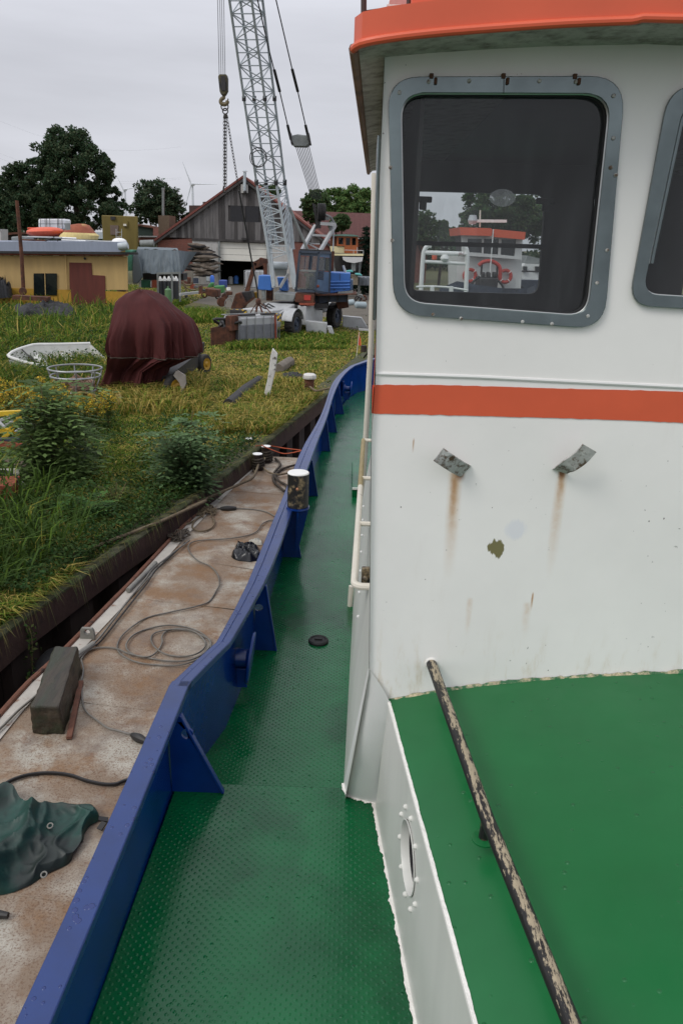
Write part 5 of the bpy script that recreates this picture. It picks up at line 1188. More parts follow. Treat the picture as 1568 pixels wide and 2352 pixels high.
# ------------------------------------------------------------------ round tubular frame with rope coil
cg_ = P(166, 925, 0); kx = 1/ (FPX/ (cg_.y*1.03))
rf_ = thing('tubular_ring_frame', cg_, 'round galvanised tube frame holding coiled rope, before the white dinghy', 'ring frame')
def ringpx(u, v, ru, nm, r=.022):
    c = Q(*c3(u, v), cg_.y); MB().torus(c, ru/1.96/1.594*kx, r, n=40, k=7).build(nm, m_cage, rf_); return c, ru/1.96/1.594*kx
r1, R1 = ringpx(540, 683, 180, 'ring'); r2, R2 = ringpx(545, 735, 168, 'ring'); r3, R3 = ringpx(542, 838, 138, 'ring')
for k in range(8):
    a = k*2*math.pi/8+.35; MB().tube([r1+V((R1*math.cos(a), R1*math.sin(a), 0)), r2+V((R2*math.cos(a), R2*math.sin(a), 0)), r3+V((R3*math.cos(a), R3*math.sin(a), 0))], .016, 6).build('stay', m_cage, rf_)
for k in range(4):
    a = k*2*math.pi/4-1.7; p = r3+V((R3*math.cos(a), R3*math.sin(a), 0)); MB().tube([p, V((p.x, p.y, 0))], .02, 6).build('leg', m_cage, rf_)
def coil(c, R0, R1_, n, r, h, seed):
    rnd = random.Random(seed); o = []
    for k in range(n*14):
        a = k*2*math.pi/14; q = lerp(R0, R1_, rnd.random()*.25+.75*abs(math.sin(k*.11+seed))); o.append(c+V((q*math.cos(a), q*math.sin(a), r+h*rnd.random()*(k/(n*14)))))
    return o
MB().tube(spline(coil(r3+V((0, 0, .02)), .22, .46, 12, .018, .28, 1), 3), .017, 5).build('coiled_rope', mat('pink_tan_rope', C(134, 108, 92), rough=.9, var=.25, bump=.8, bscale=90), None, label='tan rope coiled inside the round tube frame', cat='rope')
rc_ = P(*c3(640, 1000), 0)
MB().tube(spline(coil(rc_+V((0, .3, .02)), .2, .62, 16, .03, .3, 2), 3), .028, 5).build('coiled_rope', mat('yellow_tan_rope', C(150, 132, 80), rough=.95, var=.25, bump=.8, bscale=90), None, label='heap of yellow-tan rope on the ground below the round frame', cat='rope')
MB().torus(rc_+V((-.05, .2, .06)), .72, .02, n=36, k=6).build('loose_ring', m_cage, None, label='loose white tube ring lying around the yellow-tan rope heap', cat='ring', loc=rc_)
# ------------------------------------------------------------------ yellow lattice frame, scrap at the left border
yl = thing('yellow_lattice_frame', P(*c3(60, 1260), 0), 'yellow painted steel lattice section at the left border', 'lattice frame')
Yl = 13.2
m_yl = mat('yellow_steel', C(206, 172, 44), rough=.5, var=.12, rust=.22)
def lbar(a, b, Ya, Yb, w, nm, m=m_yl): MB().bar(Q(*cl(*a), Ya), Q(*cl(*b), Yb), w, w).build(nm, m, yl, bevel=.006)
for a, b, Ya, Yb in (((-200, 225), (345, 195), Yl, Yl), ((345, 195), (-60, 730), Yl, Yl-.1), ((-60, 460), (120, 455), Yl-.1, Yl), ((120, 455), (330, 600), Yl, Yl+.3), ((345, 200), (600, 350), Yl, Yl+.6), ((-300, 250), (-200, 500), Yl, Yl)): lbar(a, b, Ya, Yb, .085, 'lattice_bar')
for a, b, Ya, Yb in (((-40, 330), (230, 230), Yl+.5, Yl+.6), ((-40, 310), (110, 450), Yl+.5, Yl+.4), ((300, 250), (560, 480), Yl+.6, Yl+.9), ((200, 500), (340, 400), Yl+.5, Yl+.6), ((90, 380), (190, 325), Yl+.5, Yl+.5), ((340, 650), (440, 740), Yl+.6, Yl+.6)): lbar(a, b, Ya, Yb, .05, 'white_brace', m_steelw)
slab(cl, [(-150, 600), (0, 620), (310, 650), (95, 955), (-150, 960)], 12.9, .06).build('rust_sheet', m_rustred, None, label='flat brown-red rusty sheet under the yellow lattice section', cat='steel sheet')
slab(cl, [(-150, 585), (255, 580), (270, 608), (-150, 612)], 12.95, .15).build('steel_beam', m_dblue, None, label='dark blue-grey beam under the yellow lattice section', cat='beam')
MB().hexa([P(*cl(u, v), z) for (u, v) in ((-100, 1010), (300, 995), (-60, 1330), (215, 1350)) for z in (.14, .17)]).build('white_board', mat('flaking_white_board', C(196, 192, 176), rough=.8, var=.12, rust=.34, rustcol=C(120, 112, 80)), None, label='flaking white board lying among scrap at the left border', cat='board')
rope('black_hose', [P(*cl(*p), .28) for p in ((-60, 1180), (10, 1060), (70, 1045), (150, 1080), (230, 1130), (290, 1200), (340, 1250))], .028, m_hose, 'black hose arched over the white board at the left border', 'hose')
MB().tube([P(*cl(290, 1205), .26), P(*cl(345, 1260), .24)], .035, 8).build('hose_fitting', m_conduit, None, label='grey fitting on the end of the arched black hose', cat='fitting')
MB().ell(P(*cl(60, 1110), .22), (.13, .1, .07), 12, 8).build('stone', mat('dark_stone', C(84, 82, 80), rough=.9, var=.2, bump=.5), None, label='dark stone resting on the white board', cat='stone')
MB().hexa([P(*cl(u, v), 0)+V((0, 0, z)) for (u, v) in ((-120, 1560), (210, 1560), (-40, 1410), (320, 1405)) for z in (.0, .3)]).build('rusty_channel', m_rustred, None, label='rusty steel box at the left border below the white board', cat='steel box')
for k in range(5):
    MB().bar(P(*cl(60+k*30, 880+k*14), .05+.02*k), P(*cl(560-k*20, 930+k*16), .05+.02*k), .12, .03).build('weathered_plank', mat('weathered_plank', C(98, 84, 68), rough=.9, var=.3, bump=.5), None, label='weathered plank under the rusty sheet, %s of the stack' % ('lowest', 'second from the bottom', 'middle one', 'second from the top', 'topmost')[k], cat='plank', group='planks stacked under the rusty sheet')
# ------------------------------------------------------------------ post, pipe, bollard, flag
m_flake = mat('flaking_white_post', C(206, 204, 198), rough=.8, var=.1, scale=8, rust=.42, rustcol=C(92, 84, 74), rscale=9, rsoft=.03)
pY = P(*c4(715, 735), 0).y
slab(c4, [(780, 345), (815, 385), (800, 500), (760, 680), (716, 735), (712, 700), (745, 560), (765, 400)], pY, .12).build('leaning_post', m_flake, None, label='leaning flaking white post standing in the grass', cat='post', bevel=.012)
MB().tube([P(*c4(465, 750), .14), P(*c4(590, 640), .16), P(*c4(690, 575), .16)], .13, 12).build('old_pipe', m_dark, None, label='dark old pipe half sunk in grass left of leaning post', cat='pipe')
MB().tube([P(*c4(820, 495), .1), P(*c4(905, 440), .12)], .15, 12).build('old_pipe', mat('grey_brown_concrete', C(112, 104, 94), rough=.9, var=.2, bump=.5), None, label='grey stub of pipe in grass right of leaning post', cat='pipe')
crumple('rubber_mat', [c4(840, 545), c4(900, 528), c4(960, 535), c4(1000, 552), c4(940, 560), c4(870, 560)], 0.02, .1, m_rubber, 4., 'black rubber scrap lying in the grass near the leaning post', 'rubber scrap', rings=8, segs=40)
wb = P(*c4(1042, 672), 0)
qb = thing('quay_bollard', wb, 'mushroom-headed bollard with worn white top on the grassy quay', 'bollard')
MB().lathe([(.15, 0), (.145, .03), (.12, .06), (.115, .28), (.12, .34), (.145, .37)], wb, n=24).build('bollard_post', m_rust, qb)
MB().lathe([(.13, 0), (.16, .02), (.17, .06), (.16, .11), (.12, .135), (.03, .14)], wb+V((0, 0, .36)), n=24).build('bollard_head', m_flake, qb)
rope('bollard_line', [wb+V((.02, -.13, .2)), P(*c4(1090, 648), .25), P(*c4(1140, 640), .3), P(*c4(1195, 630), .5)], .025, m_rope, 'rope from the mushroom bollard to the tug rail')
fp = P(*c4(1380, 412), 0)
fg = thing('pennant', fp, 'small red and yellow pennant on a thin white stick in the grass', 'flag')
ft = Q(*c4(1402, 228), fp.y); MB().tube([fp, ft], .012, 6).build('stick', m_cream, fg)
m_flag = mat('red_pennant', C(214, 76, 62), rough=.7, var=.1, col2=C(212, 160, 50), cthr=.6, scale=8)
slab(c4, [(1398, 228), (1408, 262), (1417, 300), (1414, 325), (1396, 322), (1392, 280)], fp.y, .02).build('cloth', m_flag, fg)
MB().lathe([(.1, 0), (.1, .2), (.12, .22)], P(*c4(1432, 372), 0), n=14).build('quay_bollard', m_bol, None, label='small rusty bollard stub right of the pennant', cat='bollard')
rope('far_mooring_line', [P(*c4(1500, 350), .6), P(*c4(1460, 380), .3), P(*c4(1435, 410), .1)], .03, m_hose, 'black mooring line dropping to the quay beyond the bow')
# ------------------------------------------------------------------ cylinders rack and clutter before the barn
rk = thing('gas_cylinder_rack', P(*c2(60, 1200), 0), 'grey rack of dark gas cylinders with white tops', 'cylinder rack')
ry_ = 43
for (a, b) in (((450, 595), (780, 585)),): strut(ct, a, b, ry_, ry_, .1, 'top_bar', m_steelg2, rk)
for u0, v0, v1 in ((462, 600, 980), (665, 595, 1040), (778, 585, 1000)): strut(ct, (u0, v0), (u0+8, v1), ry_, ry_, .09, 'rack_post', m_steelg2, rk)
m_cyl = mat('dark_gas_cylinder', C(62, 64, 68), rough=.5, var=.15)
for k, u in enumerate((510, 572, 634, 690, 736)):
    b = Q(*ct(u, 960), ry_+.35); t_ = Q(*ct(u, 700), ry_+.35); o = MB().lathe([(.125, 0), (.125, t_.z-b.z)], b, n=14).build('gas_cylinder', m_cyl, rk)
    MB().lathe([(.125, 0), (.11, .09), (.06, .17), (.04, .24)], V((b.x, b.y, t_.z)), n=14).build('cylinder_top', m_wtop, o)
gb = Q(*ct(618, 1040), 41.5); gt = Q(*ct(618, 815), 41.5)
gc = MB().lathe([(.17, 0), (.17, gt.z-gb.z-.05), (.13, gt.z-gb.z), (.05, gt.z-gb.z+.03), (.04, gt.z-gb.z+.13)], gb, n=18).build('gas_cylinder', mat('green_cylinder', C(94, 128, 88), rough=.5, var=.1), None, label='single green gas cylinder in front of the cylinder rack', cat='gas cylinder')
# tarpaulin-covered stack
ts = thing('covered_stack', P(*ct(450, 830), 0), 'stack under a grey-blue tarpaulin beside the yellow cabin', 'covered stack')
ty = 47
m_gtarp = mat('grey_blue_tarp', C(96, 106, 112), rough=.7, var=.18, scale=2, bump=.4, bscale=6, streak=True)
fcor = [(165, 243), (758, 262), (842, 505), (836, 600), (128, 590)]
def tarp_face(tl, tr_, br_, bl, n1, n2, seed, amp, dirv):
    rows = []
    for i in range(n2+1):
        t = i/n2; row = []
        for k in range(n1+1):
            u = k/n1; p = lerp(lerp(tl, tr_, u), lerp(bl, br_, u), t)
            f = noise.noise(V((u*7, t*.8, seed)))*.7-1.1*abs(noise.noise(V((u*11, t*1.1, seed+4))))+.3*noise.noise(V((u*23, t*4, seed+8)))
            row.append(p+dirv*(amp*f*(.25+t))+V((0, 0, .10*noise.noise(V((u*6, 0, seed+2)))*max(0, t-.8)*5)))
        rows.append(row)
    return MB().grid(rows)
TLp, TRp = Q(*ct(165, 243), ty), Q(*ct(758, 262), ty+.2); BRp, BLp = Q(*ct(805, 590), ty-.5), Q(*ct(128, 590), ty-.5)
bkv = V((-.6, 2.6, .1))
tarp_face(TLp, TRp, BRp, BLp, 70, 16, 3., .16, V((0, -1, 0))).build('tarpaulin', m_gtarp, ts, smooth=70)
tarp_face(TRp, TRp+V((.75, 1.6, -.1)), Q(*ct(842, 560), ty+1.2), BRp, 24, 16, 7., .12, V((.7, -.7, 0))).build('tarpaulin_end', m_gtarp, ts, smooth=70)
tarp_face(TLp+bkv, TRp+bkv, TRp, TLp, 50, 8, 9., .05, UP).build('tarpaulin_top', m_gtarp, ts, smooth=70)
slab(ct, [(110, 330), (180, 280), (225, 480), (245, 640), (170, 740), (105, 740), (95, 600)], ty-.5, .2).build('hanging_flap', m_gtarp, ts, bevel=.05)
for u0, u1, m_ in ((225, 355, mat('crate_green', C(34, 88, 66), rough=.7, var=.2)), (375, 455, m_rustred)): slab(ct, [(u0, 690), (u1, 692), (u1, 800), (u0, 800)], ty-.2, 1.2).build('crate', m_, ts)
slab(ct, [(195, 702), (220, 702), (220, 790), (195, 790)], ty-.3, .3).build('white_upright', m_steelw, ts); slab(ct, [(358, 700), (372, 700), (372, 790), (358, 790)], ty-.3, .3).build('white_upright', m_steelw, ts)
slab(ct, [(250, 585), (830, 595), (830, 690), (250, 690)], ty+.6, 1.2).build('stored_goods', m_dark, ts)
# ropes, blue barrel, green engine, rusty machine
for k, L in enumerate(([(800, 710), (880, 760), (940, 750), (950, 715)], [(830, 700), (850, 790), (880, 850), (905, 870)], [(820, 720), (880, 800), (960, 830), (1040, 820)])):
    rope('hanging_rope', [Q(*ct(*p), 44) for p in L], .04, m_rope, ['pale rope looped over clutter by the barn, upper loop', 'pale rope hanging straight down by the barn clutter', 'pale rope trailing right by the barn clutter'][k])
slab(ct, [(1335, 690), (1435, 695), (1430, 808), (1340, 800)], 52, .9).build('blue_bin', mat('blue_bin', C(50, 74, 142), rough=.6, var=.15), None, label='blue bin at the left foot of the barn door', cat='bin', bevel=.05)
ge = thing('green_engine', Q(*ct(1290, 880), 42), 'green engine block lying among rusty machinery', 'engine')
m_grn = mat('engine_green', C(62, 122, 66), rough=.6, var=.25, rust=.25)
slab(ct, [(1255, 775), (1395, 770), (1395, 880), (1330, 870)], 42, .8).build('block', m_grn, ge, bevel=.05); slab(ct, [(1175, 775), (1225, 720), (1255, 730), (1250, 790), (1180, 800)], 42.2, .5).build('intake', m_grn, ge, bevel=.05)
rm = thing('rusty_winch', Q(*ct(1250, 950), 40), 'rusty old winch with flywheel in the grass', 'winch')
slab(ct, [(1140, 805), (1330, 830), (1330, 935), (1230, 930), (1150, 900)], 40.3, .9).build('body', m_rust, rm, bevel=.04)
MB().lathe([(.2, 0), (.23, .03), (.23, .1), (.2, .13)], Q(*ct(1370, 1000), 40.0), axis=(.6, -1, 0), n=24).build('drum', m_rust, rm); MB().lathe([(.15, 0), (.17, .03), (.15, .07)], Q(*ct(1415, 930), 40.2), axis=(.6, -1, 0), n=20).build('gear', m_rust, rm)
MB().torus(Q(*ct(1478, 1030), 39.3), .25, .014, axis=(1, -.8, 0), n=30, k=6).build('flywheel_ring', m_steelg2, rm)
slab(ct, [(1050, 780), (1090, 770), (1090, 880), (1050, 890)], 41, .4).build('gearbox', m_rust, rm)
MB().bar(Q(*ct(780, 895), 41), Q(*ct(1050, 865), 42), .12).build('white_pole', m_steelw, None, label='white pole lying behind the green cylinder', cat='pole')
slab(ct, [(835, 560), (965, 560), (965, 640), (950, 720), (840, 700)], 55, .3).build('stone_slab', mat('pale_slab', C(128, 122, 112), rough=.9, var=.15), None, label='pale upright slab against the barn wall', cat='slab')
blt = thing('blue_drum', Q(*ct(1245, 660), 50), 'small bright blue container top left of the barn door', 'container'); MB().lathe([(.13, -.3), (.13, .04), (.1, .12), (.04, .15)], Q(*ct(1245, 655), 50), n=16).build('shell', mat('bright_blue', C(62, 112, 206), rough=.4), blt)
it2, _ = ibc('liquid_tank', Q(*ck(525, 425), 50)*1, Q(*ck(810, 425), 50), .9, 1.08, 'white caged liquid tank in front of the barn door', bars=6, half=False)
# stuff at right: propane tank, skips
MB().tube([Q(*cb(1095, 1735), 42), Q(*cb(1120, 1735), 42), Q(*cb(1280, 1745), 42.2), Q(*cb(1305, 1745), 42.2)], [.06, .17, .17, .06], 16).build('gas_tank', mat('pale_gas_tank', C(150, 164, 168), rough=.5, var=.1), None, label='pale grey horizontal gas tank on legs right of the crane', cat='gas tank')
MB().tube([Q(*cb(980, 1700), 44), Q(*cb(1000, 1700), 44), Q(*cb(1080, 1690), 44), Q(*cb(1100, 1690), 44)], [.06, .16, .16, .06], 16).build('gas_tank', MATS['pale_gas_tank'], None, label='second grey tank partly behind the crane tail', cat='gas tank')
for k, (u, v) in enumerate(((1150, 1640), (1200, 1610), (1250, 1620))): MB().torus(Q(*cb(u, v), 46), .16, .04, axis=(.4, 1, .3*k), n=20, k=6).bar(Q(*cb(u-40, v+30), 46), Q(*cb(u+30, v-40), 46), .08).build('scrap_part', (m_dark, m_steelg2, m_rust)[k], None, label=['dark scrap hoop left in the heap behind the gas tank', 'grey scrap hoop in the middle of the heap behind the gas tank', 'rusty scrap hoop right in the heap behind the gas tank'][k], cat='scrap')
sk = thing('grey_skip', Q(*cb(1250, 1400), 54), 'long grey skip with rubbish behind the crane', 'skip')
slab(cb, [(1035, 1235), (1155, 1240), (1150, 1400), (1045, 1395)], 53, 1.5).build('concrete_block', mat('tan_block', C(124, 114, 98), rough=.9, var=.15), sk)
slab(cb, [(1140, 1262), (1400, 1275), (1395, 1415), (1150, 1410)], 54, 2).build('skip_body', mat('skip_grey', C(112, 118, 124), rough=.7, var=.2), sk, bevel=.05)
for u in (1175, 1240, 1310): slab(cb, [(u, 1265), (u+22, 1266), (u+22, 1405), (u, 1404)], 53.9, .1).build('skip_rib', MATS['skip_grey'], sk)
for k, L in enumerate(([(950, 1160), (1050, 1150), (1080, 1185), (960, 1190)], [(1090, 1205), (1190, 1205), (1240, 1250), (1120, 1240)])): slab(cb, L, 52.8, 1.0).build('teal_tarp', mat('teal_tarp', C(86, 160, 156), rough=.7, var=.15), sk, bevel=.1)
# ================================================================== BUILDINGS AND FAR THINGS
m_board = mat('silvered_boards', C(104, 101, 100), rough=.9, var=.3, scale=3, streak=True, bump=.4, bscale=10)
m_board2 = mat('silvered_boards_dark', C(70, 67, 66), rough=.9, var=.3, scale=3, streak=True, bump=.4, bscale=10)
def brickmat(name, c1_, c2_, mortar, sc=1.0):
    m = mat(name, c1_, rough=.9, var=.1); n, l = nodes_of(m); b = n['Principled BSDF']; t = n['Texture Coordinate']
    mp = n.new('ShaderNodeMapping'); mp.inputs['Rotation'].default_value = (R(90), 0, 0); l.new(t.outputs['Object'], mp.inputs[0])
    br = n.new('ShaderNodeTexBrick'); br.inputs['Color1'].default_value = (*c1_, 1); br.inputs['Color2'].default_value = (*c2_, 1); br.inputs['Mortar'].default_value = (*mortar, 1)
    br.inputs['Scale'].default_value = sc; br.inputs['Brick Width'].default_value = .24; br.inputs['Row Height'].default_value = .075; br.inputs['Mortar Size'].default_value = .008
    l.new(mp.outputs[0], br.inputs['Vector']); l.new(br.outputs[0], b.inputs['Base Color']); return m
m_brick = brickmat('red_brick', C(128, 70, 58), C(108, 58, 50), C(120, 104, 94))
m_tile = mat('red_roof_tiles', C(132, 78, 66), rough=.85, var=.25, scale=8, bump=.5, bscale=30)
BY = 66.0
barn = thing('barn', Q(*c2(570, 1050), BY), 'large grey-boarded gable barn with red roof edge and half-open white door', 'barn')
rg, el, er = Q(*c2(575, 296), BY), Q(*c2(-70, 760), BY), Q(*c2(1230, 800), BY)
# gable boards as real strips
def roofz(X):
    return lerp(el.z, rg.z, (X-el.x)/(rg.x-el.x)) if X < rg.x else lerp(rg.z, er.z, (X-rg.x)/(er.x-rg.x))
zl = Q(*c2(570, 742), BY).z
wx0, wx1, wz0, wz1 = Q(*c2(476, 500), BY).x, Q(*c2(682, 500), BY).x, Q(*c2(570, 612), BY).z, Q(*c2(570, 498), BY).z
dx0, dx1 = Q(*c2(397, 800), BY).x, Q(*c2(745, 800), BY).x
bd = [MB(), MB()]; X = el.x+.3; k = 0; rnd = random.Random(2)
while X < er.x-.3:
    w = .19+.1*rnd.random(); x1 = min(X+w, er.x-.2); zt0, zt1 = roofz(X)-.05, roofz(x1)-.05
    o_ = -.03 if k % 2 else 0; o_ -= .015*rnd.random(); which = 1 if rnd.random() < .35 else 0
    segs = [(zl, None)]
    if X < wx1 and x1 > wx0: segs = [(zl, wz0), (wz1, None)]
    for z0, z1 in segs:
        za, zb = (zt0, zt1) if z1 is None else (z1, z1)
        if za-z0 < .1: continue
        bd[which].hexa([V((xx, BY+o_+dy, zz)) for xx, zt_ in ((X+.004, za), (x1-.004, zb)) for dy in (0, .04) for zz in (z0, zt_)])
    X = x1; k += 1
bd[0].build('gable_boards', m_board, barn, kind='stuff'); bd[1].build('gable_boards', m_board2, barn, kind='stuff')
MB().prism([V((el.x+.2, BY+.06, zl)), V((er.x-.2, BY+.06, zl)), V((rg.x, BY+.06, rg.z-.15))], (0, .1, 0)).build('gable_backing', m_board2, barn)
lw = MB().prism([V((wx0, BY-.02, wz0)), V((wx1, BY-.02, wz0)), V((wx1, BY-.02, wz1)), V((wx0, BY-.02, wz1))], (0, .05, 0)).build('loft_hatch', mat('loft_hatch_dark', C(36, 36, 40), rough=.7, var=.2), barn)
MB().box(((wx0+wx1)/2, BY-.04, (wz0+wz1)/2), (.1, .06, wz1-wz0)).build('hatch_batten', m_board2, lw)
# brick walls either side of the door
for x0, x1 in ((el.x+.3, Q(*c2(205, 800), BY).x), (Q(*c2(925, 800), BY).x, er.x-.3)):
    MB().prism([V((x0, BY+.05, 0)), V((x1, BY+.05, 0)), V((x1, BY+.05, min(zl, roofz(x1)-.05))), V((x0, BY+.05, min(zl, roofz(x0)-.05)))], (0, .3, 0)).build('brick_wall', m_brick, barn)
px_ = Q(*c2(205, 800), BY).x
m_white_old = mat('peeling_whitewash', C(184, 182, 178), rough=.9, var=.15, scale=5, streak=True, rust=.4, rustcol=C(110, 104, 98), rscale=5)
MB().box(((px_+dx0)/2, BY+.15, zl/2), (dx0-px_-.02, .3, zl)).build('door_pier', m_white_old, barn); MB().box(((dx1+Q(*c2(925, 800), BY).x)/2, BY+.15, zl/2), (Q(*c2(925, 800), BY).x-dx1-.02, .3, zl)).build('door_pier', m_white_old, barn)
MB().box(((px_+Q(*c2(925, 800), BY).x)/2, BY-.02, zl-.08), (Q(*c2(925, 800), BY).x-px_, .14, .18)).build('lintel', m_board2, barn)
zd0 = Q(*c2(560, 895), BY).z
for k in range(3):
    za, zb = lerp(zd0, zl-.2, k/3), lerp(zd0, zl-.2, (k+1)/3); MB().box(((dx0+dx1)/2, BY+.2, (za+zb)/2), (dx1-dx0, .06, zb-za-.02)).build('door_panel', mat('cream_door_panel', C(222, 220, 210), rough=.6, var=.04), barn)
for dx in (dx0, dx1): MB().box((dx, BY-.01, zl/2), (.16, .12, zl)).build('door_frame', m_steelg2, barn)
# interior box, dark
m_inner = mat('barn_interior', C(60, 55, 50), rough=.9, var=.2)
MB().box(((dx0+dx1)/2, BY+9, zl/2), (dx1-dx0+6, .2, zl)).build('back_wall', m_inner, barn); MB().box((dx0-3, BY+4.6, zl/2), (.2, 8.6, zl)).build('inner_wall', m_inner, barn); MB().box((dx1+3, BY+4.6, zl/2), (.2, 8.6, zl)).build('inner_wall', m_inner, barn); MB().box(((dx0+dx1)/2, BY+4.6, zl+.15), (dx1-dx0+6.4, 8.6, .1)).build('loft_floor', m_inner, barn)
for s_, e_ in ((-1, el), (1, er)):
    d = (e_-rg); ev = rg+d*1.03
    MB().hexa([q+V((0, dy, dz)) for q in (rg+V((0, 0, .12)), ev+V((0, 0, .12))) for dy in (-.25, 16) for dz in (-.14, .06)]).build('roof_slope', m_tile, barn)
    MB().bar(rg+V((0, -.3, .1)), ev+V((0, -.3, .1)), .08, .14, up=V((0, 0, 1))).build('verge_board', mat('red_verge', C(118, 66, 58), rough=.8, var=.2, streak=True), barn)
    MB().bar(rg+V((0, -.28, -.15)), ev+V((0, -.28, -.15)), .06, .16).build('under_verge', m_board2, barn)
MB().tube([Q(*c2(580, 395), BY-.4), Q(*c2(580, 300), BY-.4), Q(*c2(582, 255), BY-.4)], .12, 10).lathe([(.22, 0), (.06, .12)], Q(*c2(582, 250), BY-.4), n=10).build('flue_pipe', m_steelg, barn)
MB().box(Q(*c2(580, 375), BY-.15), (.55, .2, .62)).build('flue_plate', m_white_old, barn)
MB().lathe([(.1, 0), (.14, .1), (.06, .16)], Q(*c2(585, 400), BY-.4), axis=(0, -1, 0), n=12).build('lamp', m_dark, barn)
MB().box(Q(*c2(578, 735), BY-.3), (.4, .3, .16)).build('wall_bracket', m_dark, barn)
# stack of dark pelts / fenders on the pier
fs = thing('fender_bundle', Q(*c2(270, 1000), BY-1), 'shaggy dark bundle of old fenders stacked against the barn pier', 'fenders')
rnd = random.Random(8)
mfd = [mat('fender_black', C(42, 40, 40), rough=.9, var=.4, scale=4, bump=.6), mat('fender_brown', C(108, 98, 88), rough=.9, var=.4, scale=4, bump=.6)]
for k in range(26):
    u, v = 205+rnd.random()*135, 780+k*8.5; c = Q(*c2(u, v), BY-.9-rnd.random()*.5); L = .65+rnd.random()*.45; tl = rnd.uniform(-.35, .35)
    MB().tube([c+V((-L, 0, L*tl)), c+V((-L*.4, -.1, L*tl*.3)), c, c+V((L*.5, -.1, -L*tl*.2)), c+V((L, 0, L*tl*.4))], [.02, .13, .17, .13, .02], 8).build('fender', mfd[1 if rnd.random() < .3 else 0], fs)
# right-hand barn with the brown roof
b2 = thing('brown_roofed_barn', Q(*c2(1150, 950), 84), 'long low barn with brown corrugated roof behind the crane', 'barn')
m_broof = mat('brown_corrugated_roof', C(98, 62, 58), rough=.85, var=.25, scale=5, bump=.5)
e0, e1 = Q(*c2(880, 720), 82), Q(*c2(1900, 745), 82); r0, r1 = Q(*c2(880, 532), 88), Q(*c2(1900, 570), 88)
rows = []; nC = 220
for k in range(nC+1):
    t = k/nC; o_ = V((0, 0, .07*(k % 2))); rows.append([lerp(r0, r1, t)+o_, lerp(e0, e1, t)+o_])
MB().grid(rows).build('roof', m_broof, b2, smooth=0)
MB().prism([V((e0.x, 83, 0)), V((e1.x, 83, 0)), V((e1.x, 83, e1.z)), V((e0.x, 83, e0.z))], (0, .3, 0)).build('wall', m_brick, b2)
MB().prism([V((e0.x, 83, 0)), V((e0.x, 94, 0)), V((e0.x, 88, r0.z))], (.2, 0, 0)).build('gable', m_brick, b2)
# boat on land with wooden wheelhouse
WY = 56
wb_ = thing('landed_boat', Q(*c2(1310, 930), WY), 'boat ashore with orange-brown wooden wheelhouse and pale stern', 'boat')
m_varn = mat('varnished_wood', C(168, 92, 48), rough=.45, var=.15, scale=4, streak=True)
wh = [(795, 575), (1160, 580), (1145, 875), (925, 870), (925, 745), (795, 740)]
def holes(L): return [[Q(*cb(*p), WY) for p in h] for h in L]
wins = [[(828, 600), (905, 600), (905, 712), (828, 712)], [(950, 605), (1022, 605), (1022, 728), (950, 728)], [(1052, 605), (1120, 605), (1120, 728), (1052, 728)]]
wo_ = MB().plate([Q(*cb(*p), WY) for p in wh], holes(wins), (0, .12, 0)).build('wheelhouse', m_varn, wb_)
MB().prism([Q(*cb(*p), WY+.2) for p in ((795, 575), (1160, 580), (1145, 875), (795, 860))], (0, 2.2, 0)).build('cabin_block', mat('dark_cabin', C(64, 50, 40), rough=.6), wb_)
for h in wins: MB().poly([Q(*cb(*p), WY+.06) for p in h]).build('window_pane', glass('boat_glass', (.3, .32, .33)), wo_)
slab(cb, [(690, 560), (780, 548), (930, 540), (1080, 550), (1175, 572), (1160, 582), (690, 568)], WY-.4, 3.2).build('cabin_roof', mat('green_roof_felt', C(92, 122, 112), rough=.7), wb_)
slab(cb, [(680, 745), (925, 750), (922, 868), (700, 865)], WY+.1, 1.8).build('cream_coaming', mat('cream_paint', C(216, 204, 160), rough=.6, var=.05), wb_)
slab(cb, [(690, 580), (795, 585), (795, 745), (690, 740)], WY+.4, 1.8).build('fore_cabin', m_rust, wb_)
rows = []
for k, (sc, z) in enumerate(((1.0, 0), (1.0, .25), (.93, .9), (.72, 1.7), (.35, 2.4), (.08, 2.6))):
    a, b, c = Q(*cb(690, 880), WY-.6), Q(*cb(1245, 885), WY-.6), 0; mid = (a+b)/2; hw = (b-a).length/2; row = []
    for j in range(15):
        t = j/14*math.pi; row.append(mid+V((hw*sc*math.cos(t), 2.2-2.2*math.sin(t)*sc, -z)))
    rows.append(row)
MB().grid(rows).build('hull', m_dark, wb_, smooth=60)
MB().tube([r for r in rows[0]], .07, 8).build('rubbing_rail', m_dark, wb_)
slab(cb, [(890, 925), (1238, 932), (1225, 1000), (1090, 1030), (960, 1010), (905, 975)], WY-1.2, .2).build('transom_panel', mat('pale_transom', C(202, 200, 198), rough=.5, var=.05), wb_)
slab(cb, [(740, 872), (1245, 876), (1245, 908), (740, 902)], WY-1.0, .5).build('bulwark_band', MATS['cream_paint'], wb_)
slab(cb, [(1042, 1010), (1118, 1030), (1112, 1165), (1042, 1160)], WY-1.0, .3).build('rudder', m_steelg2, wb_)
for a, b in (((930, 810), (1245, 820)), ((1245, 820), (1245, 880)), ((1142, 765), (1142, 870)), ((1080, 815), (1080, 870))): MB().tube([Q(*cb(*a), WY-.9), Q(*cb(*b), WY-.9)], .022, 6).build('rail', m_steelw, wb_)
for u in (770, 1190): MB().bar(Q(*cb(u, 940), WY+.4), V((Q(*cb(u, 940), WY+.4).x, WY+.4, 0)), .15).build('shore_prop', m_steelg2, wb_)
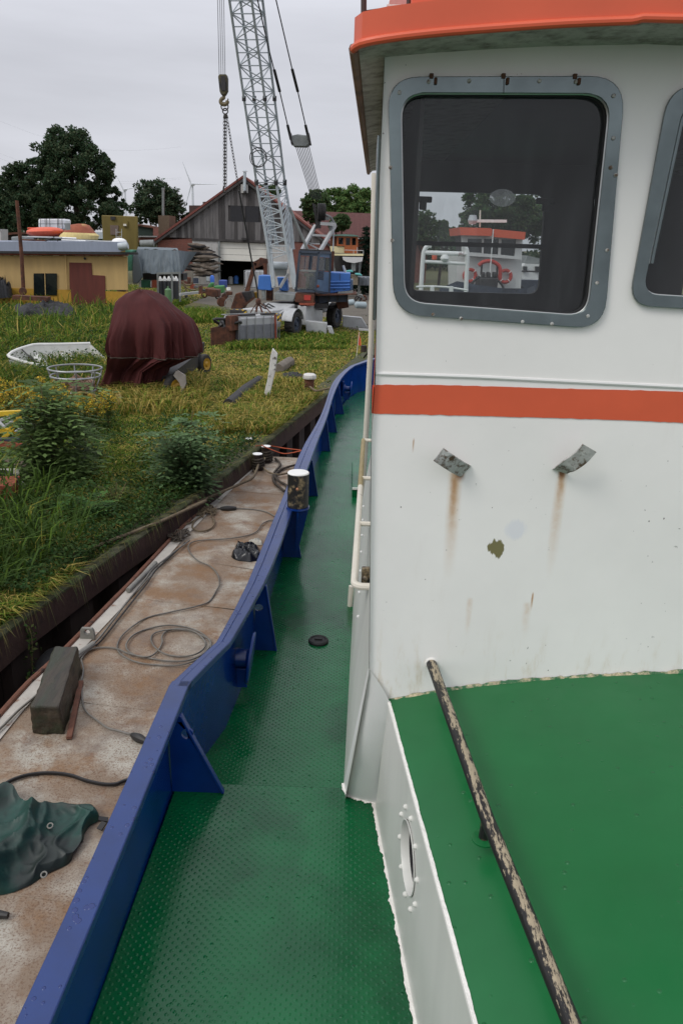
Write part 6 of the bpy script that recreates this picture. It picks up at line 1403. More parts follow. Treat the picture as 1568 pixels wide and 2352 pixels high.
# ------------------------------------------------------------------ yellow cabin
YY = 41.0
yc = thing('yellow_cabin', Q(*c1(450, 1330), YY), 'yellow steel cabin with flat grey-blue roof edge and brown door', 'cabin')
m_ywall = mat('faded_yellow_paint', C(188, 158, 104), rough=.7, var=.10, scale=3, streak=True, rust=.27, rustcol=C(128, 82, 40), rscale=5)
m_ybase = mat('deep_yellow_paint', C(176, 136, 44), rough=.7, var=.1)
g0 = Q(*cy(0, 1080), YY); gz = .0
yb = [cy(-300, 505), cy(1522, 520), cy(1530, 920), cy(-300, 912)]
wl_, dr = [cy(405, 725), cy(680, 722), cy(682, 912), cy(408, 912)], [cy(830, 592), cy(1095, 597), cy(1105, 742), cy(1255, 750), cy(1262, 915), cy(838, 915)]
zs = Q(*cy(700, 916), YY).z
MB().plate([Q(*p, YY) for p in yb], [[Q(*p, YY) for p in [cy(408, 727), cy(678, 725), cy(680, 900), cy(410, 900)]]], (0, .1, 0)).build('front_wall', m_ywall, yc)
xl, xr_ = Q(*yb[0], YY).x, Q(*yb[1], YY).x
x1c = Q(*cy(1528, 900), YY).x
MB().hexa([V((x, y, z)) for x in (xl, x1c) for y in (YY-.03, YY+.1) for z in (0, zs)]).build('plinth', m_ybase, yc)
MB().hexa([V((x+(x1c*.165-.3)*(y > YY+1), y, z)) for x in (x1c-.12, x1c) for y in (YY+.1, YY+6) for z in (0, Q(*yb[1], YY).z)]).build('end_wall', m_ywall, yc)
MB().prism([Q(*p, YY-.05) for p in dr], (0, .06, 0)).build('door', mat('brown_red_door', C(96, 44, 34), rough=.7, var=.15, streak=True), yc)
MB().hexa([V((x, y, z)) for x in (Q(*dr[0], YY).x, Q(*dr[4], YY).x) for y in (YY-.06, YY-.035) for z in (0, zs+.1)]).build('door_leaf', MATS['brown_red_door'], yc)
wnd = MB().poly([Q(*p, YY+.06) for p in [cy(408, 727), cy(678, 725), cy(680, 905), cy(410, 905)]]).build('window', mat('dark_window', C(24, 30, 30), rough=.1, var=.2), yc)
MB().prism([Q(*p, YY-.07) for p in [cy(405, 722), cy(682, 722), cy(684, 985), cy(408, 985)]], (0, .03, 0)).build('lower_window', MATS['dark_window'], yc)
MB().bar(Q(*cy(540, 724), YY-.08), Q(*cy(548, 985), YY-.08), .035).build('window_post', m_ywall, wnd)
MB().prism(pts(cy, [(-300, 340), (1520, 345), (1525, 440), (1430, 465), (-300, 452)], YY-.35), (x1c*.165-.4, 7, 0)).build('roof_edge', mat('grey_blue_fascia', C(142, 150, 166), rough=.6, var=.08, streak=True), yc)
slab(cy, [(-300, 452), (1640, 470), (1640, 500), (-300, 480)], YY-.45, .2).build('gutter', m_dark, yc)
slab(cy, [(-300, 480), (1522, 497), (1522, 512), (-300, 500)], YY-.3, .3).build('rusty_drip_edge', m_rustred, yc)
MB().tube([Q(*cy(785, 515), YY-.08), Q(*cy(805, 910), YY-.08)], .035, 8).build('downpipe', m_ywall, yc)
MB().lathe([(.05, 0), (.06, .06)], Q(*cy(1022, 545), YY-.02), axis=(0, -1, 0), n=12).build('vent', m_dark, yc)
# rusty pole
pb_ = thing('rusty_pole', Q(*cy(285, 960), 39.5), 'tall rust-brown pole with round foot before the yellow cabin', 'pole')
MB().tube([Q(*cy(285, 930), 39.5), Q(*cy(262, 500), 39.5), Q(*cy(205, -150), 39.5)], [.095, .09, .08], 12).build('shaft', m_rust, pb_)
MB().lathe([(.16, 0), (.18, .04), (.18, .12), (.16, .16)], Q(*cy(285, 935), 39.3), axis=(0, -1, 0), n=18).build('foot_disc', m_rust, pb_)
# things on the cabin roof
rY = 43.5
def roofthing(nm, L, Y, dep, m, label, cat, bev=.05): return slab(cy, L, Y, dep).build(nm, m, None, label=label, cat=cat, bevel=bev)
lb = thing('orange_lifeboat', Q(*cy(470, 280), rY), 'orange rigid inflatable boat lying on the yellow cabin roof', 'boat')
m_orb = mat('lifeboat_orange', C(214, 96, 66), rough=.5, var=.1)
rows = []
a, b = Q(*cy(252, 225), rY), Q(*cy(690, 215), rY); hz_ = Q(*cy(470, 165), rY).z-Q(*cy(470, 275), rY).z
for i in range(17):
    t = i/16; s_ = (1-abs(2*t-1)**2.6)**.6+.05; c = lerp(a, b, t); rows.append([c+V((0, .9*s_*math.cos(q)+.9, hz_*.5*s_*math.sin(q)*(1 if math.sin(q) > 0 else 1.05))) for q in [k*2*math.pi/14 for k in range(14)]])
MB().grid(rows, True).build('hull', m_orb, lb, smooth=60)
MB().tube([r[11]+V((0, -.05, 0)) for r in rows], .10, 6).build('fender_strip', m_rustred, lb)
slab(cy, [(330, 172), (450, 172), (470, 188), (320, 190)], rY+.4, .8).build('canopy', m_orb, lb, bevel=.1)
ub = thing('upturned_boat', Q(*cy(900, 290), rY-.3), 'upturned cream boat with rust-red bottom on the cabin roof', 'boat')
prof = [(125, 880, 960), (140, 790, 1010), (185, 735, 1050), (235, 705, 1090), (262, 670, 1130), (310, 640, 1110)]
rows = []
for v, ul, ur in prof:
    a, b = Q(*cy(ul, v), rY-.3), Q(*cy(ur, v), rY-.3); c = (a+b)/2; rx = (b-a).length/2
    rows.append([c+V((rx*math.cos(q), .75*rx**.5*math.sin(q)+.8, 0)) for q in [k*2*math.pi/28 for k in range(28)]])
MB().grid(rows[:4], True).poly(rows[0]).build('bottom', mat('red_oxide_bottom', C(150, 84, 60), rough=.8, var=.2, col2=C(208, 184, 120), cthr=.62, scale=2), ub, smooth=60)
MB().grid(rows[3:], True).build('topsides', mat('cream_rust_topsides', C(206, 186, 124), rough=.7, var=.12, streak=True, rust=.3, rustcol=C(168, 110, 50)), ub, smooth=60)
slab(cy, [(770, 122), (835, 122), (838, 200), (790, 205)], rY-.9, .1).build('metal_fitting', m_steelg2, ub)
ib2 = thing('liquid_tank', Q(*cy(610, 160), 47), 'white liquid tank in dark cage on the far side of the cabin roof', 'liquid tank')
slab(cy, [(456, 68), (770, 70), (770, 190), (458, 190)], 47, 1.2).build('tank', mat('white_tank', C(226, 228, 230), rough=.4, var=.04), ib2, bevel=.1)
for u in (485, 542, 560, 598, 690, 705, 745): MB().tube([Q(*cy(u, 66), 46.9), Q(*cy(u+4, 190), 46.9)], .016, 5).build('cage_bar', m_dark, ib2)
for v in (68, 130): MB().tube([Q(*cy(456, v), 46.9), Q(*cy(770, v), 46.9)], .015, 5).build('cage_rail', m_dark, ib2)
for k, (u0, v0, u1, v1, m_) in enumerate(((330, 285, 750, 296, m_steelw), (750, 296, 915, 303, m_wtop), (740, 322, 1030, 332, m_wtop), (1030, 330, 1350, 345, m_steelw), (540, 335, 660, 285, m_dark), (640, 290, 700, 335, m_dark), (250, 320, 560, 330, m_rust))):
    MB().tube([Q(*cy(u0, v0), YY+.3), Q(*cy(u1, v1), YY+.3)], .037, 8).build('roof_pipe', m_, None, label='%s pipe on the cabin roof, %s' % (['pale', 'white', 'white', 'pale', 'dark', 'dark', 'rusty'][k], ['longest, in front of the orange boat', 'upper one in front of the upturned boat', 'lower one in front of the upturned boat', 'towards the white dome', 'slanting up under the orange boat', 'slanting down under the upturned boat', 'under the orange boat'][k]), cat='pipe', group='pipes on the cabin roof')
MB().ell(Q(*cy(1430, 345), YY+.4), (.37, .35, .19), 18, 10).build('white_dome', m_wtop, None, label='white dome on the right end of the cabin roof', cat='dome')
roofthing('roof_box', [(135, 285), (250, 275), (320, 290), (320, 325), (135, 330)], YY+.6, 1, m_steelg2, 'grey box on the cabin roof beside the rusty pole', 'box')
MB().tube([Q(*cy(1420, 400), YY-.5), Q(*cy(1500, 395), YY-.5), Q(*cy(1532, 390), YY-.5)], [.17, .18, .16], 14).build('roof_drum', m_steelg, None, label='pale grey drum at the right corner of the cabin roof', cat='drum')
# olive cabin
oc = thing('olive_cabin', Q(*cy(1350, 420), 52), 'olive green box cabin with ladder behind the yellow cabin', 'cabin')
m_ol = mat('olive_paint', C(108, 94, 42), rough=.75, var=.18, scale=2, streak=True)
slab(cy, [(1215, 25), (1640, 40), (1650, 470), (1240, 480)], 52, .3).build('body', m_ol, oc, bevel=.05)
slab(cy, [(1320, 145), (1418, 148), (1418, 262), (1325, 260)], 51.95, .1).build('hatch', mat('hatch_mauve', C(110, 94, 84), rough=.8), oc)
slab(cy, [(1322, 40), (1378, 42), (1378, 82), (1325, 80)], 51.9, .15).build('opening', m_dark, oc)
slab(cy, [(1475, 95), (1530, 97), (1530, 165), (1478, 163)], 51.92, .1).build('panel', m_ol, oc)
MB().bar(Q(*cy(1480, 142), 51.9), Q(*cy(1515, 143), 51.9), .12).build('nameplate', m_cream, oc)
for u in (1392, 1458): MB().tube([Q(*cy(u, 190), 51.6), Q(*cy(u, 330), 51.6)], .02, 6).build('ladder_rail', m_steelw, oc)
for v in (230, 280): MB().tube([Q(*cy(1392, v), 51.6), Q(*cy(1458, v), 51.6)], .018, 6).build('ladder_rung', m_steelw, oc)
# teal box beside yellow cabin, dark shed, tank, chimney block, mossy house
slab(c1, [(900, 1010), (948, 1012), (948, 1160), (915, 1160)], 47, 1.5).build('teal_container', mat('teal_paint', C(96, 160, 136), rough=.7, var=.12), None, label='narrow teal container between yellow cabin and grey tarpaulin', cat='container')
sh_ = thing('green_shed', Q(*c1(1060, 900), 75), 'dark green shed roof behind the olive cabin', 'shed')
slab(c1, [(980, 830), (1098, 850), (1098, 910), (985, 908)], 75, 4).build('wall', mat('shed_dark_green', C(44, 58, 52), rough=.8, var=.15), sh_)
slab(c1, [(975, 822), (1105, 845), (1105, 856), (975, 834)], 74.8, 4.4).build('roof', m_rust, sh_)
rs = thing('low_red_shed', Q(*c1(1100, 920), 70), 'low red-brown shed with white roof edge left of the barn', 'shed')
slab(c1, [(990, 918), (1240, 920), (1240, 960), (990, 955)], 70, 4).build('wall', m_brick, rs); slab(c1, [(985, 908), (1245, 911), (1245, 920), (985, 917)], 69.8, 4.4).build('roof_edge', m_steelw, rs)
slab(c1, [(1100, 850), (1140, 848), (1140, 910), (1100, 910)], 74, 2).build('brick_annexe', m_brick, rs)
MB().tube([Q(*c1(1010, 965), 62), Q(*c1(1105, 962), 62)], .26, 14).build('pale_tank', m_steelg2, None, label='pale horizontal tank below the low red shed', cat='tank')
cm = thing('stone_chimney', Q(*c1(1175, 905), 66), 'square brown chimney block with tall thin metal flue', 'chimney')
slab(c1, [(1135, 762), (1215, 762), (1215, 908), (1140, 908)], 66, 2.4).build('block', mat('brown_render', C(104, 88, 72), rough=.9, var=.15), cm)
MB().tube([Q(*c1(1172, 765), 67), Q(*c1(1172, 575), 67)], .1, 10).lathe([(.13, 0), (.12, .14)], Q(*c1(1172, 578), 67), n=10).build('flue', m_steelg2, cm)
bc = thing('brick_chimney', Q(*c1(1420, 760), 78), 'wide dark brick chimney rising left of the barn roof', 'chimney')
m_dbrick = brickmat('dark_brick', C(70, 56, 52), C(84, 66, 58), C(60, 52, 48))
slab(c1, [(1357, 690), (1490, 690), (1490, 800), (1360, 800)], 78, 2.5).build('stack', m_dbrick, bc); slab(c1, [(1455, 665), (1488, 662), (1490, 692), (1456, 692)], 78.5, 1).build('pot', m_dbrick, bc)
slab(c1, [(1360, 780), (1500, 690), (1500, 860), (1330, 860)], 80, 8).build('roof', m_tile, bc)
hs = thing('small_grey_house', Q(*c1(220, 880), 70), 'small white-walled house with grey roof under the trees', 'house')
slab(c1, [(168, 812), (300, 812), (300, 890), (172, 890)], 70, 6).build('wall', m_white_old, hs)
MB().prism([Q(*c1(160, 815), 69.6), Q(*c1(200, 738), 69.6), Q(*c1(290, 740), 69.6), Q(*c1(305, 815), 69.6)], (0, 7, 0)).build('roof', mat('grey_slate', C(92, 94, 94), rough=.8, var=.15), hs)
ls = thing('left_shed', Q(*c1(40, 920), 50), 'rusty brown shed roof at the left border behind the yellow cabin', 'shed')
slab(c1, [(-60, 895), (130, 882), (130, 895), (-60, 915)], 50, 4).build('roof', m_rust, ls); slab(c1, [(-60, 912), (125, 893), (125, 950), (-60, 950)], 50.3, 3).build('wall', m_inner, ls)
slab(c1, [(-60, 860), (8, 860), (10, 945), (-60, 945)], 48, 1).build('white_stack', m_white_old, None, label='white brick stump at the left border above the yellow cabin roof', cat='stump')
slab(c1, [(680, 882), (740, 882), (740, 930), (680, 930)], 56, 2).build('pale_cabinet', m_steelg, None, label='pale cabinet between the upturned boat and olive cabin', cat='cabinet')
slab(c1, [(1215, 838), (1290, 840), (1285, 860), (1215, 860)], 90, 2).build('red_roof_sliver', mat('bright_red_roof', C(190, 60, 60), rough=.6), None, label='red roof strip seen left of the barn gable', cat='roof')
# dark engine lump and black sheet in the weeds before the cabin
m_scr = mat('charred_black', C(34, 34, 36), rough=.8, var=.4, bump=.5)
crumple('black_scrap', [c1(-80, 1260), c1(40, 1262), c1(90, 1300), c1(85, 1350), c1(20, 1360), c1(-80, 1360)], .5, .9, m_scr, 6., 'dark lump of scrap at the left border before the yellow cabin', 'scrap', rings=12, segs=60, folds=2)
crumple('black_sheet', [c1(90, 1440), c1(280, 1430), c1(340, 1405), c1(500, 1425), c1(545, 1470), c1(430, 1490), c1(260, 1480), c1(150, 1490)], .25, .3, m_scr, 8., 'crumpled black sheet among weeds before the yellow cabin', 'sheet', rings=12, segs=70, folds=1.5)
slab(c1, [(90, 1335), (340, 1350), (340, 1380), (90, 1365)], 37, .5).build('rust_beam', m_rust, None, label='rusty beam in the weeds under the cabin window', cat='beam')
# ------------------------------------------------------------------ wind turbines
def turbine(tp, base_u, Y, blades, r, label):
    hub = Q(*c1(*tp), Y); t = thing('wind_turbine', V((hub.x, Y, 0)), label, 'wind turbine', 'wind turbines on the skyline')
    m = mat('turbine_white', C(214, 218, 224), rough=.5, var=.02)
    MB().tube([V((hub.x, Y, 0)), hub], [r*1.6, r], 12).build('tower', m, t)
    MB().box(hub, (r*4, r*6, r*2.6)).build('nacelle', m, t, bevel=r*.5)
    for u, v in blades:
        e = Q(*c1(u, v), Y-3); b0 = hub+V((0, -3, 0)); d = (e-b0); sx_ = d.cross(V((0, 1, 0))).normalized(); L = []
        MB().grid([[b0+d*k+sx_*(w*r*s_)+V((0, dy*r, 0)) for s_, dy in ((-.4, 0), (0, .35), (.6, 0), (0, -.35))] for k, w in ((0, .8), (.12, 1.6), (.5, 1.0), (1, .15))], True).build('blade', m, t)
turbine((1381, 538), 0, 420, [(1310, 375), (1560, 540), (1328, 712)], .5, 'white wind turbine beside the barn gable')
turbine((897, 578), 0, 560, [(985, 562), (850, 735), (840, 480)], .55, 'white wind turbine half hidden behind the big tree')
# power lines
for k, (y0, y1) in enumerate(((585, 690), (625, 700), (350, 470))):
    a, b = Q(*c1(-200, y0-350), 300), Q(*c1(1300, y1-200), 330)
    MB().tube([lerp(a, b, i/8)-V((0, 0, 6*math.sin(math.pi*i/8))) for i in range(9)], .011, 4).build('power_line', m_wire, None, label='thin overhead power line crossing the sky, %s one' % ('upper', 'lower', 'topmost')[k], cat='power line', group='overhead power lines')
# ------------------------------------------------------------------ the other tug, seen through the wheelhouse
OY = 24.0
ot = thing('moored_tug', Q(*cz(950, 640), OY), 'other white tug with orange roof seen through the wheelhouse windows', 'tugboat')
def osl(L, Y, d, cf_=cz): return slab(cf_, L, Y, d)
hullp = [(500, 500), (560, 480), (1310, 520), (1400, 700), (480, 700)]
osl([(515, 330), (520, 200), (1330, 235), (1310, 700), (520, 700)], OY+.5, 2.2).build('deckhouse', m_white, ot)
ow = [(580, 0-30), (1330, -10), (1325, 238), (640, 190), (580, 185)]
wn3 = [[(652, -20), (828, -20), (828, 158), (645, 148)], [(855, -20), (1040, -20), (1030, 178), (850, 165)], [(1075, -15), (1258, -10), (1235, 198), (1062, 180)]]
MB().plate([Q(*cz(*p), OY+.2) for p in [(575, -70), (1340, -60), (1325, 240), (580, 188)]], [[Q(*cz(*p), OY+.2) for p in h] for h in wn3], (0, .08, 0)).build('wheelhouse', m_white, ot)
for h in wn3: MB().poly([Q(*cz(*p), OY+.26) for p in h]).build('window_pane', MATS['dark_window'], ot)
osl([(600, -60), (1330, -50), (1320, 235), (620, 185)], OY+.5, 2).build('wheelhouse_block', m_dark, ot)
slab(cv, [(632, 520), (892, 528), (892, 592), (640, 585)], OY-.1, 2.6).build('roof_fascia', m_orange, ot)
slab(cv, [(915, 535), (1172, 560), (1165, 622), (915, 600)], OY-.1, 2.6).build('roof_fascia', m_orange, ot)
MB().tube([Q(*cv(908, 535), OY-.4), Q(*cv(880, 900), OY-.4)], .016, 6).build('mast', m_wtop, ot)
MB().tube([Q(*cv(800, 380), OY+.5), Q(*cv(797, 520), OY+.5)], .025, 6).build('aerial', m_cream, ot)
MB().bar(Q(*cv(730, 468), OY+.5), Q(*cv(1016, 470), OY+.5), .08).build('radar_bar', m_wtop, ot)
MB().lathe([(.1, 0), (.14, .1), (.1, .25)], Q(*cv(735, 495), OY+.5), n=12).build('lamp', m_steelg, ot)
for u, v in ((680, 440), (1120, 450)):
    o = MB().torus(Q(*cz(u, v), OY+.38), .17, .05, axis=(0, 1, 0), n=26, k=8).build('lifebuoy', mat('lifebuoy_red', C(186, 64, 54), rough=.6, var=.1), ot)
    for a in (.8, 2.37, 3.94, 5.5): MB().torus(Q(*cz(u, v), OY+.38)+V((.17*math.cos(a), 0, .17*math.sin(a))), .055, .012, axis=(-math.sin(a), 0, math.cos(a)), n=12, k=5).build('band', m_wtop, o)
arc = [(790, 315), (840, 275), (930, 258), (1010, 290), (1055, 350), (1055, 480)]
MB().tube(spline([Q(*cz(*p), OY-.3) for p in arc], 5), .055, 8).build('hose_arch', MATS['lifebuoy_red'], ot)
osl([(800, 465), (1040, 470), (1020, 640), (790, 640)], OY-.6, .8).build('tow_post', m_dark, ot, bevel=.05)
for u in (855, 920, 995): osl([(u-22, 395), (u+22, 397), (u+22, 470), (u-22, 470)], OY-.55, .3).build('tow_horn', m_dark, ot, bevel=.04)
for L in ([(830, 300), (818, 430)], [(1020, 320), (1015, 470)]): MB().tube([Q(*cz(*p), OY-.3) for p in L], .03, 6).build('stay', m_dark, ot)
for L in ([(800, 450), (720, 520), (660, 620)], [(1030, 500), (1080, 560), (1110, 640)]): MB().tube(spline([Q(*cz(*p), OY-.5) for p in L], 4), .035, 6).build('hose', m_dark, ot)
rows = [[Q(*cz(u, v), OY-1.0+dy)+V((0, 0, -z)) for u, v, dy in ((300, 600, 1.5), (520, 510, .6), (800, 560, 0), (1100, 600, 0), (1400, 600, .5), (1500, 560, 2))] for z in (0, 1.0, 2.2)]
MB().grid(rows).build('hull', m_dblue, ot)
# white gantry frame on deck in the foreground of that view, with lettering
gf = thing('white_deck_frame', Q(*cz(350, 640), 11), 'white tubular deck frame with a lamp, seen through the wheelhouse', 'deck frame')
GY = 11.0
for L in ([(70, 620), (95, 220), (120, 110), (160, 70), (200, 68)], [(630, 650), (645, 250), (640, 130), (620, 90), (585, 78)]): MB().tube(spline([Q(*cz(*p), GY) for p in L], 3), .03, 10).build('frame_leg', m_wtop, gf)
for (u0, v0), (u1, v1), r in (((105, 152), (640, 172), .03), ((120, 265), (620, 292), .022)): MB().tube([Q(*cz(u0, v0), GY), Q(*cz(u1, v1), GY)], r, 10).build('crossbar', m_wtop, gf)
MB().lathe([(.03, 0), (.045, .01), (.06, .04), (.05, .07), (.04, .09)], Q(*cz(362, 268), GY), n=14).build('deck_lamp', m_wtop, gf)
MB().tube(spline([Q(*cz(*p), GY-.3) for p in ((10, 580), (210, 575), (440, 590), (655, 625))], 4), .014, 6).build('guard_line', m_wtop, gf)
for u in (210, 445): MB().bar(Q(*cz(u, 575), GY-.3), Q(*cz(u, 660), GY-.3), .05).build('guard_post', m_wtop, gf)
MB().lathe([(.035, 0), (.035, .1)], Q(*cz(235, 240), GY+.6), n=12).build('orange_light', m_orange, gf)
def text(s_, p, size, m, par, rz=0.):
    cu_ = bpy.data.curves.new('t', 'FONT'); cu_.body = s_; cu_.size = size; cu_.extrude = .004; cu_.align_x = 'CENTER'; cu_.align_y = 'CENTER'
    to = bpy.data.objects.new('t', cu_); COL.objects.link(to); dg_ = bpy.context.evaluated_depsgraph_get(); me = bpy.data.meshes.new_from_object(to.evaluated_get(dg_))
    bpy.data.objects.remove(to); o = bpy.data.objects.new('lettering', me); me.materials.append(m); COL.objects.link(o)
    o.parent = par; o.location = V(p)-wloc(par); o.rotation_euler = (R(90), 0, rz); return o
m_red = mat('dark_red_letters', C(120, 40, 44), rough=.6); m_blk = mat('black_letters', C(30, 30, 32), rough=.6)
text('JRC', Q(*cz(578, 172), GY-.06), .055, m_red, gf)
text('H.GOV', Q(*cz(610, 598), OY-1.1), .14, m_blk, ot); text('H.GOV', Q(*cz(1180, 630), OY-1.1), .14, m_blk, ot)
# another boat's white cabin at the right of that view
an = thing('white_boat', Q(*cz(1440, 520), 27), 'white boat cabin with rail right of the other tug', 'boat')
osl([(1330, 330), (1370, 290), (1620, 300), (1620, 500), (1330, 495)], 28, 3).build('cabin', m_white, an); osl([(1360, 285), (1640, 295), (1640, 250), (1400, 190)], 28.2, 3).build('upper_cabin', m_steelg2, an)
osl([(1310, 495), (1640, 505), (1640, 640), (1400, 620), (1300, 560)], 27.4, 3).build('hull', m_dblue, an)
for u in (1370, 1520): osl([(u-25, 325), (u+25, 326), (u+22, 395), (u-22, 394)], 27.9, .1).build('window', MATS['dark_window'], an)
MB().tube([Q(*cz(1320, 385), 27.2), Q(*cz(1640, 395), 27.2)], .03, 6).build('rail', m_dark, an)

# small clutter on the dirt before the barn
def barrel(u, v0, v1, r, Y, m, label, cf_=ct):
    b, t_ = Q(*cf_(u, v1), Y), Q(*cf_(u, v0), Y); h = t_.z-b.z
    MB().lathe([(r, 0), (r, h*.3), (r*1.04, h*.33), (r, h*.36), (r, h*.64), (r*1.04, h*.67), (r, h*.7), (r, h), (r*.9, h), (r*.88, h-.02)], b, n=16).build('steel_drum', m, None, label=label, cat='drum')
barrel(965, 750, 812, .16, 47, m_rustred, 'rusty red drum left of the barn door clutter')
barrel(1010, 660, 735, .18, 52, m_dblue, 'blue-grey drum by the barn pier')
barrel(1480, 795, 835, .12, 46, m_wtop, 'white canister on the dirt before the barn door')
barrel(1190, 640, 700, .13, 50, m_steelg, 'pale grey drum beside the bright blue container')
for k, (u, v, w_, h_, Y, m, lab) in enumerate(((905, 690, 40, 90, 46, m_rust, 'rusty upright plate among ropes by the barn'), (1110, 850, 60, 60, 43, m_dark, 'dark engine casing among rusty machinery'), (1000, 790, 50, 40, 45, m_board, 'grey wooden crate in the barn clutter'), (860, 900, 26, 90, 42, m_dark, 'dark leaning plank in front of the cylinder rack'), (1480, 880, 90, 50, 41, m_rust, 'rusty box before the barn doorway'), (1180, 690, 60, 50, 53, m_steelg2, 'grey cabinet against the barn pier'))):
    slab(ct, [(u-w_*.5, v-h_*.5), (u+w_*.45, v-h_*.45), (u+w_*.5, v+h_*.5), (u-w_*.4, v+h_*.5)], Y, .4).build('scrap_box', m, None, label=lab, cat='scrap', bevel=.03)
for k, (u, v, Y, r) in enumerate(((1130, 900, 41, .16), (1440, 905, 42, .15), (1320, 930, 40.5, .12))):
    tyre(MB(), Q(*ct(u, v), Y), (.5, -1, .3*k), r, .08).build('discarded_tyre', m_dark if k else m_rust, None, label=['rusty tyre-shaped ring lying left of the winch', 'dark tyre behind the winch flywheel', 'small dark tyre under the green engine'][k], cat='tyre')
slab(c2, [(640, 1120), (672, 1115), (676, 1158), (648, 1162)], 36.5, .4).build('yellow_crate', m_yel, None, label='small yellow crate behind the clamshell grab', cat='crate')
for k, (u, v) in enumerate(((480, 1050), (520, 1045))): MB().lathe([(.2, 0), (.2, .5), (.12, .62)], Q(*c2(u, v+10), 68), n=12).build('barn_canister', (m_steelw, m_cranebl)[k], None, label=('white canister inside the barn doorway', 'blue canister inside the barn doorway')[k], cat='canister')
# ================================================================== VEGETATION
rs_ = np.random.RandomState(3)
def leafmat(name, spread=1.0, rough=.6):
    m = bpy.data.materials.new(name); m.use_nodes = True; n, l = nodes_of(m); b = n['Principled BSDF']; b.inputs['Roughness'].default_value = rough; b.inputs['Specular IOR Level'].default_value = .12
    a = n.new('ShaderNodeAttribute'); a.attribute_name = 'tint'; l.new(a.outputs['Color'], b.inputs['Base Color'])
    t = n.new('ShaderNodeBsdfTranslucent'); l.new(a.outputs['Color'], t.inputs[0]); mx_ = n.new('ShaderNodeMixShader'); mx_.inputs[0].default_value = .28
    l.new(b.outputs[0], mx_.inputs[1]); l.new(t.outputs[0], mx_.inputs[2]); l.new(mx_.outputs[0], n['Material Output'].inputs[0]); return m
m_leaf = leafmat('leaf_foliage'); m_blade = leafmat('grass_blades', rough=.7)
def npmesh(name, co, faces_n, nv, m, cols, parent=None, label=None, cat=None, kind=None, group=None, loc=None):
    """co (N,nv,3) vertices for N items; faces_n list of index tuples inside an item; cols (N,3)"""
    N = co.shape[0]; off = np.array(wloc(parent) if parent else (loc if loc is not None else (0, 0, 0)))
    me = bpy.data.meshes.new(name); v = (co-off).reshape(-1, 3).astype(np.float32)
    me.vertices.add(len(v)); me.vertices.foreach_set('co', v.ravel())
    idx = []; tot = []
    base = (np.arange(N)*nv)[:, None]
    loops = np.concatenate([base+np.array(f)[None, :] for f in faces_n], axis=1).ravel().astype(np.int32)
    tots = np.tile(np.array([len(f) for f in faces_n], np.int32), N); starts = np.concatenate([[0], np.cumsum(tots)[:-1]]).astype(np.int32)
    me.loops.add(len(loops)); me.loops.foreach_set('vertex_index', loops); me.polygons.add(len(tots)); me.polygons.foreach_set('loop_start', starts)
    me.update(calc_edges=True); me.validate()
    at = me.attributes.new('tint', 'FLOAT_COLOR', 'POINT'); c4_ = np.ones((len(v), 4), np.float32); c4_[:, :3] = np.repeat(cols, nv, axis=0); at.data.foreach_set('color', c4_.ravel())
    me.materials.append(m); o = bpy.data.objects.new(name, me); COL.objects.link(o)
    if parent: o.parent = parent
    elif loc is not None: o.location = loc
    return tag(o, label, cat, group, kind)
def leaf_quads(cen, size, up_bias=.35, asp=.55, rs=rs_):
    N = len(cen); n = rs.normal(size=(N, 3)); n[:, 2] += up_bias*2; n /= np.linalg.norm(n, axis=1)[:, None]
    t = rs.normal(size=(N, 3)); t -= n*np.sum(t*n, axis=1)[:, None]; t /= np.linalg.norm(t, axis=1)[:, None]; s_ = np.cross(n, t)
    L = (size*(.7+.6*rs.rand(N)))[:, None] if np.isscalar(size) else (size*(.7+.6*rs.rand(N)))[:, None]
    return np.stack([cen-t*L*.5, cen+s_*L*asp*.5+n*L*.08, cen+t*L*.5, cen-s_*L*asp*.5+n*L*.08], axis=1)
def tints(N, base, var=.35, rs=rs_, yellow=.15):
    b = np.array(base)[None, :]*(1+var*(rs.rand(N, 1)*2-1)); b[:, 0] *= 1+yellow*(rs.rand(N)*2-1)*2; return np.clip(b, .003, 1)
LEAFY = [(0, 1, 2, 3)]
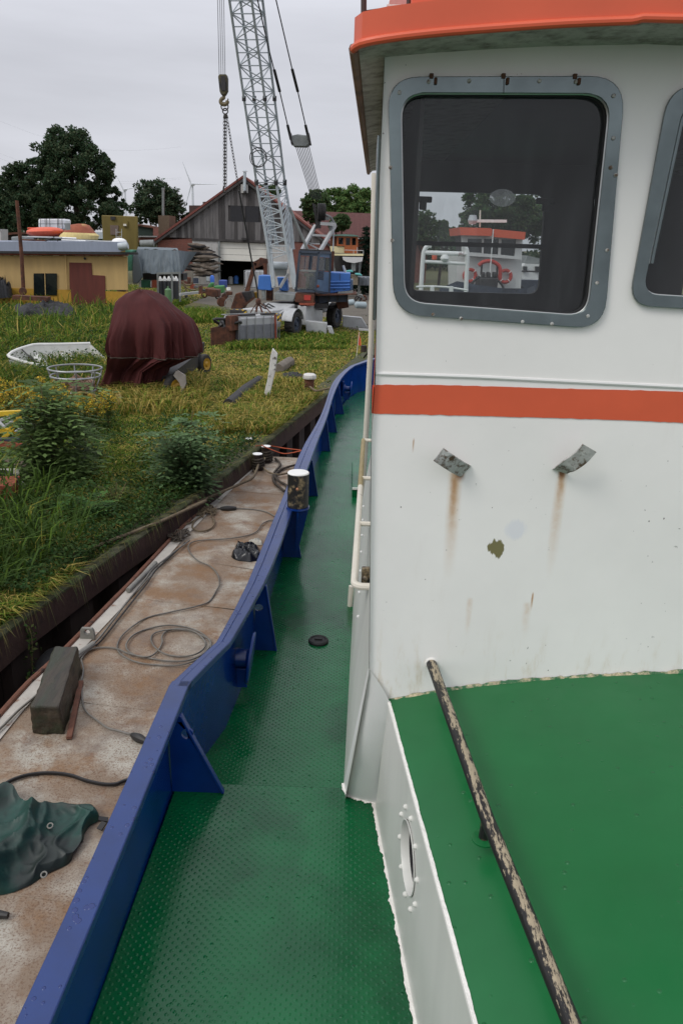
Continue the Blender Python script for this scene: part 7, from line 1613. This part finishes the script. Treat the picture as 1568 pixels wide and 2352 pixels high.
def tree(name, lobes, Y, base, leaf, n, label, cat='tree', group=None, trunk=None, dens=1.0, tiers=False, gap=.35):
    """lobes: list of (centre xyz, (rx,ry,rz)); leaves sit in small clumps through each lobe's volume"""
    lo = V((lobes[0][0].x, lobes[0][0].y, 0)); t = thing(name, lo, label, cat, group); vol = [l[1][0]*l[1][2] for l in lobes]; tot = sum(vol); allc = []; clc = []
    for (c, r), vv in zip(lobes, vol):
        ncl = max(14, int(330*vv/tot*(1+gap))); cl_ = rs_.normal(size=(ncl, 3)); cl_ /= np.linalg.norm(cl_, axis=1)[:, None]
        rad = .35+.65*rs_.rand(ncl)**.5; cl_ = cl_*rad[:, None]*np.array(r)+np.array(c); cl_ = cl_[cl_[:, 2] > .6]; clc.append(cl_)
        k = max(20, int(n*vv/tot/len(cl_)))
        cr_s = min(r)*(.12+.18*rs_.rand(len(cl_)))
        p = rs_.normal(size=(len(cl_), k, 3)); p /= np.linalg.norm(p, axis=2)[:, :, None]; p *= (rs_.rand(len(cl_), k, 1)**.45); p[:, :, 2] *= .75
        allc.append((cl_[:, None, :]+p*cr_s[:, None, None]).reshape(-1, 3))
    cen = np.concatenate(allc); cen = cen[cen[:, 2] > .25]
    zz = np.concatenate(clc)
    npmesh('crown', leaf_quads(cen, leaf), LEAFY, 4, m_leaf, tints(len(cen), base), t, kind=None)
    tm = MB(); zb = min(l[0].z-l[1][2]*.5 for l in lobes); R_ = max(.12, max(l[1][2] for l in lobes)*.07)
    for (c, r) in lobes:
        tm.tube(spline([lo, lerp(lo, V((lo.x, lo.y, c.z)), .45)+V((.1, 0, 0)), V(c)-V((0, 0, r[2]*.3)), V(c)+V((0, 0, r[2]*.5))], 3), [R_, R_*.95, R_*.9, R_*.8, R_*.7, R_*.55, R_*.4, R_*.25, R_*.15, R_*.08], 8)
    for q in zz[rs_.choice(len(zz), min(40, len(zz)), replace=False)]:
        c = min(lobes, key=lambda l: (l[0]-V(q)).length)[0]; st0 = V((c.x, c.y, min(c.z, q[2]-.1))); tm.tube([st0, lerp(st0, V(q), .5)+V((0, 0, .1)), V(q)], [R_*.3, R_*.16, R_*.05], 5)
    tm.build('trunk', mat('bark', C(72, 62, 52), rough=.9, var=.3, bump=.6, bscale=12), t)
    return t
def lobe(cf_, u, v, ru, rv, Y, s):
    c = Q(*cf_(u, v), Y); k = Y*1.035/FPX/(s*1.594388); return (c, (ru*k, ru*k*.9, rv*k))
DG, MG, LG = (.056, .088, .044), (.074, .122, .048), (.12, .195, .062)
tree('oak_tree', [lobe(c1, 520, 420, 230, 250, 64, 1.96), lobe(c1, 690, 470, 130, 180, 64, 1.96), lobe(c1, 360, 520, 170, 220, 63, 1.96), lobe(c1, 560, 690, 300, 160, 64, 1.96), lobe(c1, 800, 680, 100, 130, 65, 1.96), lobe(c1, 470, 250, 140, 100, 64, 1.96)], 64, DG, .21, 62000, 'big dark round tree towering behind the yellow cabin')
tree('oak_tree', [lobe(c1, 150, 540, 110, 140, 68, 1.96), lobe(c1, 180, 720, 160, 140, 68, 1.96)], 68, DG, .22, 20000, 'darker tree joined to the left of the big round tree')
tree('oak_tree', [lobe(c1, -30, 620, 90, 150, 60, 1.96), lobe(c1, 40, 760, 110, 130, 60, 1.96)], 60, DG, .21, 15000, 'tree cut by the left border beside the rusty pole')
tree('round_tree', [lobe(c1, 1110, 650, 150, 120, 84, 1.96), lobe(c1, 1210, 690, 110, 120, 84, 1.96), lobe(c1, 1060, 730, 110, 90, 84, 1.96), lobe(c1, 1300, 770, 60, 60, 85, 1.96)], 84, (.062, .092, .050), .27, 18000, 'round dark tree behind the thin metal flue')
tree('lime_tree', [lobe(c2, 1240, 480, 110, 100, 98, 1.96), lobe(c2, 1370, 460, 130, 100, 98, 1.96), lobe(c2, 1460, 500, 90, 90, 98, 1.96), lobe(c2, 1130, 490, 60, 80, 96, 1.96), lobe(c2, 1330, 560, 200, 60, 97, 1.96)], 98, LG, .28, 26000, 'bright green broad tree beyond the brown barn roof')
tree('ash_tree', [lobe(c2, 1090, 470, 90, 70, 76, 1.96), lobe(c2, 1060, 560, 60, 50, 76, 1.96), lobe(c2, 1020, 500, 40, 30, 76, 1.96)], 76, MG, .22, 6000, 'darker leafy tree behind the crane gantry sheaves')
tree('ash_tree', [lobe(c2, 1275, 615, 60, 50, 75, 1.96), lobe(c2, 1225, 640, 40, 40, 75, 1.96)], 75, MG, .2, 3500, 'bushy green tree in front of the brown barn roof')
tree('ash_tree', [lobe(c2, 790, 395, 45, 35, 84, 1.96), lobe(c2, 720, 370, 35, 25, 84, 1.96)], 84, MG, .2, 2500, 'leafy treetop showing behind the crane boom')
# spruce
def spruce(c, h, r, label):
    t = thing('spruce_tree', c, label, 'tree'); P_ = []; nb_ = 15
    for i in range(nb_):
        z = h*(.08+.9*i/nb_); rr = r*(1-i/nb_)**.8+.06
        for k in range(12):
            a = rs_.rand()*6.28; m_ = int(60*(1-i/nb_)+14); s_ = rs_.rand(m_)**.7
            P_.append(np.stack([c.x+rr*s_*np.cos(a)+rs_.normal(size=m_)*.07, c.y+rr*s_*np.sin(a)+rs_.normal(size=m_)*.07, z-.28*rr*s_+rs_.normal(size=m_)*.06], axis=1))
    cen = np.concatenate(P_); npmesh('crown', leaf_quads(cen, .17, asp=.4), LEAFY, 4, m_leaf, tints(len(cen), (.014, .030, .018)), t)
    MB().tube([c, c+V((0, 0, h*.97))], [.1, .02], 7).build('trunk', MATS['bark'], t)
cs = Q(*c2(1440, 940), 60); spruce(V((cs.x, 60, 0)), Q(*c2(1430, 615), 60).z, 1.25, 'dark spruce right of the boat with the wooden wheelhouse')
# trees in the view through the wheelhouse
tree('oak_tree', [lobe(cv, 960, 330, 260, 190, 66, 2.24), lobe(cv, 1150, 470, 200, 160, 66, 2.24), lobe(cv, 800, 480, 170, 120, 66, 2.24), lobe(cv, 720, 300, 40, 120, 66, 2.24)], 66, MG, .24, 30000, 'tall dark tree behind the other tug, seen through the window')
tree('ash_tree', [lobe(cv, 350, 480, 90, 90, 72, 2.24), lobe(cv, 250, 520, 110, 80, 72, 2.24), lobe(cv, 380, 600, 160, 70, 72, 2.24)], 72, MG, .22, 8000, 'leafy tree at the left of the view through the window')
tree('ash_tree', [lobe(cv, 490, 530, 50, 60, 74, 2.24), lobe(cv, 560, 590, 90, 60, 74, 2.24)], 74, MG, .22, 4500, 'small tree between the two larger trees seen through the window')
tree('oak_tree', [lobe(cv, 1480, 430, 220, 200, 68, 2.24), lobe(cv, 1600, 600, 220, 160, 68, 2.24)], 68, MG, .24, 9000, 'tree at the right of the view through the wheelhouse')
# distant wood
N = 26000; X = rs_.uniform(-110, 130, N); Yv = rs_.uniform(125, 150, N)
hgt = np.array([3.6+2.2*noise.noise(V((x*.06, 0, 0)))+1.4*noise.noise(V((x*.22, 3, 0))) for x in X]); Z = rs_.rand(N)**.8*hgt
cen = np.stack([X, Yv, Z], axis=1); npmesh('distant_wood', leaf_quads(cen, 1.0), LEAFY, 4, m_leaf, tints(N, (.030, .052, .022)), kind='stuff', label='low dark belt of distant trees on the horizon', cat='wood')
# ------------------------------------------------------------------ grass and weeds
def project(xyz):
    v = xyz-np.array(CAM); f_, r_, u_ = np.array(cf), np.array(cr), np.array(cu); z = v@f_; return 784+FPX*(v@r_)/z, 1176-FPX*(v@u_)/z
qlY = np.array([q[0] for q in QL]); qlX = np.array([q[1] for q in QL])
def ground_pts(N, y0, y1, pw=1.0):
    Yv = y0*(y1/y0)**(rs_.rand(N)**pw); xr = np.interp(Yv, qlY, qlX)-.12; xl = -.50*Yv-1.2; X = xl+(xr-xl)*rs_.rand(N); return X, Yv
def nzv(X, Yv, s_, seed): return np.array([noise.noise(V((a*s_, b*s_, seed))) for a, b in zip(X, Yv)])
def blades(X, Yv, H, W_, lean, col, name, m=m_blade, **kw):
    N = len(X); a = rs_.rand(N)*6.283; dx, dy = np.cos(a), np.sin(a); b = rs_.rand(N)*6.283
    ln = lean*(.4+rs_.rand(N))*H; lx, ly = np.cos(b)*ln, np.sin(b)*ln
    base = np.stack([X, Yv, np.full(N, -.01)], axis=1); wv_ = np.stack([dx*W_, dy*W_, np.zeros(N)], axis=1)
    mid = base+np.stack([lx*.35, ly*.35, H*.6], axis=1); tip = base+np.stack([lx, ly, H*np.clip(1-.35*lean, .3, 1)], axis=1)
    co = np.stack([base-wv_, base+wv_, mid+wv_*.75, mid-wv_*.75, tip], axis=1)
    return npmesh(name, co, [(0, 1, 2, 3), (3, 2, 4)], 5, m, col, **kw)
def palette(N, w, X, Yv):
    pal = np.array([C(80, 104, 36), C(128, 124, 52), C(168, 148, 84), C(58, 78, 32), C(104, 130, 46)]); u = rs_.rand(N); cw_ = np.cumsum(w, axis=1); idx = (u[:, None] > cw_).sum(axis=1).clip(0, 4)
    return np.clip(pal[idx]*(.92+.6*rs_.rand(N, 1)), .004, 1)
# excluded footprints (world): crane tracks etc. stay simple
def in_gravel(X, Yv): return (Yv > 40) & (X > -9+.0*Yv) | ((Yv > 34.5) & (X > 0))
# 1) lawn / mown hay everywhere
N = 330000
X, Yv = ground_pts(N, 5.2, 62); keep = ~in_gravel(X, Yv); X, Yv = X[keep], Yv[keep]; N = len(X)
px, py = project(np.stack([X, Yv, np.zeros(N)], axis=1))
patch = nzv(X, Yv, .45, 1.); fine_n = nzv(X, Yv, 1.7, 4.)
edge = np.interp(Yv, qlY, qlX)-X
H = .05+.05*rs_.rand(N)+.07*np.clip(patch+.1, 0, 1)+.05*np.clip(fine_n, 0, 1)
H *= np.where(edge < .55, .55, 1.)
keep = ~((edge < .5) & (rs_.rand(N) < .45)); X, Yv, px, py, patch, fine_n, edge, H = [q[keep] for q in (X, Yv, px, py, patch, fine_n, edge, H)]; N = len(X)
straw = np.clip(.46+.55*patch+.5*fine_n, .08, .85)*np.clip((px-150)/250, .2, 1)*np.where(py < 800, .75, 1)
w = np.stack([(1-straw)*.42, np.full(N, .22), straw*.75, (1-straw)*.18, (1-straw)*.25], axis=1); w /= w.sum(axis=1)[:, None]
Wd = .0035+.00055*Yv
blades(X, Yv, H, Wd, .9+.9*straw, palette(N, w, X, Yv), 'lawn_grass', kind='stuff', label='patchy mown grass covering the yard', cat='grass')
# 2) tall grass and weeds by area
def zone(N, y0, y1, fn, hmin, hmax, wts, lean, name, label, wk=1.0, hn=1.0):
    X, Yv = ground_pts(N, y0, y1); px, py = project(np.stack([X, Yv, np.zeros(N)], axis=1)); q = fn(px, py, X, Yv); keep = (rs_.rand(N) < q) & ~in_gravel(X, Yv); X, Yv = X[keep], Yv[keep]; N = len(X)
    pn = nzv(X, Yv, .8, 9.); H = (hmin+(hmax-hmin)*rs_.rand(N)**1.4)*(1+hn*.5*pn)
    w = np.tile(np.array(wts)[None, :], (N, 1)); return blades(X, Yv, H, (.004+.0005*Yv)*wk, np.full(N, lean), palette(N, w, X, Yv), name, kind='stuff', label=label, cat='grass')
zone(190000, 12, 40, lambda px, py, X, Y: ((px < 250-(py-900)*.1) & (py > 715) & (py < 905)) & (py-705 > 0), .18, .62, (.42, .16, .10, .22, .10), .75, 'tall_weeds', 'tall weedy grass on the left before the yellow cabin')
zone(150000, 24, 46, lambda px, py, X, Y: (px > 395) & (px < 500+(py-700)*.4) & (py > 695) & (py < 745), .2, .55, (.55, .15, .05, .05, .20), .6, 'tall_grass', 'tall green grass between the covered machine and the scrap')
zone(110000, 24, 34, lambda px, py, X, Y: np.where((px > 520) & (px < 800) & (py > 768) & (py < 805), .8, 0), .08, .30, (.5, .15, .05, .15, .15), .8, 'tall_grass', 'green grass tufts round the crane wheels and the caged tank')
zone(130000, 11, 19, lambda px, py, X, Y: np.where((px > 500) & (px < 745) & (py > 885) & (py < 1000) & ((np.interp(Y, qlY, qlX)-X) < 2.2), .75, 0), .10, .42, (.24, .32, .34, .06, .04), 1.1, 'dry_grass', 'long dry grass along the quay edge near the bollards')
zone(120000, 15, 21, lambda px, py, X, Y: np.where((px > 225) & (px < 470) & (py > 878) & (py < 960), np.clip(1-(py-878)/90, 0, 1), 0), .1, .55, (.2, .3, .4, .06, .04), 1.0, 'dry_grass', 'straw-coloured tufts at the foot of the maroon tarpaulin')
zone(60000, 14, 20, lambda px, py, X, Y: np.where((px > 520) & (px < 690) & (py > 860) & (py < 930), .7, 0), .15, .45, (.25, .25, .35, .1, .05), .7, 'dry_grass', 'dry weeds around the leaning post and old pipe')
zone(110000, 6.2, 12, lambda px, py, X, Y: np.where((py > 1090) & (px < 420) & ((np.interp(Y, qlY, qlX)-X) > .35), .5, 0), .05, .2, (.28, .2, .2, .28, .04), .9, 'edge_grass', 'rough green grass behind the coping at lower left')
zone(6500, 6.5, 10.5, lambda px, py, X, Y: np.where((px < 215) & (py > 1120) & ((np.interp(Y, qlY, qlX)-X) > .45), .5*np.clip(1.2-px/180, .1, 1), 0), .3, .75, (.12, .03, 0, .83, .02), .8, 'reeds', 'broad-bladed reeds at the lower left behind the quay', wk=1.6)
zone(7000, 20, 40, lambda px, py, X, Y: np.where((px < 330) & (py > 705) & (py < 800), .6, 0), .5, 1.1, (.42, .12, .06, .3, .10), .45, 'reeds', 'tall reeds standing before the yellow cabin wall', wk=1.1)
zone(150000, 6.4, 19, lambda px, py, X, Y: np.where((np.interp(Y, qlY, qlX)-X) < .62, np.clip(nzv(X, Y, .9, 33.)*3+.15, 0, .9), 0), .06, .30, (.34, .26, .18, .18, .04), 1.3, 'edge_weeds', 'ragged weeds growing over the quay coping')
# broad-leaved weeds: loose leaves low over the same ground
X, Yv = ground_pts(150000, 7, 40); px, py = project(np.stack([X, Yv, np.zeros(len(X))], axis=1)); pn = nzv(X, Yv, .9, 14.)
edg = np.interp(Yv, qlY, qlX)-X; q = np.where((edg < .7) & (Yv < 14), .8, 0)+np.where((px < 260) & (py > 720), .6, np.where((py > 960) & (px < 520), .7, .04))*np.clip(pn*2.2+.45, 0, 1); k = rs_.rand(len(X)) < q; X, Yv, px, py = X[k], Yv[k], px[k], py[k]; N = len(X)
Z = rs_.rand(N)*np.where((px < 260) & (py < 910), .5, .22)
Ls = .03+.0022*Yv
cen = np.stack([X, Yv, Z], axis=1); npmesh('broadleaf_weeds', leaf_quads(cen, Ls, up_bias=.7), LEAFY, 4, m_leaf, tints(N, (.045, .085, .022), .5), kind='stuff', label='low broad-leaved weeds among the grass on the left', cat='weeds')
# ------------------------------------------------------------------ saplings with pinnate leaves
def sapling(base, top, spread, nleaf, col, label, name='ash_sapling', leaflet=.075, seed=1, low=.1):
    rs = np.random.RandomState(seed); t = thing(name, base, label, 'sapling'); st = MB(); cs_, cl2 = [], []
    stems = []
    for i in range(9):
        a = rs.rand()*6.28; r = spread*(.25+.6*rs.rand()); h = top*(.6+.4*rs.rand()) if i else top
        L = spline([base, base+V((r*.3*math.cos(a), r*.3*math.sin(a), h*.4)), base+V((r*math.cos(a), r*math.sin(a), h))], 5); stems.append(L); st.tube(L, [.014*(1-.8*k/len(L))+.003 for k in range(len(L))], 5)
    quads = []; cc = []
    for i in range(nleaf):
        L = stems[rs.randint(len(stems))]; k = rs.randint(int(len(L)*low), len(L)); p = np.array(L[k]); a = rs.rand()*6.28; d = np.array([math.cos(a), math.sin(a), rs.uniform(-.25, .45)]); d /= np.linalg.norm(d); ln = leaflet*(3.2+1.6*rs.rand())
        s_ = np.cross(d, [0, 0, 1]); s_ /= np.linalg.norm(s_); nrm = np.cross(s_, d); npair = 4
        tone = np.array(col)*(.55+.9*rs.rand())
        for j in range(npair+1):
            f_ = (j+1)/(npair+1); q = p+d*ln*f_+np.array([0, 0, -.35*ln*f_*f_])
            for sg in ((-1, 1) if j < npair else (0,)):
                ax = d*(.45 if sg else 1.)+s_*sg*.9+np.array([0, 0, -.15]); ax /= np.linalg.norm(ax); w = np.cross(ax, nrm); w /= np.linalg.norm(w); l2 = leaflet*(.85+.3*rs.rand())
                quads.append([q, q+ax*l2*.45+w*l2*.25, q+ax*l2, q+ax*l2*.45-w*l2*.25]); cc.append(tone*(.85+.3*rs.rand()))
    npmesh('foliage', np.array(quads), LEAFY, 4, m_leaf, np.array(cc), t); st.build('stem', mat('green_stem', C(96, 88, 52), rough=.8), t); return t
s1 = P(*c3(420, 1500), 0)
sapling(s1, 1.42, .66, 480, (.12, .185, .058), 'dense dark green ash sapling beside the yellow lattice section', seed=2, leaflet=.135)
s2 = P(*c3(1330, 1540), 0)
sapling(s2, 1.08, .50, 430, (.10, .165, .068), 'dense blue-green sapling at the quay edge', seed=5, leaflet=.105)
s3 = P(*c5(660, 420), 0); sapling(s3, .42, .3, 130, (.055, .12, .03), 'small light green sapling below the dark ash sapling', seed=8, leaflet=.06)
s4 = P(*c5(830, 330), 0); sapling(s4, .38, .22, 90, (.085, .11, .025), 'small yellowing seedling right of the light green sapling', seed=11, leaflet=.05)
s5 = P(*c3(640, 1330), 0); sapling(s5, .55, .35, 170, (.05, .10, .025), 'pale green bushy weed between dark sapling and rope heap', seed=14, leaflet=.06)
# ------------------------------------------------------------------ goldenrod
def goldenrod(base, h, seed):
    rs = np.random.RandomState(seed); t = thing('goldenrod', base, 'tall goldenrod with feathery yellow flower plumes before the round frame', 'goldenrod', 'goldenrod clump before the round frame'); fl, lv = [], []; st = MB()
    for i in range(6):
        a = rs.rand()*6.28; r = .05+.18*rs.rand(); hh = h*(.75+.3*rs.rand()); L = spline([base, base+V((r*.4*math.cos(a), r*.4*math.sin(a), hh*.6)), base+V((r*math.cos(a), r*math.sin(a), hh))], 4); st.tube(L, .005, 4)
        tp0 = np.array(L[-1]); nf = 60; f_ = rs.rand(nf); sp_ = rs.normal(size=(nf, 3))*.055*(1-f_[:, None]*.6); fl.append(tp0+np.stack([sp_[:, 0], sp_[:, 1], -.24*(1-f_)+sp_[:, 2]*.3+.03], axis=1))
        m_ = 50; k = rs.randint(1, len(L)-1, m_); pp_ = np.array([L[q] for q in k]); lv.append(pp_+rs.normal(size=(m_, 3))*.05)
    fl, lv = np.concatenate(fl), np.concatenate(lv)
    npmesh('flower_plume', leaf_quads(fl, .045, rs=rs), LEAFY, 4, m_leaf, tints(len(fl), (.50, .38, .05), .4, rs), t, kind='stuff'); npmesh('leaves', leaf_quads(lv, .09, asp=.25, rs=rs), LEAFY, 4, m_leaf, tints(len(lv), (.095, .14, .04), .4, rs), t, kind='stuff'); st.build('stem', MATS['green_stem'], t)
rg_ = random.Random(12)
for k, (u, v) in enumerate(((20, 1010), (90, 990), (150, 1010), (210, 980), (260, 1000), (300, 1040), (60, 1050), (180, 1070), (390, 1000), (440, 1030), (480, 1060), (540, 1090), (580, 1050), (640, 1100), (360, 1060), (120, 1090), (-20, 1060), (330, 980), (690, 1120), (780, 1060), (600, 1120), (250, 1090))):
    goldenrod(P(*c3(u, v+60), 0), .62+.2*rg_.random(), 40+k)
# vines and grass hanging over the coping
vn = MB(); hang = []
for k in range(420):
    y_ = 6.3+(int(rg_.random()*22)+rg_.random()**2*.8)/22*13; x_ = QX(y_)+.01; L_ = .08+.3*rg_.random()**2; hang.append([x_-.1, y_, .03, L_])
hang = np.array(hang); N = len(hang); d = np.stack([.12+.1*rs_.rand(N), rs_.normal(size=N)*.12, np.zeros(N)], axis=1); b = hang[:, :3]; tip = b+d; tip[:, 2] -= hang[:, 3]; mid = b+d*.65+np.array([0, 0, .05]); w = np.stack([np.zeros(N), np.full(N, .006), np.zeros(N)], axis=1)
npmesh('hanging_grass', np.stack([b-w, b+w, mid+w, mid-w, tip], axis=1), [(0, 1, 2, 3), (3, 2, 4)], 5, m_blade, tints(N, (.14, .14, .05), .5), kind='stuff', label='grass blades hanging over the quay coping', cat='grass')
vy = thing('hanging_vine', V((QX(6.75), 6.75, 0)), 'thin leafy vine trailing down the sheet piles at the left', 'vine')
vl = spline([V((QX(6.75)-.15, 6.75, .03)), V((QX(6.75)+.05, 6.72, -.1)), V((QX(6.7)+.07, 6.68, -.45)), V((QX(6.7)+.05, 6.66, -.8))], 6); MB().tube(vl, .006, 5).build('stem', MATS['green_stem'], vy)
cen = np.array([vl[i] for i in range(len(vl)) for _ in range(7)])+rs_.normal(size=(len(vl)*7, 3))*.03; npmesh('leaves', leaf_quads(cen, .05), LEAFY, 4, m_leaf, tints(len(cen), (.07, .11, .03)), vy)
